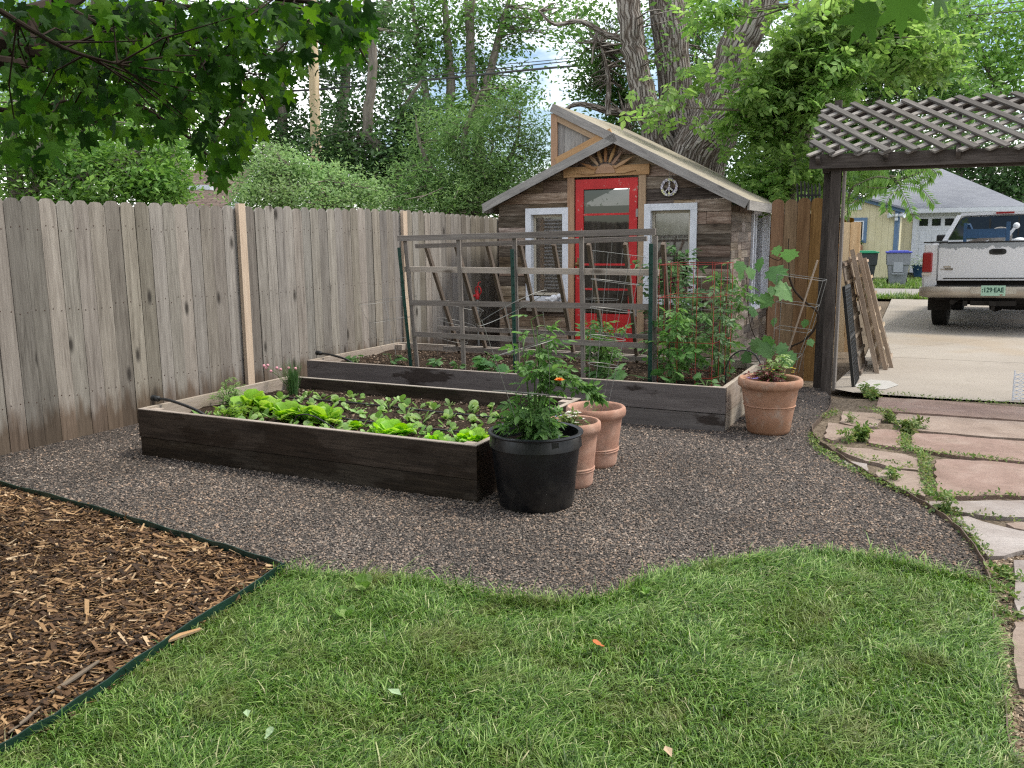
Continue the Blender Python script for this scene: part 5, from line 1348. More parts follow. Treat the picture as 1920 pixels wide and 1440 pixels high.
# ---- lettuce bed
def lobe(n=7, ruff=.0):
    """obovate leaf, two strips about a midrib, standing up and curling out at the tip"""
    vs = []; fs = []; ws = [.10, .13, .20, .32, .40, .36, .16]
    for i in range(n):
        x = i / (n - 1); w = float(np.interp(x, np.linspace(0, 1, 7), ws)) * (.85 if n < 9 else .95 + .16 * (i % 2)); z = .30 * x * x
        vs += [(x, -w, z + .16 * w + ruff * math.sin(i * 2.7)), (x, 0, z), (x, w, z + .16 * w + ruff * math.cos(i * 3.1))]
    for i in range(n - 1):
        for j in (0, 1): a = i * 3 + j; fs.append((a, a + 1, a + 4, a + 3))
    return vs, fs
L_LET = lobe(9, .06); L_SMALL = lobe(7, .02)
def lettuce_mesh(seed, n, size, tmpl):
    g = np.random.default_rng(seed); f = np.linspace(0, 1, n); a = f * 6.28 * 2.4 + g.normal(0, .25, n); el = .35 + 1.0 * (1 - f) * 0 + g.uniform(.25, 1.15, n)
    d = np.stack([np.cos(a), np.sin(a), np.zeros(n)], -1); t = d * np.cos(el)[:, None] + Z * np.sin(el)[:, None]
    nz = -d * np.sin(el)[:, None] + Z * np.cos(el)[:, None]; nz = -nz * 1.0; b = np.cross(nz, t); tw = g.normal(0, .25, n)[:, None]; b2 = b * np.cos(tw) + nz * np.sin(tw); nz = np.cross(t, b2)
    return put_leaves(d * .006, size * g.uniform(.6, 1.1, n), *tmpl, (t, b2, nz))
def proto_plant(name, seed, n, size, tmpl, mat):
    VV, FF = lettuce_mesh(seed, n, size, tmpl); return build_np(name, VV, FF, M[mat], local=True, smooth=True)
def place(protos, spots, group, cat):
    used_ = set()
    for (x, y, z, s_, k, lab) in spots:
        pr_ = protos[k]
        if k in used_: o = pr_.copy(); COL.objects.link(o)
        else: o = pr_; used_.add(k)
        o.location = (x, y, z); o.rotation_euler = (random.uniform(-.1, .1), random.uniform(-.1, .1), random.uniform(0, 6.28)); o.scale = (s_,) * 3
        tag(o, lab, cat, group)
    for k, pr_ in enumerate(protos):
        if k not in used_: bpy.data.objects.remove(pr_)
big = [proto_plant('lettuce_plant', 60 + k, 24, .145, L_LET, 'lettuce') for k in range(4)]
zs = .235
def b1(px, py): return gp(px, py, zs)
spots = []
for i, (px, py, s_, lab) in enumerate([(474, 772, 1.15, 'big leafy lettuce head nearest the fence in the front bed'), (502, 776, .95, 'lettuce head tucked right of the biggest one'), (538, 790, 1.0, 'upright lettuce head left of the little wire hoop'),
        (580, 788, 1.05, 'lettuce head behind the little wire hoop'), (612, 795, 1.0, 'full lettuce head at the right foot of the wire hoop'), (452, 765, .6, 'small lettuce at the far left of the front row'),
        (735, 822, .85, 'lettuce cluster left part, middle of the front board'), (752, 820, .75, 'lettuce cluster right part, middle of the front board'), (718, 815, .7, 'round leaved lettuce at the left of the middle cluster'),
        (895, 832, .7, 'lettuce by the bed corner next to the black pot'), (872, 828, .6, 'low lettuce left of the bed corner'), (664, 806, .5, 'short lettuce between the hoop and the middle cluster'), (815, 832, .55, 'single round leaved lettuce right of the middle cluster')]):
    q = b1(px, py); spots.append((q[0], q[1], zs - .005, s_, i % 4, lab))
place(big, spots, 'lettuce heads along the front of the near bed', 'lettuce')
small = [proto_plant('seedling', 80 + k, 6, .075, L_SMALL, 'seedling') for k in range(5)]
spots = []; g_ = np.random.default_rng(33)
for r_i, (py0, py1, n_s) in enumerate([((762, 806), None, 0)]): pass
rows = [(4.42, 22, 'second row'), (4.62, 26, 'third row'), (4.84, 24, 'middle row'), (5.06, 22, 'fourth row from the back board'), (5.28, 20, 'row next to the back board'), (5.48, 12, 'straggling row against the back board')]
k_ = 0
for uu, n_s, nm in rows:
    for i in range(n_s):
        w = -4.70 + (2.30) * (i + g_.uniform(.1, .9)) / n_s; q = P(uu + g_.normal(0, .05), w, zs)
        spots.append((q[0], q[1], zs - .003, g_.uniform(.55, 1.35), int(g_.integers(0, 5)), 'small green seedling in the %s of the lettuce bed' % nm))
for i in range(16):
    w = -4.1 + 1.8 * g_.random(); q = P(4.27 + g_.normal(0, .03), w, zs); spots.append((q[0], q[1], zs - .003, g_.uniform(.6, 1.1), int(g_.integers(0, 5)), 'small green seedling close behind the front board of the lettuce bed'))
place(small, spots, 'seedlings in the lettuce bed', 'seedling')
# parsley-like plant at the fence end and the chives
leafy_plant('herb_plant', 'feathery pale herb at the fence end of the lettuce bed', b1(425, 762), .20, .13, 6, 260, .035, 'seedling', L_PIN, seed=50)
leafy_plant('herb_plant', 'low curly herb beside the hose in the lettuce bed', b1(440, 782), .07, .14, 6, 240, .032, 'lettuce', L_PIN, seed=51)
g = np.random.default_rng(9); base = P(5.45, -4.72, zs); root = thing('chives', 'tuft of chives with pink flower heads in the far left corner of the near bed', 'herb', base)
n_ = 220; a = g.uniform(0, 6.28, n_); sp = g.uniform(.0, .5, n_); h = g.uniform(.14, .32, n_); d = np.stack([np.cos(a), np.sin(a), 0 * a], -1); s_ = np.stack([-np.sin(a), np.cos(a), 0 * a], -1)
b0_ = base + d * g.uniform(0, .05, n_)[:, None]; m_ = b0_ + d * (h * sp * .35)[:, None] + Z * (h * .6)[:, None]; e = b0_ + d * (h * sp)[:, None] + Z * (h * np.sqrt(1 - sp ** 2 * .6))[:, None]
VV = np.stack([b0_ - s_ * .002, b0_ + s_ * .002, m_ - s_ * .0018, m_ + s_ * .0018, e], 1).reshape(-1, 3); FF = (np.array([(0, 1, 3), (0, 3, 2), (2, 3, 4)])[None] + (np.arange(n_) * 5)[:, None, None]).reshape(-1, 3)
build_np('foliage', VV, FF, M['chive'], root)
for (px, py) in [(495, 686), (502, 685), (499, 690), (508, 696), (519, 690), (526, 693), (541, 690), (554, 691)]:
    q = onu(px, py, 5.42); mb = MB(); mb.tube([base + V(random.uniform(-.02, .02), 0, 0), (base * .45 + q * .55) + Z * .03, q], .0016, 4); mb.build('flower_stalk', M['stem'], root)
    mb = MB(); mb.ball(q, .013, 8, 6); mb.build('flower_head', M['pink_fl'], root)

# ---- weeds on the path
def weedpatch(name, label, pts, n, size, hgt, mat='weed', tm=L_PIN, thingy=False, cat='weed', group=None, seed=70):
    g = np.random.default_rng(seed); pts = np.asarray(pts); i = g.integers(0, len(pts), n)
    pos = pts[i] + np.stack([g.normal(0, 1, n), g.normal(0, 1, n), 0 * i], -1) * .0 
    pos = pos + g.normal(0, 1, (n, 3)) * V(.022, .022, 0) * (1.15 if thingy else 1); pos[:, 2] = g.uniform(.0, 1, n) ** 1.5 * hgt + .012
    o = build_np(name, *put_leaves(pos, size * g.uniform(.5, 1.3, n), *tm, rotm(n, g, .5)), M[mat], org=pts.mean(0)); tag(o, label, cat, group, None if thingy else 'stuff'); return o
def line3(pts, step=.02):
    out = []
    for a, b in zip(pts[:-1], pts[1:]):
        k = max(2, int(np.linalg.norm(b - a) / step)); out += [a + (b - a) * j / k for j in range(k)]
    return out
cw = lambda a, b: gp(1480 + a / 3.43, 680 + b / 3.43, 0)
joint = line3([cw(570, 205), cw(730, 215), cw(900, 230), cw(1100, 250), cw(1300, 262), cw(1600, 285)]) + line3([cw(140, 470), cw(180, 560), cw(300, 640), cw(420, 700), cw(560, 770), cw(700, 830), cw(830, 880)]) * 2 + \
    line3([cw(250, 520), cw(400, 600), cw(550, 640), cw(700, 665), cw(830, 690)]) + line3([cw(740, 470), cw(750, 560), cw(860, 600), cw(880, 700), cw(900, 860), cw(1040, 870)]) * 3 + \
    line3([cw(780, 560), cw(950, 590), cw(1150, 610), cw(1500, 650)]) * 2 + line3([cw(530, 545), cw(760, 575)]) + line3([cw(450, 300), cw(640, 310), cw(760, 320)]) + line3([cw(220, 360), cw(310, 320)]) * 2 + \
    line3([cw(950, 870), cw(1250, 860), cw(1500, 870)]) + line3([cw(900, 930), cw(1080, 990)]) * 2 + line3([cw(1050, 1010), cw(1130, 1090), cw(1200, 1180), cw(1280, 1260)]) * 2 + line3([cw(1150, 980), cw(1400, 1010), cw(1500, 1040)]) + line3([cw(440, 410), cw(560, 415)])
weedpatch('joint_weeds', 'low green weeds growing in the joints of the flagstone path', joint, 3400, .022, .018, tm=L_SIMPLE, cat='weeds')
wx = [gp(a, b) for a, b in [(1880, 1080), (1890, 1120), (1885, 1160), (1900, 1090), (1872, 1075)]]
weedpatch('path_weeds', 'yellow green weeds in the pea gravel beside the lawn corner', wx, 260, .03, .03, tm=L_SIMPLE, cat='weeds', seed=71)
WG = 'leafy weeds standing on the path'
for i, (a, b, n_, s_, lab) in enumerate([((510, 200), 0, 260, .055, 'tall leafy weed where path meets driveway, behind the post'), ((530, 235), 0, 120, .05, 'weed spilling down onto the first flagstone'), ((635, 375), 0, 220, .045, 'weed clump between the second row of flagstones'), ((385, 390), 0, 100, .035, 'small weed near the curved edging tip'),
        ((455, 490), 0, 260, .055, 'broad green weed clump left of the middle flagstones'), ((760, 440), 0, 240, .055, 'green weed clump on the joint of the third slab'), ((835, 425), 0, 120, .055, 'dark weed shoot right of the third slab joint'), ((370, 500), 0, 90, .045, 'weed creeping left from the broad clump'), ((1000, 960), 0, 160, .045, 'bright grass tuft beside the pale slabs'), ((640, 755), 0, 130, .04, 'weed tuft over the blotchy flagstone')]):
    q = cw(*a); weedpatch('weed', lab, [q], int(n_ * .28), s_ * 1.15, .07, tm=L_BROAD, thingy=True, seed=90 + i, group=WG)
# fallen leaves and broad weeds on the lawn
for i, (px, py, s_, mt, lab) in enumerate([(1247, 1398, .035, 'fallen_tan', 'pale dry leaf lying on the lawn at the bottom'), (1133, 1212, .03, 'fallen_red', 'small rusty leaf standing in the grass'), (752, 1303, .04, 'fallen_green', 'pale folded green leaf on the lawn'), (1063, 0, 0, '', ''),
        (462, 1330, .03, 'fallen_green', 'silvery green leaf on the lawn near the mulch'), (497, 1385, .025, 'fallen_green', 'light round leaf low in the grass, bottom left')]):
    if not s_: continue
    if mt not in M: M[mt] = plain(mt + '_leaf', {'fallen_tan': (.45, .33, .22), 'fallen_red': (.42, .13, .035), 'fallen_green': (.30, .42, .24)}[mt], .6, .3)
    q = gp(px, py, .05); o = build_np('fallen_leaf', *put_leaves(np.array([q]), np.array([s_ * 1.5]), *(L_SMALL if i % 2 else L_SIMPLE), rotm(1, np.random.default_rng(i), 1.5, .4)), M[mt], org=q); tag(o, lab, 'leaf', 'fallen leaves on the lawn')
for i, (px, py, s_, lab) in enumerate([(682, 1108, .07, 'broad leaved weed in the lawn by the gravel edge'), (650, 1160, .055, 'dock seedling in the lawn left of centre'), (1210, 1115, .035, 'pale round leaf where lawn meets gravel')]):
    g = np.random.default_rng(120 + i); q = gp(px, py, .02); k = 6; a = np.arange(k) * 1.05 + g.normal(0, .2, k); el = g.uniform(.4, .9, k); d = np.stack([np.cos(a) * np.cos(el), np.sin(a) * np.cos(el), np.sin(el)], -1); nz = np.stack([-np.cos(a) * np.sin(el), -np.sin(a) * np.sin(el), np.cos(el)], -1)
    o = build_np('lawn_weed', *put_leaves(np.repeat(q[None], k, 0), np.full(k, s_), *L_SMALL, (d, np.cross(nz, d), nz)), M['seedling'], org=q); tag(o, lab, 'weed', 'broad weeds in the lawn')
# ================================================================ truck
n = NB('worn_white_car_paint'); p = n.co('Object'); a = n.noise(p, 3.0, 5, .6); z = n.sep(p)[2]
dirt = n.ramp(n.ma('ADD', n.ma('SUBTRACT', .95, z), n.ma('MULTIPLY', a, .35)), [(.0, .0), (.7, .30)])
CARW = n.done(n.mix(dirt, (.66, .67, .70), (.42, .38, .33)), .32, None, .5)
n = NB('peeling_tailgate_paint'); p = n.co('Object'); a = n.noise(n.mp(p, (1, 1, 1.3)), 7.0, 7, .68); z = n.sep(p)[2]
pm = n.ramp(n.ma('ADD', n.ma('MULTIPLY', n.ma('SUBTRACT', z, 1.31), 3.2), n.ma('SUBTRACT', a, .44)), [(.0, .0), (.012, 1.0)], 'CONSTANT')
CARP = n.done(n.mix(pm, (.66, .67, .70), (.27, .29, .31)), n.ramp(pm, [(0, .32), (1, .7)]), None, .5)
M['chrome'] = plain('dull_chrome', (.62, .60, .57), .22, .5, .9, .1)
M['bumper'] = NB('dusty_bumper'); n = M['bumper']; p = n.co('Object'); a = n.noise(p, 4, 4)
M['bumper'] = n.done(n.ramp(a, [(.3, (.34, .30, .25)), (.7, (.48, .44, .38))]), .35, None, .5, .35)
M['tyre'] = plain('tyre_rubber', (.018, .017, .016), .85, .2, 0, .3)
M['lamp_red'] = plain('red_lamp_lens', (.26, .012, .015), .2, .6); M['lamp_white'] = plain('clear_lamp_lens', (.55, .50, .45), .2, .6)
M['underside'] = plain('dark_underbody', (.022, .02, .018), .8, .2)
M['blue_steel'] = plain('blue_painted_steel', (.025, .075, .16), .5, .4, 0, .2)
tl = dp(1735, 453, 13.5); ha = R(31.5); fwd = V(math.sin(ha), math.cos(ha), 0); rgt = V(math.cos(ha), -math.sin(ha), 0)
orig = V(tl[0], tl[1], 0) + rgt * 1.0
truck = thing('pickup_truck', 'old white pickup truck with peeling tailgate paint parked on the driveway', 'truck', orig)
truck.rotation_euler = (0, R(-1.0), -ha)          # the driveway tips it a little
def T(x, y, z): return V(x, y, z)
def tb_(nm, mb, mat, par=truck, sm=True): return mb.build(nm, mat, par, local=True)
def bxs(nm, mat, *bs, par=truck):
    mb = MB()
    for b in bs: mb.box(*b)
    o = tb_(nm, mb, mat, par)
    return o
def bev(o, w=.015, s=2):
    m = o.modifiers.new('bevel', 'BEVEL'); m.width = w; m.segments = s; m.limit_method = 'ANGLE'; m.angle_limit = R(40); return o
# bed: side walls with a rounded section
prof = [(.98, .60), (1.0, .75), (1.0, 1.05), (.985, 1.20), (.965, 1.33), (.94, 1.375), (.88, 1.38), (.86, 1.34), (.86, .62)]
for s_ in (-1, 1):
    mb = MB(); ys = [.03, .9, 1.0, 2.1, 2.5]; vs = []; fs = []; k = len(prof)
    for yy in ys: vs += [(s_ * (x + (.02 if .95 < yy < 2.0 and z < 1.0 else 0)), yy, z) for x, z in prof]
    for i in range(len(ys) - 1):
        for j in range(k): a, b = i * k + j, i * k + (j + 1) % k; f = (a, b, b + k, a + k); fs.append(f if s_ > 0 else f[::-1])
    fs += [tuple(range(k)), tuple(range((len(ys) - 1) * k, len(ys) * k))]; mb.add(vs, fs)
    tb_('bed_side', mb, CARW)
tg_ = bev(bxs('tailgate', CARP, (-.785, .785, .0, .055, .80, 1.372)), .012)
bxs('tailgate_cap', M['black'], (-.785, .785, -.004, .07, 1.374, 1.395))
bxs('bed_rail_cap', M['black'], (-1.0, -.86, .02, 2.5, 1.383, 1.402), (.86, 1.0, .02, 2.5, 1.383, 1.402))
for s_ in (-1, 1):
    bev(bxs('corner_panel', CARW, (min(s_ * .79, s_ * .985), max(s_ * .79, s_ * .985), .012, .06, .66, 1.372)), .02)
    lamp = bev(bxs('tail_lamp', M['lamp_red'], (min(s_ * .86, s_ * 1.003), max(s_ * .86, s_ * 1.003), -.018, .08, .93, 1.24)), .02)
    bxs('reverse_lens', M['lamp_white'], (min(s_ * .868, s_ * 1.0), max(s_ * .868, s_ * 1.0), -.022, -.0185, .885, .928), par=lamp)
mb = MB(); mb.box(-.70, .70, -.006, -.001, .83, .845); mb.box(-.782, -.778, -.006, -.001, .82, 1.36); tb_('tailgate_seam', mb, M['underside'], tg_)
# handle: recessed black oval
mb = MB(); vs = [(.02 + .115 * math.copysign(abs(math.cos(a)) ** .6, math.cos(a)), -.006, 1.235 + .045 * math.copysign(abs(math.sin(a)) ** .7, math.sin(a))) for a in np.linspace(0, 6.283, 28, endpoint=False)]
mb.prism([np.array(q) for q in vs], V(0, -1, 0), .02); hd = tb_('tailgate_handle', mb, M['black'], tg_)
mb = MB(); mb.obox((.02, -.012, 1.243), (.06, 0, 0), (0, .006, 0), (0, 0, .016)); tb_('latch', mb, M['tyre'], hd)
# small model badge: bright strip over a dark plate with light marks
bxs('badge', M['chrome'], (-.70, -.60, -.007, -.001, 1.005, 1.03), par=tg_)
bxs('badge_plate', M['underside'], (-.68, -.57, -.007, -.001, .965, .995), par=tg_)
bxs('badge_marks', M['chrome'], *[(-.735 + i * .014, -.727 + i * .014, -.0095, -.0072, .968, .991) for i in range(12)], par=tg_)
# bumper
pf = [(-.15, .72), (-.185, .715), (-.20, .66), (-.195, .60), (-.16, .56), (-.10, .545), (-.02, .56), (-.02, .72)]
mb = MB(); xs = [-1.02, -.99, -.9, -.5, 0, .5, .9, .99, 1.02]; vs = []; fs = []; k = len(pf)
for x in xs:
    e = max(0, abs(x) - .9) / .12; dy = .11 * e * e; sz = 1 - .18 * e
    vs += [(x, y * 1.0 + dy if y < -.05 else y, .64 + (z - .64) * sz) for y, z in pf]
for i in range(len(xs) - 1):
    for j in range(k): a, b = i * k + j, i * k + (j + 1) % k; fs.append((a, a + k, b + k, b))
fs += [tuple(range(k))[::-1], tuple(range((len(xs) - 1) * k, len(xs) * k))]; mb.add(vs, fs, smooth=True)
bump_o = tb_('rear_bumper', mb, M['bumper'])
bxs('bumper_step', M['black'], (-.80, .80, -.15, -.02, .722, .735), par=bump_o)
bxs('plate_recess', M['chrome'], (-.30, .30, -.206, -.19, .615, .715), par=bump_o)
M['plate_bg'] = plain('pale_green_plate', (.36, .56, .44), .4, .4)
pl = bxs('licence_plate', M['plate_bg'], (-.16, .16, -.216, -.208, .585, .738), par=bump_o)
def text(txt, size, loc, rot, mat, par, nm='lettering', ext=.001, bold=0.0, xs=1.0):
    cu = bpy.data.curves.new('txt', 'FONT'); cu.body = txt; cu.size = size; cu.extrude = ext; cu.align_x = 'CENTER'; cu.align_y = 'CENTER'; cu.offset = bold
    to = bpy.data.objects.new('txt', cu); COL.objects.link(to); dg = bpy.context.evaluated_depsgraph_get()
    me = bpy.data.meshes.new_from_object(to.evaluated_get(dg)); bpy.data.objects.remove(to)
    me.transform(Matrix.Diagonal((xs, 1, 1, 1))); me.transform(Matrix.Rotation(rot[0], 4, 'X')); me.transform(Matrix.Translation(loc))
    o = bpy.data.objects.new(nm, me); COL.objects.link(o); me.materials.clear(); me.materials.append(mat); o.parent = par; ORG[o.name] = ORG[par.name]; return o
text(':129·EAE', .098, (-.004, -.2175, .668), (R(90),), plain('dark_green_ink', (.012, .06, .045), .5, .3), bump_o, bold=.0025, xs=.80)
bxs('plate_sticker', M['lamp_red'], (.09, .125, -.2185, -.2165, .592, .606), par=bump_o)
bxs('hitch', M['underside'], (-.30, .30, -.10, .05, .43, .50), (-.05, .05, -.17, -.10, .43, .50), (-.40, -.34, -.12, -.04, .42, .50), (-.02, .03, -.14, -.12, .36, .43))
mb = MB(); mb.tube([(-.55, -.06, .475), (-.55, .6, .47)], .04, 12); tb_('exhaust_pipe', mb, M['underside'])
bxs('chassis', M['underside'], (-.80, .80, .1, 5.0, .50, .80), (-.95, -.62, .55, .62, .30, .66), (.62, .95, .55, .62, .30, .66))
bxs('bed_floor', M['underside'], (-.85, .85, .06, 2.45, .80, .84), (-.85, .85, 2.42, 2.46, .84, 1.38))
mb = MB(); mb.lathe((0, 1.15, .40), [(0, -.1), (.12, -.09), (.16, 0), (.12, .09), (0, .1)], 16, axis=(1, 0, 0)); mb.tube([(-.7, 1.15, .40), (.7, 1.15, .40)], .045, 10); tb_('axle', mb, M['underside'])
mb = MB(); mb.lathe((0.30, .75, .45), [(0, -.09), (.32, -.09), (.36, -.05), (.36, .05), (.32, .09), (0, .09)], 22, axis=(0, .25, 1)); tb_('spare_wheel', mb, M['tyre'])
for (x, y) in ((-.80, 1.15), (.80, 1.15), (-.80, 4.6), (.80, 4.6)):
    s_ = 1 if x > 0 else -1
    mb = MB(); mb.lathe((x, y, .37), [(.20, -.12), (.30, -.125), (.355, -.11), (.372, -.08), (.374, .08), (.355, .11), (.30, .125), (.20, .12), (.20, -.12)], 36, axis=(s_, 0, 0)); w_ = tb_('wheel', mb, M['tyre'])
    mb = MB(); mb.lathe((x, y, .37), [(0, .05), (.08, .06), (.17, .03), (.205, .10), (.205, -.1), (.1, -.09), (0, -.09)], 24, axis=(s_, 0, 0)); tb_('rim', mb, M['chrome'], w_)
# cab: lower body, glasshouse, roof, hood
mb = MB(); sec = [(2.52, 1.0, 1.0), (2.52, .70, .72)]
mb.box(-.97, .97, 2.52, 4.3, .55, 1.38); mb.box(-.93, .93, 4.3, 5.6, .55, 1.16); tb_('cab_body', mb, CARW); 
gz = [(1.385, 1.0), (1.82, 0)]; A = [(-.93, 2.55, 1.385), (.93, 2.55, 1.385), (.93, 4.45, 1.385), (-.93, 4.45, 1.385)]; B = [(-.72, 2.72, 1.84), (.72, 2.72, 1.84), (.72, 3.95, 1.84), (-.72, 3.95, 1.84)]
mb = MB()
for i in range(4): mb.beam(A[i], B[i], .07, .06, up=(0, 1, 0))
mb.add([np.array(q) + V(0, 0, 0) for q in B] + [np.array(q) * V(.94, 1, 1) + V(0, 0, .055) for q in B], [(3, 2, 1, 0), (4, 5, 6, 7), (0, 1, 5, 4), (1, 2, 6, 5), (2, 3, 7, 6), (3, 0, 4, 7)], smooth=False)
mb.beam(A[0], A[1], .05, .06); cabf = tb_('cab_roof', mb, CARW)
ng = NB('cab_glass'); CG = ng.done((.012, .016, .015), .04, None, .7)
for i, nm in ((0, 'rear_window'), (1, 'side_window'), (3, 'side_window'), (2, 'windshield')):
    j = (i + 1) % 4; q = [np.array(A[i]), np.array(A[j]), np.array(B[j]), np.array(B[i])]; c = sum(q) / 4; mb = MB(); mb.add([c + (v - c) * V(.93, .93, .90) for v in q], [(0, 1, 2, 3)]); tb_(nm, mb, CG)
bxs('third_brake_lamp', M['lamp_red'], (-.14, .14, 2.66, 2.70, 1.855, 1.885), par=cabf)
mb = MB()
for x in (-.22, .22): mb.box(x - .012, x + .012, 2.575, 2.60, 1.42, 1.79)
tb_('window_divider', mb, M['black'])
for s_ in (-1, 1): bev(bxs('side_mirror', M['black'], (min(s_ * 1.0, s_ * 1.2), max(s_ * 1.0, s_ * 1.2), 4.05, 4.15, 1.3, 1.52)), .03)
# cargo in the bed
def Tw(x, y, z):                                   # truck space -> world (flat approx., used for cargo things)
    return orig + rgt * x + fwd * y + Z * z
root = thing('steel_bracket', 'blue painted steel bracket standing in the truck bed', 'bracket', Tw(-.1, .5, .84)); root.rotation_euler = (0, R(-1), -ha)
def lb(nm, mat, *bs):
    mb = MB()
    for b in bs: mb.box(*b)
    return mb.build(nm, mat, root, local=True)
lb('frame', M['blue_steel'], (-.40, -.355, -.02, .03, 0, .84), (.18, .235, -.02, .03, 0, .84)); lb('cross_plate', M['blue_steel'], (-.353, .178, -.015, .025, .60, .74)); 
mb = MB(); mb.beam((-.33, .0, .82), (-.25, .12, .62), .04, .03); mb.build('brace', M['blue_steel'], root, local=True)
c = Tw(-.02, .95, 1.45); mb = MB(); mb.lathe(c, [(0, -.06), (.15, -.06), (.16, -.05), (.16, .05), (.15, .06), (0, .06)], 26, axis=-fwd + rgt * .3)
tag(mb.build('cable_reel', M['fascia'], org=c), 'grey round reel behind the blue bracket in the truck bed', 'reel')
mb = MB(); c = Tw(.12, .55, 1.42); mb.beam(c - Z * .12 - rgt * .12, c + Z * .20 + rgt * .08, .05, .04); mb.ball(c + Z * .2 + rgt * .08, .05, 8, 6); mb.ball(c + rgt * .14 - Z * .02, .07, 10, 7, sc=(1.4, 1, .6))
tag(mb.build('white_fitting', M['porcelain'], org=c), 'white angled fitting propped in the truck bed right of the bracket', 'fitting')
mb = MB(); c = Tw(-.30, .7, 1.38); mb.beam(c - rgt * .15 - Z * .03, c + rgt * .12 + Z * .06, .06, .07); tag(mb.build('lumber_offcut', M['bed_top'], org=c), 'pale lumber offcut lying behind the tailgate', 'lumber')

# ================================================================ neighbours over the alley
n = NB('yellow_board_siding'); p = n.co('UV'); w = n.nd('TexWave', wave_type='BANDS', bands_direction='X', Scale=1.55); n.put(w.inputs['Vector'], p)
gr = n.ramp(w.outputs['Fac'], [(.0, .72), (.03, 1.0)]); a = n.noise(n.co('Object'), 3, 4)
SIDE = n.done(n.mix(1.0, n.ramp(a, [(.3, (.56, .51, .33)), (.7, (.64, .59, .41))]), gr, 'MULTIPLY'), .75, None, .2)
M['blue_trim'] = plain('slate_blue_trim', (.12, .20, .33), .6, .3, 0, .15)
n = NB('grey_shingles'); p = n.co('UV'); br = n.nd('TexBrick', Scale=1.0, Mortar_Size=.018); br.inputs['Brick Width'].default_value = .33; br.inputs['Row Height'].default_value = .14
n.put(br.inputs['Vector'], p); br.inputs['Color1'].default_value = (.19, .20, .235, 1); br.inputs['Color2'].default_value = (.26, .275, .31, 1); br.inputs['Mortar'].default_value = (.20, .21, .25, 1)
SHG = n.done(n.mix(.4, br.outputs['Color'], n.ramp(n.noise(p, 30, 5, .7), [(.3, (.17, .18, .21)), (.7, (.31, .325, .36))])), .9, None, .2)
# yellow shed with blue trim: its front faces the alley
ys = dp(1687, 392, 28.5); UY = float(ys @ U); wy = float(ys @ Wv)
root = thing('yellow_shed', 'pale yellow garden shed with slate blue trim across the alley', 'shed', P(UY, wy - 1.6, 0))
def wallpoly(mb, pts, n_, t, grain=Z):
    mb.prism(pts, n_, t, grain=grain)
W0, W1_ = wy - 3.6, wy; ez = 2.35; az_ = 3.05; wm = wy - 2.25
mb = MB(); mb.prism([P(UY, W0, .12), P(UY, W1_, .12), P(UY, W1_, ez), P(UY, wm, az_), P(UY, W0, ez)], -U, .06, grain=Wv)
mb.prism([P(UY + .07, W1_, .12), P(UY + 2.6, W1_, .12), P(UY + 2.6, W1_, ez), P(UY + .07, W1_, ez)], Wv, .06, grain=U)
mb.build('wall', SIDE, root)
mb = MB(); mb.gbox(UY + .02, UY + 2.6, W0, W1_ - .02, -.02, .11); mb.build('foundation', M['alley'], root)
mb = MB()
for (a, b, za, zb) in ((wm, W1_ + .22, az_ + .02, ez - .05), (wm, W0 - .22, az_ + .02, ez - .05)):
    d_ = P(0, b - a, zb - za); nn = nrm(np.cross(U, d_)); nn = nn if nn[2] > 0 else -nn
    mb.obox(P(UY + 1.2, (a + b) / 2, (za + zb) / 2) + nn * .04, U * 1.45, d_ / 2, nn * .03)
mb.build('roof', SHG, root)
mb = MB()
for (a, b, za, zb) in ((wm, W1_ + .23, az_ + .0, ez - .07), (wm, W0 - .23, az_ + .0, ez - .07)): mb.beam(P(UY - .10, a, za), P(UY - .10, b, zb), .03, .16, up=Z)
mb.gbox(UY - .025, UY - .002, W1_ - .13, W1_ + .005, .12, ez - .05); mb.gbox(UY - .02, UY + .11, W1_ + .008, W1_ + .03, .12, ez)
mb.build('trim', M['blue_trim'], root)
wx0 = onu(1598, 440, UY)@Wv; wx1 = onu(1625, 440, UY)@Wv; wz0 = onu(1620, 455, UY)[2]; wz1 = onu(1620, 408, UY)[2]
wx0 = wx1 - .75
mb = MB(); mb.gbox(UY - .04, UY - .002, wx0, wx0 + .1, wz0, wz1); mb.gbox(UY - .04, UY - .002, wx1 - .1, wx1, wz0, wz1); mb.gbox(UY - .04, UY - .002, wx0 + .1, wx1 - .1, wz1 - .1, wz1); mb.gbox(UY - .04, UY - .002, wx0 + .1, wx1 - .1, wz0, wz0 + .1)
wo = mb.build('window', M['blue_trim'], root)
mb = MB(); mb.gbox(UY - .035, UY - .003, wx0 + .101, wx0 + .14, wz0 + .1, wz1 - .1); mb.gbox(UY - .035, UY - .003, wx1 - .14, wx1 - .101, wz0 + .1, wz1 - .1); mb.gbox(UY - .034, UY - .003, wx0 + .14, wx1 - .14, wz1 - .14, wz1 - .1); mb.build('sash', M['white'], wo)
mb = MB(); mb.gbox(UY - .018, UY - .004, wx0 + .141, wx1 - .141, wz0 + .101, wz1 - .141); mb.build('pane', CG, wo)
vq = onu(1604, 387, UY); mb = MB(); mb.obox(vq - U * .02, Wv * .20, Z * .11, U * .012); mb.build('vent', M['white'], root)
lq = onu(1681, 404, UY - .12); lr = thing('flood_light', 'white twin flood light at the corner of the yellow shed', 'light', lq)
mb = MB(); mb.ball(lq, .07, 8, 6)
for s_ in (-1, 1): mb.lathe(lq + Wv * s_ * .10, [(.05, 0), (.06, .06), (.085, .14), (.085, .16), (0, .15)], 14, axis=Wv * s_ - U * .5)
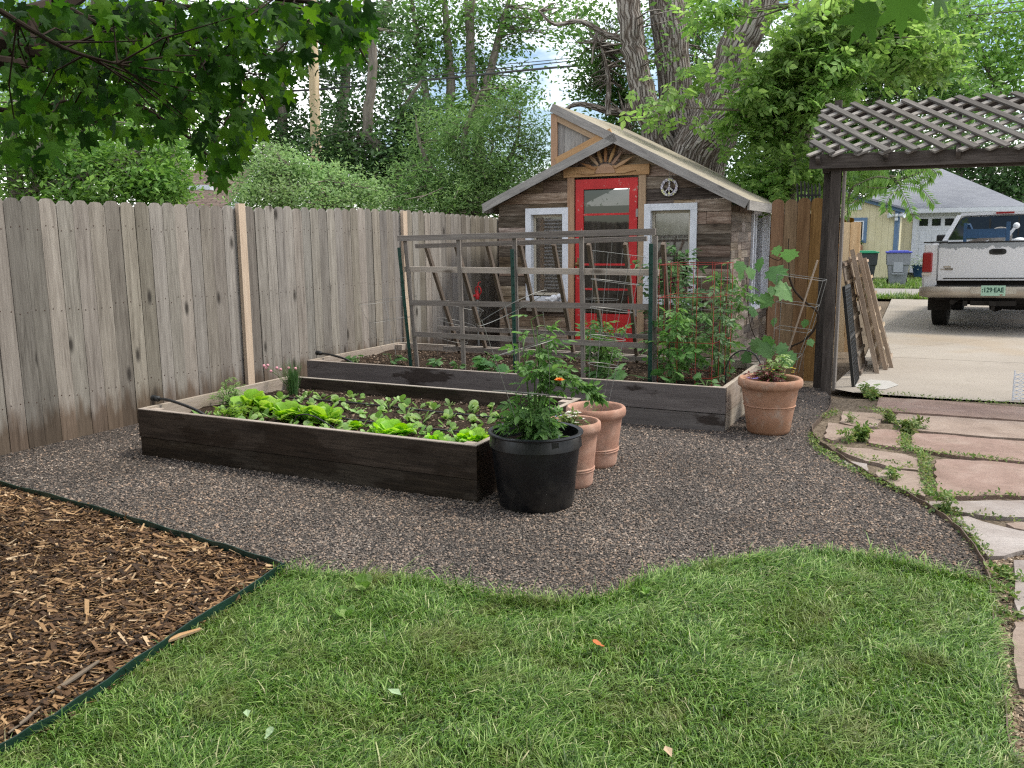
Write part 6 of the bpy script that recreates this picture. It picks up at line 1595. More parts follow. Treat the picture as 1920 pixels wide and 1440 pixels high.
mb.build('lamp_head', M['white'], lr); mb = MB(); mb.gbox(float(lq @ U) - .02, float(lq @ U) + .10, float(lq @ Wv) - .05, float(lq @ Wv) + .05, lq[2] - .16, lq[2] - .07); mb.build('bracket', M['white'], lr)
# window box
q = onu(1604, 460, UY - .12); q = P(UY - .12, wx1 - .42, wz0 - .22); root = thing('window_box', 'terracotta window box with orange flowers under the yellow shed window', 'planter', q)
mb = MB(); mb.gbox(UY - .22, UY - .03, wx1 - .85, wx1 - .1, wz0 - .30, wz0 - .08); mb.build('box', M['terra'], root)
g = np.random.default_rng(3); n_ = 260; pos = q + V(0, 0, .12) + Wv * g.uniform(-.38, .33, n_)[:, None] + U * g.uniform(-.1, .08, n_)[:, None] + Z * g.uniform(0, .22, n_)[:, None]
build_np('foliage', *put_leaves(pos, g.uniform(.05, .1, n_), *L_SIMPLE, rotm(n_, g)), M['weed'], root)
for k in range(9): flower(root, q + Z * random.uniform(.28, .42) + Wv * random.uniform(-.35, .05) - U * .05, .05, 'orange_fl', 6, layers=1)
# garage
gx = dp(1715, 398, 33); UG = float(gx @ U); wg = float(onu(1583, 400, UG) @ Wv) + .4; ge = 2.50; DL = float(gx @ Wv) + .12
root = thing('garage', 'detached yellow garage with a white sectional door and grey shingle roof', 'garage', P(UG, wg + 3.5, 0))
gw = float(onu(1928, 395, UG) @ Wv) - wg - .4; gd = 6.4
mb = MB(); DG0, DG1, DGZ = DL, wg + gw - .6, 2.22
mb.prism([P(UG, wg, .1), P(UG, DG0, .1), P(UG, DG0, DGZ), P(UG, DG1, DGZ), P(UG, DG1, .1), P(UG, wg + gw, .1), P(UG, wg + gw, ge), P(UG, wg, ge)], -U, .12, grain=Wv)
mb.prism([P(UG + .13, wg, .1), P(UG + gd, wg, .1), P(UG + gd, wg, ge), P(UG + .13, wg, ge)], -Wv, .1, grain=U)
mb.build('wall', SIDE, root)
mb = MB()
o_ = .40; cor = [P(UG - o_, wg - o_, ge), P(UG - o_, wg + gw + o_, ge), P(UG + gd + o_, wg + gw + o_, ge), P(UG + gd + o_, wg - o_, ge)]
r0_, r1_ = P(UG + 3.1, wg + gw * .46, 4.15), P(UG + 3.2, wg + gw * .54, 4.15)
for poly in ([cor[0], cor[1], r1_, r0_], [cor[1], cor[2], r1_], [cor[2], cor[3], r0_, r1_], [cor[3], cor[0], r0_]):
    mb.prism(poly, nrm(np.cross(poly[1] - poly[0], poly[2] - poly[0])), .05, grain=nrm(poly[1] - poly[0]))
mb.build('roof', SHG, root)
mb = MB(); mb.gbox(UG - .43, UG - .405, wg - .4, wg + gw + .4, ge - .17, ge - .01); mb.gbox(UG - .4, UG - .0, wg - .38, wg + gw + .38, ge - .19, ge - .165); mb.gbox(UG - .40, UG + gd, wg - .43, wg - .405, ge - .17, ge - .01)
mb.build('gutter', M['white'], root)
mb = MB(); mb.gbox(UG - .03, UG - .005, DG0 - .16, DG0, .1, DGZ + .14); mb.gbox(UG - .03, UG - .005, DG1, DG1 + .16, .1, DGZ + .14); mb.gbox(UG - .03, UG - .005, DG0, DG1, DGZ, DGZ + .14); mb.build('door_trim', M['white'], root)
mb = MB(); mb.gbox(UG + .04, UG + .09, DG0, DG1, .1, DGZ)
nc = 6; cw_ = (DG1 - DG0) / nc
for r_ in range(4):
    z0 = .12 + r_ * .525
    for k in range(nc):
        if r_ == 3: continue
        a = DG0 + k * cw_
        mb.gbox(UG + .028, UG + .038, a + .10, a + cw_ - .10, z0 + .08, z0 + .44)
    mb.gbox(UG + .03, UG + .038, DG0 + .0, DG1, z0 - .012, z0 - .004)
gdoor = mb.build('garage_door', M['white'], root)
for k in range(nc):
    a = DG0 + k * cw_; mb = MB(); mb.gbox(UG + .020, UG + .038, a + .07, a + cw_ - .07, .12 + 3 * .525 + .16, .12 + 3 * .525 + .42); mb.build('door_window', CG, gdoor)
# wheelie bins
def bin_(label, c, lidcol, bodycol, yaw):
    root = thing('wheelie_bin', label, 'bin', c, 'wheelie bins by the alley'); root.rotation_euler = (0, 0, yaw)
    mb = MB(); lv = [(.0, .23, .25), (.12, .235, .26), (.62, .29, .31), (.63, .32, .34), (.98, .335, .36)]; vs = []; fs = []
    for z, a, b in lv: vs += [(-a, -b, z), (a, -b, z), (a, b, z), (-a, b, z)]
    for i in range(len(lv) - 1):
        for j in range(4): k = (j + 1) % 4; fs.append((i * 4 + j, i * 4 + k, i * 4 + 4 + k, i * 4 + 4 + j))
    fs += [(3, 2, 1, 0), tuple(range(16, 20))]; mb.add(vs, fs); bev(mb.build('bin_body', plain('bin_plastic', bodycol, .6, .3, 0, .15), root, local=True), .03, 2)
    mb = MB(); mb.box(-.36, .36, -.40, .38, .985, 1.03); mb.box(-.27, .27, -.30, .28, 1.03, 1.055); bev(mb.build('lid', plain('bin_lid_plastic', lidcol, .5, .4), root, local=True), .02, 2)
    mb = MB(); mb.box(-.13, .13, -.345, -.30, .42, .78); mb.box(-.16, .16, -.375, -.33, .36, .39); mb.build('lift_bar', plain('bin_trim_plastic', tuple(min(1, q * 1.4) for q in bodycol), .6, .3), root, local=True)
    for s_ in (-1, 1): mb = MB(); mb.lathe((s_ * .25, .24, .10), [(0, -.03), (.10, -.03), (.10, .03), (0, .03)], 16, axis=(1, 0, 0)); mb.build('wheel', M['tyre'], root, local=True)
    return root
bin_('grey wheelie bin with a blue lid in front of the yellow shed', gp(1681, 536), (.065, .085, .42), (.24, .26, .29), -R(22))
bin_('dark wheelie bin with a green lid, half hidden by the stacked panels', gp(1618, 536), (.02, .26, .13), (.035, .042, .045), -R(16))
q = gp(1717, 497, 0); q = P(UG - 1.6, DG0 + .2, 0)
root = thing('flower_tub', 'small blue tub with pale plants near the garage door', 'planter', q); mb = MB(); mb.lathe(q, [(0, 0), (.16, 0), (.26, .42), (.28, .44), (.24, .42), (0, .38)], 20); mb.build('tub', M['blue_steel'], root)
n_ = 300; g = np.random.default_rng(8); build_np('foliage', *put_leaves(q + Z * .5 + g.normal(0, 1, (n_, 3)) * V(.3, .3, .10), g.uniform(.06, .12, n_), *L_SIMPLE, rotm(n_, g)), leafmat('silver_leaf', [(.30, .38, .28), (.5, .55, .45)], .2), root)
# grass by the alley and round the bins
def farlawn(nm, pts, n_, hgt, label):
    x, y = sample_poly(pts, n_); blades(nm, x, y, .0, hgt, .006, M['grass'], .5, 9, label=label, cat='grass', kind='stuff')
farlawn('verge_grass', [P(22.3, -1.6), P(22.3, 1.8), P(23.2, 1.8), P(23.2, -1.6)], 12000, .10, 'rough grass strip between driveway and alley')
farlawn('alley_grass', [P(26.8, -6), P(26.8, 3), P(31.5, 4), P(31.5, -6)], 60000, .11, 'grass in front of the yellow shed across the alley')

# ---- neighbour house beyond the fence, pole and wires
n = NB('brown_shingles'); p = n.co('UV'); br = n.nd('TexBrick', Scale=1.0, Mortar_Size=.02); br.inputs['Brick Width'].default_value = .35; br.inputs['Row Height'].default_value = .15
n.put(br.inputs['Vector'], p); br.inputs['Color1'].default_value = (.15, .11, .095, 1); br.inputs['Color2'].default_value = (.21, .155, .135, 1); br.inputs['Mortar'].default_value = (.08, .06, .05, 1); BSH = n.done(br.outputs['Color'], .9, None, .2)
hc = dp(400, 395, 20)
root = thing('house', 'low house roof of brown shingles with a white edge, glimpsed over the fence', 'house', V(hc[0], hc[1], 0))
e0 = dp(418, 402, 19); e1 = dp(478, 318, 23.5); e2 = dp(300, 318, 24); e3 = dp(290, 402, 19.2)
mb = MB(); mb.prism([e3, e0, e1, e2], nrm(np.cross(e0 - e3, e1 - e3)), .12, grain=nrm(e0 - e3)); mb.build('roof', BSH, root)
mb = MB(); mb.beam(e0 + V(.12, 0, .0), e1 + V(.12, 0, .0), .06, .2); mb.beam(dp(355, 352, 18.7), dp(398, 352, 18.7), .3, .10); mb.build('white_edge', M['white'], root)
mb = MB(); b_ = e3 * V(1, 1, 0); mb.box(e3[0] + .3, e0[0] - .3, 19.6, 24.5, 0, min(e0[2], e3[2]) - .02); mb.build('wall', M['cream'], root)
pp_ = dp(593, 330, 23); pt = dp(583, -40, 23)
root = thing('utility_pole', 'pale wooden utility pole rising behind the bushes left of centre', 'utility pole', V(pp_[0], pp_[1], 0))
mb = MB(); mb.tube([V(pp_[0], pp_[1], -.05), V(pp_[0], pp_[1], 2), V(pt[0], pp_[1], pt[2])], [.16, .15, .115], 14); mb.build('pole', M['post'], root)
mb = MB(); q = V(pt[0], pp_[1], 8.0); mb.beam(q - V(1, 0, 0), q + V(1, 0, 0), .1, .1); mb.build('crossarm', M['trellis_dark'], root)
def wire(label, pts, r=.014):
    mb = MB(); mb.tube(smooth_line(pts, 8), r, 5); tag(mb.build('overhead_wire', M['black'], org=pts[0]), label, 'wire', 'overhead wires')
wire('thick overhead cable passing behind the left trees, lowest one', [dp(470, 172, 23), dp(590, 168, 23), dp(800, 150, 23), dp(1100, 122, 24), dp(1400, 110, 26)], .03)
wire('thin overhead wire just above the thick cable', [dp(590, 160, 23), dp(800, 143, 23), dp(1100, 112, 24), dp(1400, 92, 26)], .014)
wire('topmost of the overhead wires behind the trees', [dp(590, 148, 23), dp(850, 128, 23), dp(1080, 108, 24), dp(1400, 70, 26)], .010)
wire('overhead wire at the top right corner', [dp(1790, 30, 20), dp(1850, 26, 20), dp(1990, 14, 20)], .012)
wire('second overhead wire at the top right corner', [dp(1790, 16, 20), dp(1850, 10, 20), dp(1990, -6, 20)], .010)
# ================================================================ trees
LM = dict(
 box=leafmat('box_elder_leaf', [(.10, .20, .045), (.18, .32, .08), (.29, .44, .14)], .55),
 mid=leafmat('mid_green_leaf', [(.06, .145, .03), (.11, .225, .055), (.18, .32, .10)], .42),
 light=leafmat('light_green_leaf', [(.12, .25, .05), (.19, .36, .08), (.29, .47, .14)], .45),
 dark=leafmat('dark_green_leaf', [(.035, .08, .026), (.065, .135, .045), (.115, .205, .075)], .38),
 feather=leafmat('feathery_leaf', [(.09, .18, .055), (.15, .27, .085), (.24, .37, .14)], .42),
 fresh=leafmat('fresh_leaf', [(.08, .18, .035), (.15, .29, .065), (.25, .42, .12)], .48),
 grey=leafmat('grey_green_leaf', [(.16, .26, .10), (.23, .36, .14), (.33, .46, .22)], .45),
 maple=leafmat('maple_leaf', [(.010, .034, .006), (.020, .062, .010), (.035, .10, .014), (.09, .20, .025)], .5, .6, .12))  # maple tones hold the backlit shade; the brightest holds light shining through
def blob_leaves(g, blobs, size, sub_r, per, flat=.75):
    """blobs: (centre, (rx, ry, rz), leaves) -> positions gathered in twig-sized clumps, with gaps between them"""
    out = []; subs = []
    for c, r, n_ in blobs:
        ns = max(3, int(n_ / per)); d = g.normal(0, 1, (ns, 3)); d /= np.linalg.norm(d, axis=1)[:, None]
        rad = g.random(ns) ** .45; sc = np.asarray(c) + d * rad[:, None] * np.asarray(r)
        for s_ in sc:
            k = max(4, int(per * g.uniform(.5, 1.5))); w = sub_r * g.uniform(.6, 1.3)
            p_ = s_ + g.normal(0, 1, (k, 3)) * V(w, w, w * flat)
            out.append(p_); subs.append(s_)
    return np.concatenate(out), np.array(subs)
def tree(name, label, base, trunks, blobs, leaf, size, sub_r=.30, per=34, tmpl=L_SIMPLE, bark='bark_grey', twigs=.35, seed=0, group=None, up=.35, cat='tree', n_side=9):
    g = np.random.default_rng(seed + 500); base = np.asarray(base, float); root = thing(name, label, cat, base, group)
    mb = MB(); nodes = []
    for pts, rs in trunks:
        ln = smooth_line(pts, 5); rr = np.interp(np.linspace(0, 1, len(ln)), np.linspace(0, 1, len(rs)), rs)
        mb.tube([q + g.normal(0, .12, 3) * min(r_, .12) for q, r_ in zip(ln, rr)], list(rr), n_side); nodes += ln[2:]
    pos, subs = blob_leaves(g, blobs, size, sub_r, per)
    nodes = np.array(nodes)
    for s_ in subs[g.random(len(subs)) < twigs]:
        j = np.argmin(np.linalg.norm((nodes - s_) * V(1, 1, 1.6), axis=1)); a = nodes[j]; L = np.linalg.norm(s_ - a)
        if L > .15: mb.tube([a, a * .55 + s_ * .45 + g.normal(0, .06, 3) * L, s_], [min(.035, .008 + L * .010), min(.02, .005 + L * .005), .004], 4, cap=False)
    mb.build('trunk', M[bark], root)
    n_ = len(pos); sz = size * g.uniform(.6, 1.35, n_)
    build_np('crown', *put_leaves(pos, sz, *tmpl, rotm(n_, g, up + .3)), LM[leaf], root)
    return root
def B(px, py, Y, rx, ry, n_, dr=None):
    """blob given where it shows in the photo: centre pixel, depth, radii in pixels"""
    s_ = Y / FPX; return (dp(px, py, Y), (rx * s_, (dr if dr else rx * s_ * .7), ry * s_), n_)
def SP(x0, y0, x1, y1, Y, nb, n_, rx=45, ry=15, dY=1.0, sd=0):
    """sprays: many small flat clumps spread over a region, as boughs carry them"""
    g = np.random.default_rng(sd + 900); return [B(g.uniform(x0, x1), g.uniform(y0, y1), Y + g.uniform(-dY, dY), rx * g.uniform(.6, 1.4), ry * g.uniform(.6, 1.4), n_ * g.uniform(.6, 1.4)) for _ in range(nb)]
def ground_at(px, Y): q = dp(px, 500, Y); return V(q[0], q[1], 0)
def TR(pts, rs): return ([dp(*q) if len(q) == 3 else q for q in pts], rs)
TGp = 'trees beyond the fence'
# left, close behind the fence
gb = ground_at(60, 12.5)
tree('leafy_tree', 'bright leafy tree with a forked low trunk behind the left end of the fence', gb,
     [([gb, dp(30, 350, 12.5), dp(20, 250, 12.6), dp(60, 120, 12.8)], [.14, .11, .08, .04]), ([dp(30, 372, 12.5), dp(75, 350, 12.4), dp(135, 338, 12.3), dp(230, 300, 12.3)], [.07, .06, .05, .03]), ([dp(70, 352, 12.4), dp(62, 300, 12.3), dp(110, 220, 12.3)], [.05, .045, .02])],
     [B(60, 320, 12.5, 110, 45, 1900), B(190, 310, 12.5, 110, 45, 2400), B(290, 335, 12.2, 70, 35, 1500), B(240, 355, 12.0, 100, 24, 1500), B(100, 372, 12.2, 150, 16, 1300), B(-60, 280, 12.5, 90, 100, 1000)] + SP(-20, 150, 340, 330, 12.8, 30, 110, 48, 15, .8, 5), 'fresh', .095, .15, 38, seed=1, group=TGp)
gb = ground_at(330, 14)
tree('leafy_tree', 'yellow green leafy tree behind the fence, left of the brown roof', gb, [([gb, dp(330, 330, 14), dp(310, 240, 14)], [.08, .06, .03])],
     [B(300, 345, 14, 42, 30, 1200), B(270, 300, 14.5, 80, 40, 1200), B(315, 368, 13.8, 26, 16, 600)], 'light', .08, .16, 30, seed=2, group=TGp)
gb = ground_at(150, 20)
tree('tall_tree', 'tall pale green tree standing far behind the maple branches at the left', gb, [([gb, dp(150, 250, 20), dp(180, 60, 20), dp(170, -80, 20)], [.2, .17, .12, .05])],
     [B(100, 120, 20, 170, 110, 4200), B(300, 140, 20.5, 120, 100, 3200), B(60, 20, 20, 180, 90, 1300), B(300, 20, 20, 170, 90, 1300), B(180, 230, 20, 190, 60, 2600)], 'light', .15, .34, 34, seed=3, group=TGp)
# bushes in the middle distance
gb = ground_at(545, 13.5)
tree('bush', 'pale green fluffy bush above the fence, right of the brown roof', gb, [([gb, dp(545, 350, 13.5), dp(530, 300, 13.5)], [.06, .05, .03]), ([gb, dp(620, 340, 13.5)], [.05, .03])],
     [B(500, 330, 13.5, 60, 40, 2200), B(560, 325, 13.6, 62, 42, 2600), B(482, 362, 13.2, 34, 28, 1000), B(625, 350, 13.6, 62, 38, 2200), B(545, 370, 13.1, 120, 26, 2600), B(680, 368, 13.6, 45, 28, 1200), B(515, 290, 13.8, 35, 24, 600)], 'grey', .060, .12, 30, seed=4, group=TGp, cat='bush')
gb = ground_at(880, 16)
tree('feathery_tree', 'broad feathery green tree between the fence and the wooden shed', gb, [([gb, dp(880, 360, 16), dp(870, 260, 16), dp(900, 170, 16)], [.10, .08, .06, .02]), ([dp(880, 370, 16), dp(960, 290, 16), dp(975, 210, 16)], [.05, .04, .015]), ([dp(880, 380, 16), dp(800, 300, 16), dp(780, 230, 16)], [.05, .04, .015]), ([dp(880, 350, 16), dp(925, 275, 15.8), dp(895, 255, 15.8)], [.03, .02, .01])],
     [B(870, 330, 16, 120, 62, 5200), B(940, 260, 16, 85, 70, 3600), B(840, 260, 16.2, 85, 55, 2800), B(770, 350, 15.8, 70, 40, 2000), B(930, 350, 15.6, 90, 45, 3000), B(950, 195, 16.2, 55, 34, 900), B(1000, 300, 16, 30, 55, 900), B(830, 375, 15.4, 150, 22, 2200)], 'feather', .095, .17, 32, L_LONG, seed=5, group=TGp)
gb = ground_at(745, 19)
tree('dense_tree', 'dark dense tree behind the fluffy bush and the utility pole', gb, [([gb, dp(745, 330, 19), dp(690, 250, 19), dp(700, 120, 19), dp(680, -40, 19)], [.16, .14, .12, .10, .06]), ([gb, dp(745, 260, 19.4), dp(790, 150, 19.4)], [.1, .06, .03])],
     [B(760, 290, 19, 75, 65, 2900), B(700, 320, 19, 70, 45, 1800), B(780, 220, 19.5, 55, 50, 1500), B(660, 230, 19.5, 60, 50, 1100), B(720, 150, 20, 80, 50, 900), B(690, 60, 20, 80, 70, 1300), B(620, 290, 19, 50, 60, 1300)], 'dark', .13, .25, 30, seed=6, group=TGp)
gb = ground_at(530, 26)
tree('tall_tree', 'tall dark tree left of the utility pole, showing blue sky between leaves', gb, [([gb, dp(530, 200, 26), dp(520, 0, 26)], [.2, .15, .06]), ([gb, dp(640, 220, 26), dp(640, 0, 26)], [.2, .16, .1])],
     [B(490, 300, 26, 80, 50, 1800), B(560, 255, 26, 70, 45, 1500), B(480, 200, 26, 90, 40, 800), B(640, 300, 26, 70, 60, 1600), B(560, 60, 26, 110, 80, 1500), B(420, 260, 26, 60, 60, 900), B(470, 110, 27, 100, 60, 1000), B(640, 140, 26, 70, 70, 1300)], 'dark', .17, .32, 30, seed=7, group=TGp)
gb = ground_at(905, 27)
st = .24
tree('locust_tree', 'tall open tree with several bare grey stems rising into the white sky', gb,
     [([gb, dp(898, 300, 27), dp(895, 220, 27), dp(888, 180, 27), dp(882, 60, 27), dp(890, -40, 27)], [.22, .2, .17, .14, .12, .08]), ([dp(898, 240, 27), dp(900, 195, 27), dp(918, 140, 27), dp(935, 70, 27), dp(960, -20, 27)], [.16, .14, .13, .10, .05]),
      ([dp(900, 235, 27), dp(880, 160, 27), dp(878, 80, 27), dp(872, -30, 27)], [.10, .09, .08, .05]), ([dp(845, 290, 27), dp(845, 190, 27), dp(840, 80, 27), dp(830, -30, 27)], [.17, .15, .12, .06]), ([dp(820, 215, 27), dp(800, 180, 27), dp(783, 80, 27), dp(770, -20, 27)], [.13, .12, .08, .05]), ([dp(825, 208, 27), dp(790, 195, 27), dp(755, 160, 27)], [.10, .08, .04]),
      ([dp(700, 70, 27), dp(725, 20, 27), dp(740, -30, 27)], [.12, .1, .08])],
     [B(820, 50, 27, 90, 55, 1500), B(930, 30, 27, 90, 40, 1100), B(880, 130, 27.5, 80, 40, 1100), B(970, 160, 27, 50, 40, 450), B(780, 130, 27, 60, 50, 1200), B(1040, 40, 27, 80, 40, 700), B(900, 195, 27, 100, 30, 1100), B(760, 10, 27, 60, 50, 600), B(960, 80, 27, 35, 30, 260), B(850, 235, 26, 80, 30, 1400)] + SP(690, 0, 1010, 190, 28.5, 16, 130, 42, 16, 1.5, 8), 'mid', .16, .30, 26, seed=8, group=TGp, bark='bark_grey', twigs=.8)
# the big cottonwood behind the shed
Yc = 15.0; gb = ground_at(1290, Yc)
tree('cottonwood_tree', 'huge old cottonwood with furrowed forking trunk right behind the wooden shed', gb,
     [([gb, dp(1305, 420, Yc), dp(1298, 300, Yc), dp(1275, 220, Yc), dp(1260, 120, Yc), dp(1252, 20, Yc), dp(1245, -60, Yc)], [.62, .54, .38, .29, .28, .30, .28]),
      ([dp(1270, 350, Yc), dp(1222, 230, Yc - .3), dp(1196, 130, Yc - .3), dp(1186, 70, Yc - .3), dp(1178, 0, Yc - .3), dp(1170, -60, Yc)], [.30, .23, .19, .20, .19, .17]),
      ([dp(1290, 340, Yc - .2), dp(1335, 240, Yc - .4), dp(1358, 165, Yc - .4), dp(1388, 80, Yc - .4), dp(1420, 10, Yc - .4), dp(1440, -70, Yc - .4)], [.52, .46, .32, .30, .30, .28]),
      ([dp(1300, 300, Yc - .4), dp(1372, 215, Yc - .7), dp(1440, 165, Yc - 1), dp(1490, 148, Yc - 1.2), dp(1560, 128, Yc - 1.5), dp(1660, 60, Yc - 1.6)], [.36, .28, .20, .16, .12, .05]),
      ([dp(1200, 70, Yc - .3), dp(1150, 70, Yc), dp(1090, 40, Yc), dp(1040, 46, Yc), dp(1010, 20, Yc)], [.07, .055, .04, .03, .015]),
      ([dp(1150, 72, Yc), dp(1120, 62, Yc), dp(1110, 120, Yc)], [.04, .03, .01]),
      ([dp(1190, 220, Yc + 1), dp(1130, 205, Yc + .6), dp(1080, 196, Yc + .6), dp(1040, 222, Yc + .6)], [.07, .06, .04, .02]), ([dp(1140, 215, Yc + .6), dp(1140, 140, Yc + .6), dp(1125, 80, Yc + .6)], [.06, .035, .01])],
     [B(1135, 150, Yc + 2, 55, 55, 2600), B(1180, 210, Yc + 2, 50, 45, 1800), B(1110, 90, Yc + 1.5, 60, 40, 1200), B(1165, 300, Yc + 1.5, 40, 30, 500), B(1300, 20, Yc - 1.2, 50, 22, 160), B(1245, 110, Yc - 1, 22, 30, 80), B(1240, 60, Yc + 2, 90, 70, 1300), B(1325, 110, Yc + 2, 50, 120, 1700), B(1120, 15, Yc + 1, 110, 30, 900)],
     'mid', .095, .19, 30, bark='bark', twigs=.7, seed=9, n_side=18)
gb = ground_at(1480, 12.3)
tree('box_elder_tree', 'bright maple-like tree with hanging leafy boughs between shed and pergola', gb,
     [([gb, dp(1490, 330, 12.3), dp(1500, 230, 12.3), dp(1500, 100, 12.3), dp(1490, -40, 12.3)], [.07, .06, .05, .04, .02]), ([dp(1480, 340, 12.3), dp(1520, 240, 12.3), dp(1560, 100, 12.3), dp(1600, 0, 12.3)], [.05, .04, .03, .015]), ([dp(1420, 350, 12.3), dp(1460, 310, 12.2), dp(1480, 290, 12.2)], [.035, .03, .02])],
     SP(1480, 0, 1760, 130, 12.6, 25, 100, 50, 16, .9, 1) + SP(1400, 190, 1530, 380, 12.4, 19, 95, 36, 15, .5, 2) + SP(1330, -10, 1460, 40, 12.6, 3, 50, 34, 12, .4, 3) + SP(1390, 130, 1560, 210, 12.2, 9, 75, 40, 13, .5, 4)
     + [B(1320, 150, 12.2, 36, 24, 60), B(1240, 185, 12.0, 28, 20, 45), B(1450, 210, 17.5, 60, 60, 420), B(1500, 330, 13.2, 32, 40, 240)],
     'box', .20, .20, 18, L_BROAD, seed=10, up=.5)
gb = ground_at(1475, 18.5)
tree('leafy_tree', 'dense green tree behind the pergola lattice', gb, [([gb, dp(1480, 320, 18.5), dp(1560, 220, 19), dp(1620, 120, 19), dp(1660, -40, 19)], [.15, .13, .10, .08, .05]), ([dp(1560, 220, 19), dp(1690, 170, 19), dp(1800, 130, 19)], [.08, .06, .03])],
     [B(1600, 160, 19, 90, 60, 2600), B(1720, 130, 19, 90, 70, 3000), B(1560, 260, 19, 70, 60, 2200), B(1660, 235, 19, 100, 40, 2000), B(1700, 40, 19, 110, 60, 2200), B(1560, 340, 19.5, 50, 40, 1200), B(1800, 200, 19, 80, 50, 1800)], 'mid', .13, .24, 32, seed=11)
gb = ground_at(1850, 44)
tree('leafy_tree', 'sunlit airy tree at the top right corner behind the lattice', gb, [([gb, dp(1950, 300, 44), dp(1890, 200, 44), dp(1840, 100, 44), dp(1800, -40, 44)], [.2, .18, .15, .12, .1])],
     [B(1850, 120, 44, 100, 60, 2700), B(1900, 60, 44, 80, 50, 1300), B(1780, 60, 44, 70, 50, 1300), B(1950, 170, 44, 80, 60, 1800), B(1830, 20, 44, 110, 30, 700), B(1960, 20, 44, 60, 40, 500)], 'light', .28, .52, 32, seed=12)
gb = ground_at(1800, 46)
tree('dense_tree', 'dark dense trees line behind the garage roof', gb, [([gb, dp(1800, 300, 46), dp(1800, 230, 46)], [.3, .2, .1]), ([dp(1920, 450, 46), dp(1920, 300, 46)], [.3, .1]), ([dp(1640, 450, 46), dp(1640, 300, 46)], [.3, .1])],
     [B(1800, 345, 46, 130, 45, 3800), B(1920, 355, 45, 90, 50, 2600), B(1640, 335, 46, 110, 45, 2600), B(2050, 330, 46, 100, 80, 1800), B(1560, 330, 46, 70, 50, 1300), B(1740, 300, 47, 160, 40, 2600), B(1900, 290, 47, 160, 40, 2600)], 'dark', .26, .55, 32, seed=13)
gb = ground_at(1460, 30)
tree('dense_tree', 'dark green trees closing the gap behind shed and cottonwood', gb, [([gb, dp(1460, 300, 30), dp(1440, 150, 30)], [.2, .15, .08]), ([dp(1250, 450, 30), dp(1250, 200, 30)], [.2, .1])],
     [B(1430, 300, 30, 130, 70, 3000), B(1480, 180, 30, 130, 80, 1800), B(1700, 255, 32, 130, 50, 1700), B(1830, 225, 32, 90, 40, 900), B(1350, 200, 30, 110, 80, 1300), B(1560, 250, 30, 90, 80, 1800), B(1230, 290, 30, 60, 50, 1200), B(1400, 60, 30, 150, 70, 900), B(1180, 270, 30, 50, 40, 800)], 'dark', .18, .38, 32, seed=14)
gb = ground_at(700, 40)
tree('dense_tree', 'distant mass of dark trees low behind the fence and house', gb, [([gb, dp(700, 330, 40)], [.3, .1]), ([dp(200, 450, 40), dp(200, 300, 40)], [.3, .1]), ([dp(950, 450, 40), dp(950, 330, 40)], [.3, .1])],
     [B(700, 350, 40, 200, 50, 3600), B(400, 320, 40, 140, 50, 2400), B(150, 300, 40, 200, 90, 3400), B(900, 340, 40, 130, 50, 2400), B(-100, 280, 40, 150, 120, 1400)], 'dark', .24, .5, 32, seed=15)
gb = ground_at(520, 17)
tree('hedge', 'dark continuous hedge just beyond the fence, seen only as a strip above its tops', gb, [([gb, dp(520, 400, 17)], [.06, .03]), ([dp(150, 470, 17), dp(150, 390, 17)], [.05, .03]), ([dp(800, 470, 17), dp(800, 400, 17)], [.05, .03])],
     [B(-60 + i * 110, 392, 17, 75, 26, 620) for i in range(11) if i not in (3, 4)], 'mid', .10, .20, 30, seed=31, group=TGp, cat='hedge')
# small tree of heaven drooping under the pergola beam
Ys = 12.0; gb = ground_at(1600, Ys); root = thing('sumac_sapling', 'sapling with long drooping fern-like fronds seen under the pergola beam', 'sapling', gb)
mb = MB(); hub = dp(1690, 352, Ys); trk = smooth_line([gb, dp(1590, 430, Ys), dp(1600, 350, Ys), dp(1672, 330, Ys), hub], 5); mb.tube(trk, [.022] * 6 + [.014] * (len(trk) - 6), 7)
fr = [((1672, 330), (1700, 375), (1712, 408)), ((1690, 345), (1725, 352), (1752, 382)), ((1680, 340), (1720, 325), (1760, 318)), ((1670, 335), (1640, 332), (1600, 350)), ((1660, 345), (1625, 362), (1590, 385)), ((1672, 320), (1650, 310), (1610, 330)), ((1690, 350), (1665, 372), (1662, 395)),
      ((1690, 320), (1730, 305), (1755, 325)), ((1640, 340), (1610, 372), (1582, 402)), ((1700, 335), (1745, 330), (1725, 345)), ((1665, 352), (1635, 352), (1615, 345)), ((1650, 320), (1620, 312), (1590, 320))]
pos = []; ts = []
for k, fq in enumerate(fr):
    ln = smooth_line([dp(q[0], q[1], Ys - .1 - .05 * (k % 4)) for q in fq], 10); mb.tube(ln, .004, 4)
    for i in range(1, len(ln)):
        d = nrm(ln[i] - ln[i - 1]); sd = nrm(np.cross(d, V(0, -1, .4)))
        for s_ in (-1, 1): pos.append(ln[i]); ts.append(nrm(sd * s_ + d * .45 - Z * .25))
mb.build('trunk', M['bark_grey'], root); pos, ts = np.array(pos), np.array(ts); g = np.random.default_rng(4); nz = g.normal(0, .3, pos.shape) + V(0, -.5, 1); nz -= ts * (ts * nz).sum(1)[:, None]; nz /= np.linalg.norm(nz, axis=1)[:, None]
build_np('crown', *put_leaves(pos, g.uniform(.10, .15, len(pos)), *L_LONG, (ts, np.cross(nz, ts), nz)), LM['light'], root)

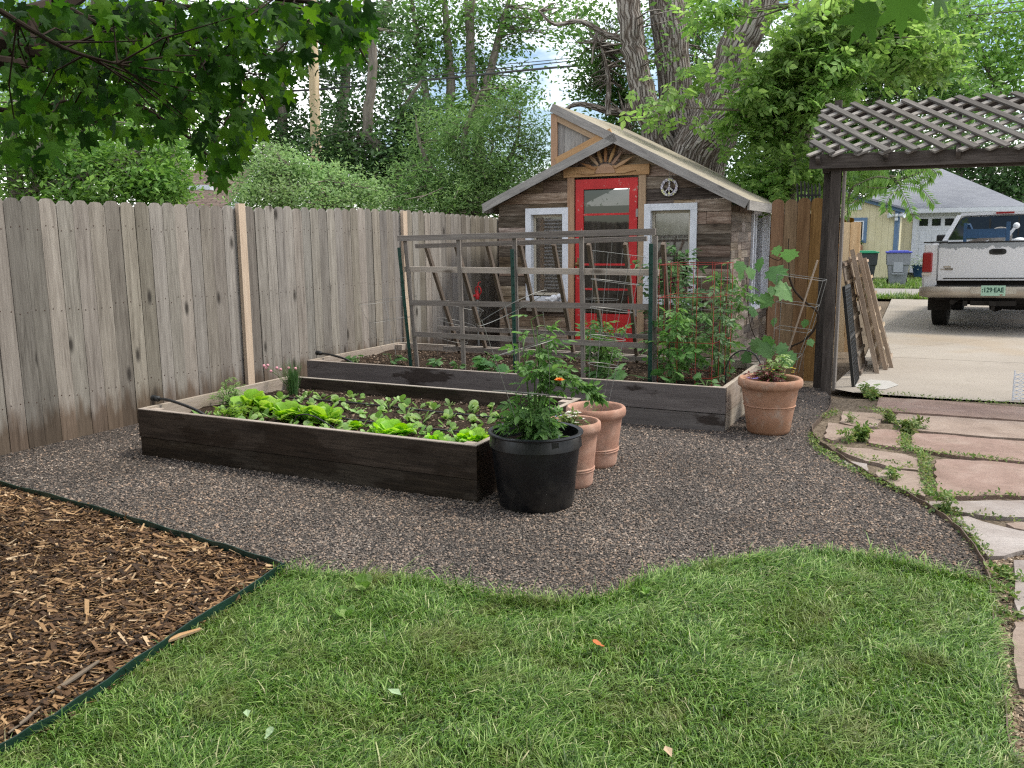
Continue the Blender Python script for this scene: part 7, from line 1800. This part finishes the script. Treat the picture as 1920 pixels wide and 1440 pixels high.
# ---- the maple over the near left: limbs, twigs and single leaves close to the camera
g = np.random.default_rng(77); root = thing('maple_tree', 'dark maple boughs hanging into the top left, close to the camera', 'tree', V(-4.2, 1.0, 0))
mb = MB(); limbs = []
def limb(pts, rs):
    ln = smooth_line([dp(*q) if not isinstance(q, np.ndarray) else q for q in pts], 6); rr = np.interp(np.linspace(0, 1, len(ln)), np.linspace(0, 1, len(rs)), rs); mb.tube(ln, list(rr), 8); limbs.append(ln)
cr = V(-4.2, 1.0, 0)
limb([cr, V(-4.25, 1.05, 2.2), V(-4.1, 1.2, 3.4)], [.19, .16, .14])
limb([V(-4.2, 1.1, 2.9), V(-3.6, 2.0, 3.05), (-60, 60, 3.6), (60, 30, 3.9), (140, -8, 4.2), (240, -90, 4.5)], [.12, .09, .055, .048, .042, .035])
limb([(-20, 90, 3.7), (50, 50, 3.9), (90, 110, 4.0), (140, 150, 4.1), (210, 170, 4.2), (330, 240, 4.4), (400, 300, 4.4), (440, 330, 4.4)], [.03, .028, .024, .02, .014, .008, .005, .003])
limb([(-60, 110, 3.5), (40, 122, 3.6), (80, 128, 3.8), (150, 125, 4.0), (200, 145, 4.1), (300, 152, 4.2), (400, 138, 4.3), (480, 150, 4.3)], [.03, .026, .018, .014, .011, .008, .005, .003])
limb([(240, -90, 4.0), (300, 0, 4.0), (400, 16, 4.0), (490, 22, 4.0), (560, 60, 4.0), (620, 90, 4.0), (660, 110, 4.0)], [.03, .014, .010, .007, .005, .004, .002])
limb([(400, -80, 3.6), (500, -10, 3.6), (600, 10, 3.6), (660, 70, 3.6), (690, 120, 3.6)], [.02, .012, .008, .005, .003])
limb([(300, 150, 4.2), (390, 210, 4.2), (440, 260, 4.2), (455, 330, 4.2)], [.007, .005, .004, .002]); limb([(200, 120, 3.9), (300, 90, 3.9), (420, 110, 3.9), (500, 190, 3.9)], [.010, .008, .005, .002])
limb([(-40, 200, 3.6), (60, 210, 3.6), (130, 190, 3.7), (180, 240, 3.7)], [.012, .009, .005, .002]); limb([(100, 0, 3.4), (220, 60, 3.4), (330, 70, 3.5), (400, 120, 3.5)], [.012, .009, .006, .002]); limb([(0, 20, 3.0), (120, 90, 3.0), (220, 120, 3.0)], [.010, .007, .003])
limb([(420, 60, 4.2), (520, 120, 4.2), (560, 200, 4.2)], [.006, .004, .002])
# twigs and leaves: density follows the bough's outline in the photo
dens = [(0, 0, 260, 120, 260), (200, 0, 480, 100, 300), (430, 0, 700, 60, 170), (600, 50, 690, 120, 34), (0, 110, 200, 230, 170), (180, 100, 420, 200, 170), (380, 80, 540, 190, 90), (300, 190, 480, 250, 60), (370, 240, 460, 310, 34), (0, 215, 110, 300, 46), (430, 180, 520, 240, 22), (385, 310, 440, 335, 5), (110, 200, 300, 250, 30), (230, 240, 330, 270, 7), (540, 60, 600, 130, 14)]
pos = []; sz = []
allp = np.concatenate([np.array(l) for l in limbs[1:]])
for x0, y0, x1, y1, n_ in dens:
    for i in range(int(n_ * 1.3)):
        Y = g.uniform(3.0, 4.6); q = dp(g.uniform(x0, x1), g.uniform(y0, y1), Y); pos.append(q); sz.append(g.uniform(.038, .078))
for i in range(6500):                              # unseen crown overhead and behind, added to darken the camera-facing sides
    q = V(g.uniform(-6.5, 4.5), g.uniform(-7, 2.6), g.uniform(3.1, 5.2))
    if q[1] < -2: q[2] = g.uniform(1.2, 5.0)
    if q[1] > .8 and q[0] > -1.4: continue
    pos.append(q); sz.append(g.uniform(.2, .34))
pos = np.array(pos); sz = np.array(sz); n_ = len(pos)
for i in g.permutation(n_)[:900]:
    q = pos[i]; dq = np.linalg.norm(allp - q, axis=1); j = np.argsort(dq)[g.integers(0, 9)]; a = allp[j]; L = np.linalg.norm(q - a)
    if .04 < L < .45: mb.tube([a, (a + q) / 2 + g.normal(0, .05, 3) * L, q], [.004, .003, .0015], 4, cap=False)
mb.build('trunk', M['bark_dark'], root)
t = g.normal(0, .45, (n_, 3)) + V(.15, 0, -.75); t /= np.linalg.norm(t, axis=1)[:, None]; nz = g.normal(0, .6, (n_, 3)) + V(0, -.7, .45); nz -= t * (t * nz).sum(1)[:, None]; nz /= np.linalg.norm(nz, axis=1)[:, None]
build_np('crown', *put_leaves(pos, sz * 1.12, *L_DEEP, (t, np.cross(nz, t), nz)), LM['maple'], root)
# the sprig that dips in at the top right, very close
root = thing('maple_sprig', 'large backlit maple leaves dipping into the top right, closest to the camera', 'tree branch', dp(1640, -60, 1.9))
mb = MB(); mb.tube(smooth_line([dp(1500, -160, 2.0), dp(1640, -60, 1.9), dp(1690, 0, 1.9)], 5), .004, 6); mb.build('twig', M['bark_dark'], root)
pts = [(1640, 4, 1.85, .098, (-.55, 0, -1)), (1694, -26, 1.80, .100, (.05, .1, -1)), (1745, -30, 1.90, .085, (.6, .1, -.7)), (1600, -70, 1.95, .08, (-.6, .1, -.6))]
pos = np.array([dp(a, b, c) for a, b, c, *_ in pts]); t = np.array([nrm(q[4]) for q in pts]); nz = np.array([V(.15, -1, .25), V(-.5, -1, -.1), V(.6, -1, .3), V(0, -1, .6)]); nz -= t * (t * nz).sum(1)[:, None]; nz /= np.linalg.norm(nz, axis=1)[:, None]
LM['backlit'] = leafmat('backlit_maple_leaf', [(.035, .09, .015), (.06, .14, .03)], .55)
build_np('foliage', *put_leaves(pos, np.array([q[3] for q in pts]), *L_DEEP, (t, np.cross(nz, t), nz)), LM['backlit'], root, smooth=True)
print('objects', len(bpy.data.objects), 'faces', sum(len(m.polygons) for m in bpy.data.meshes))
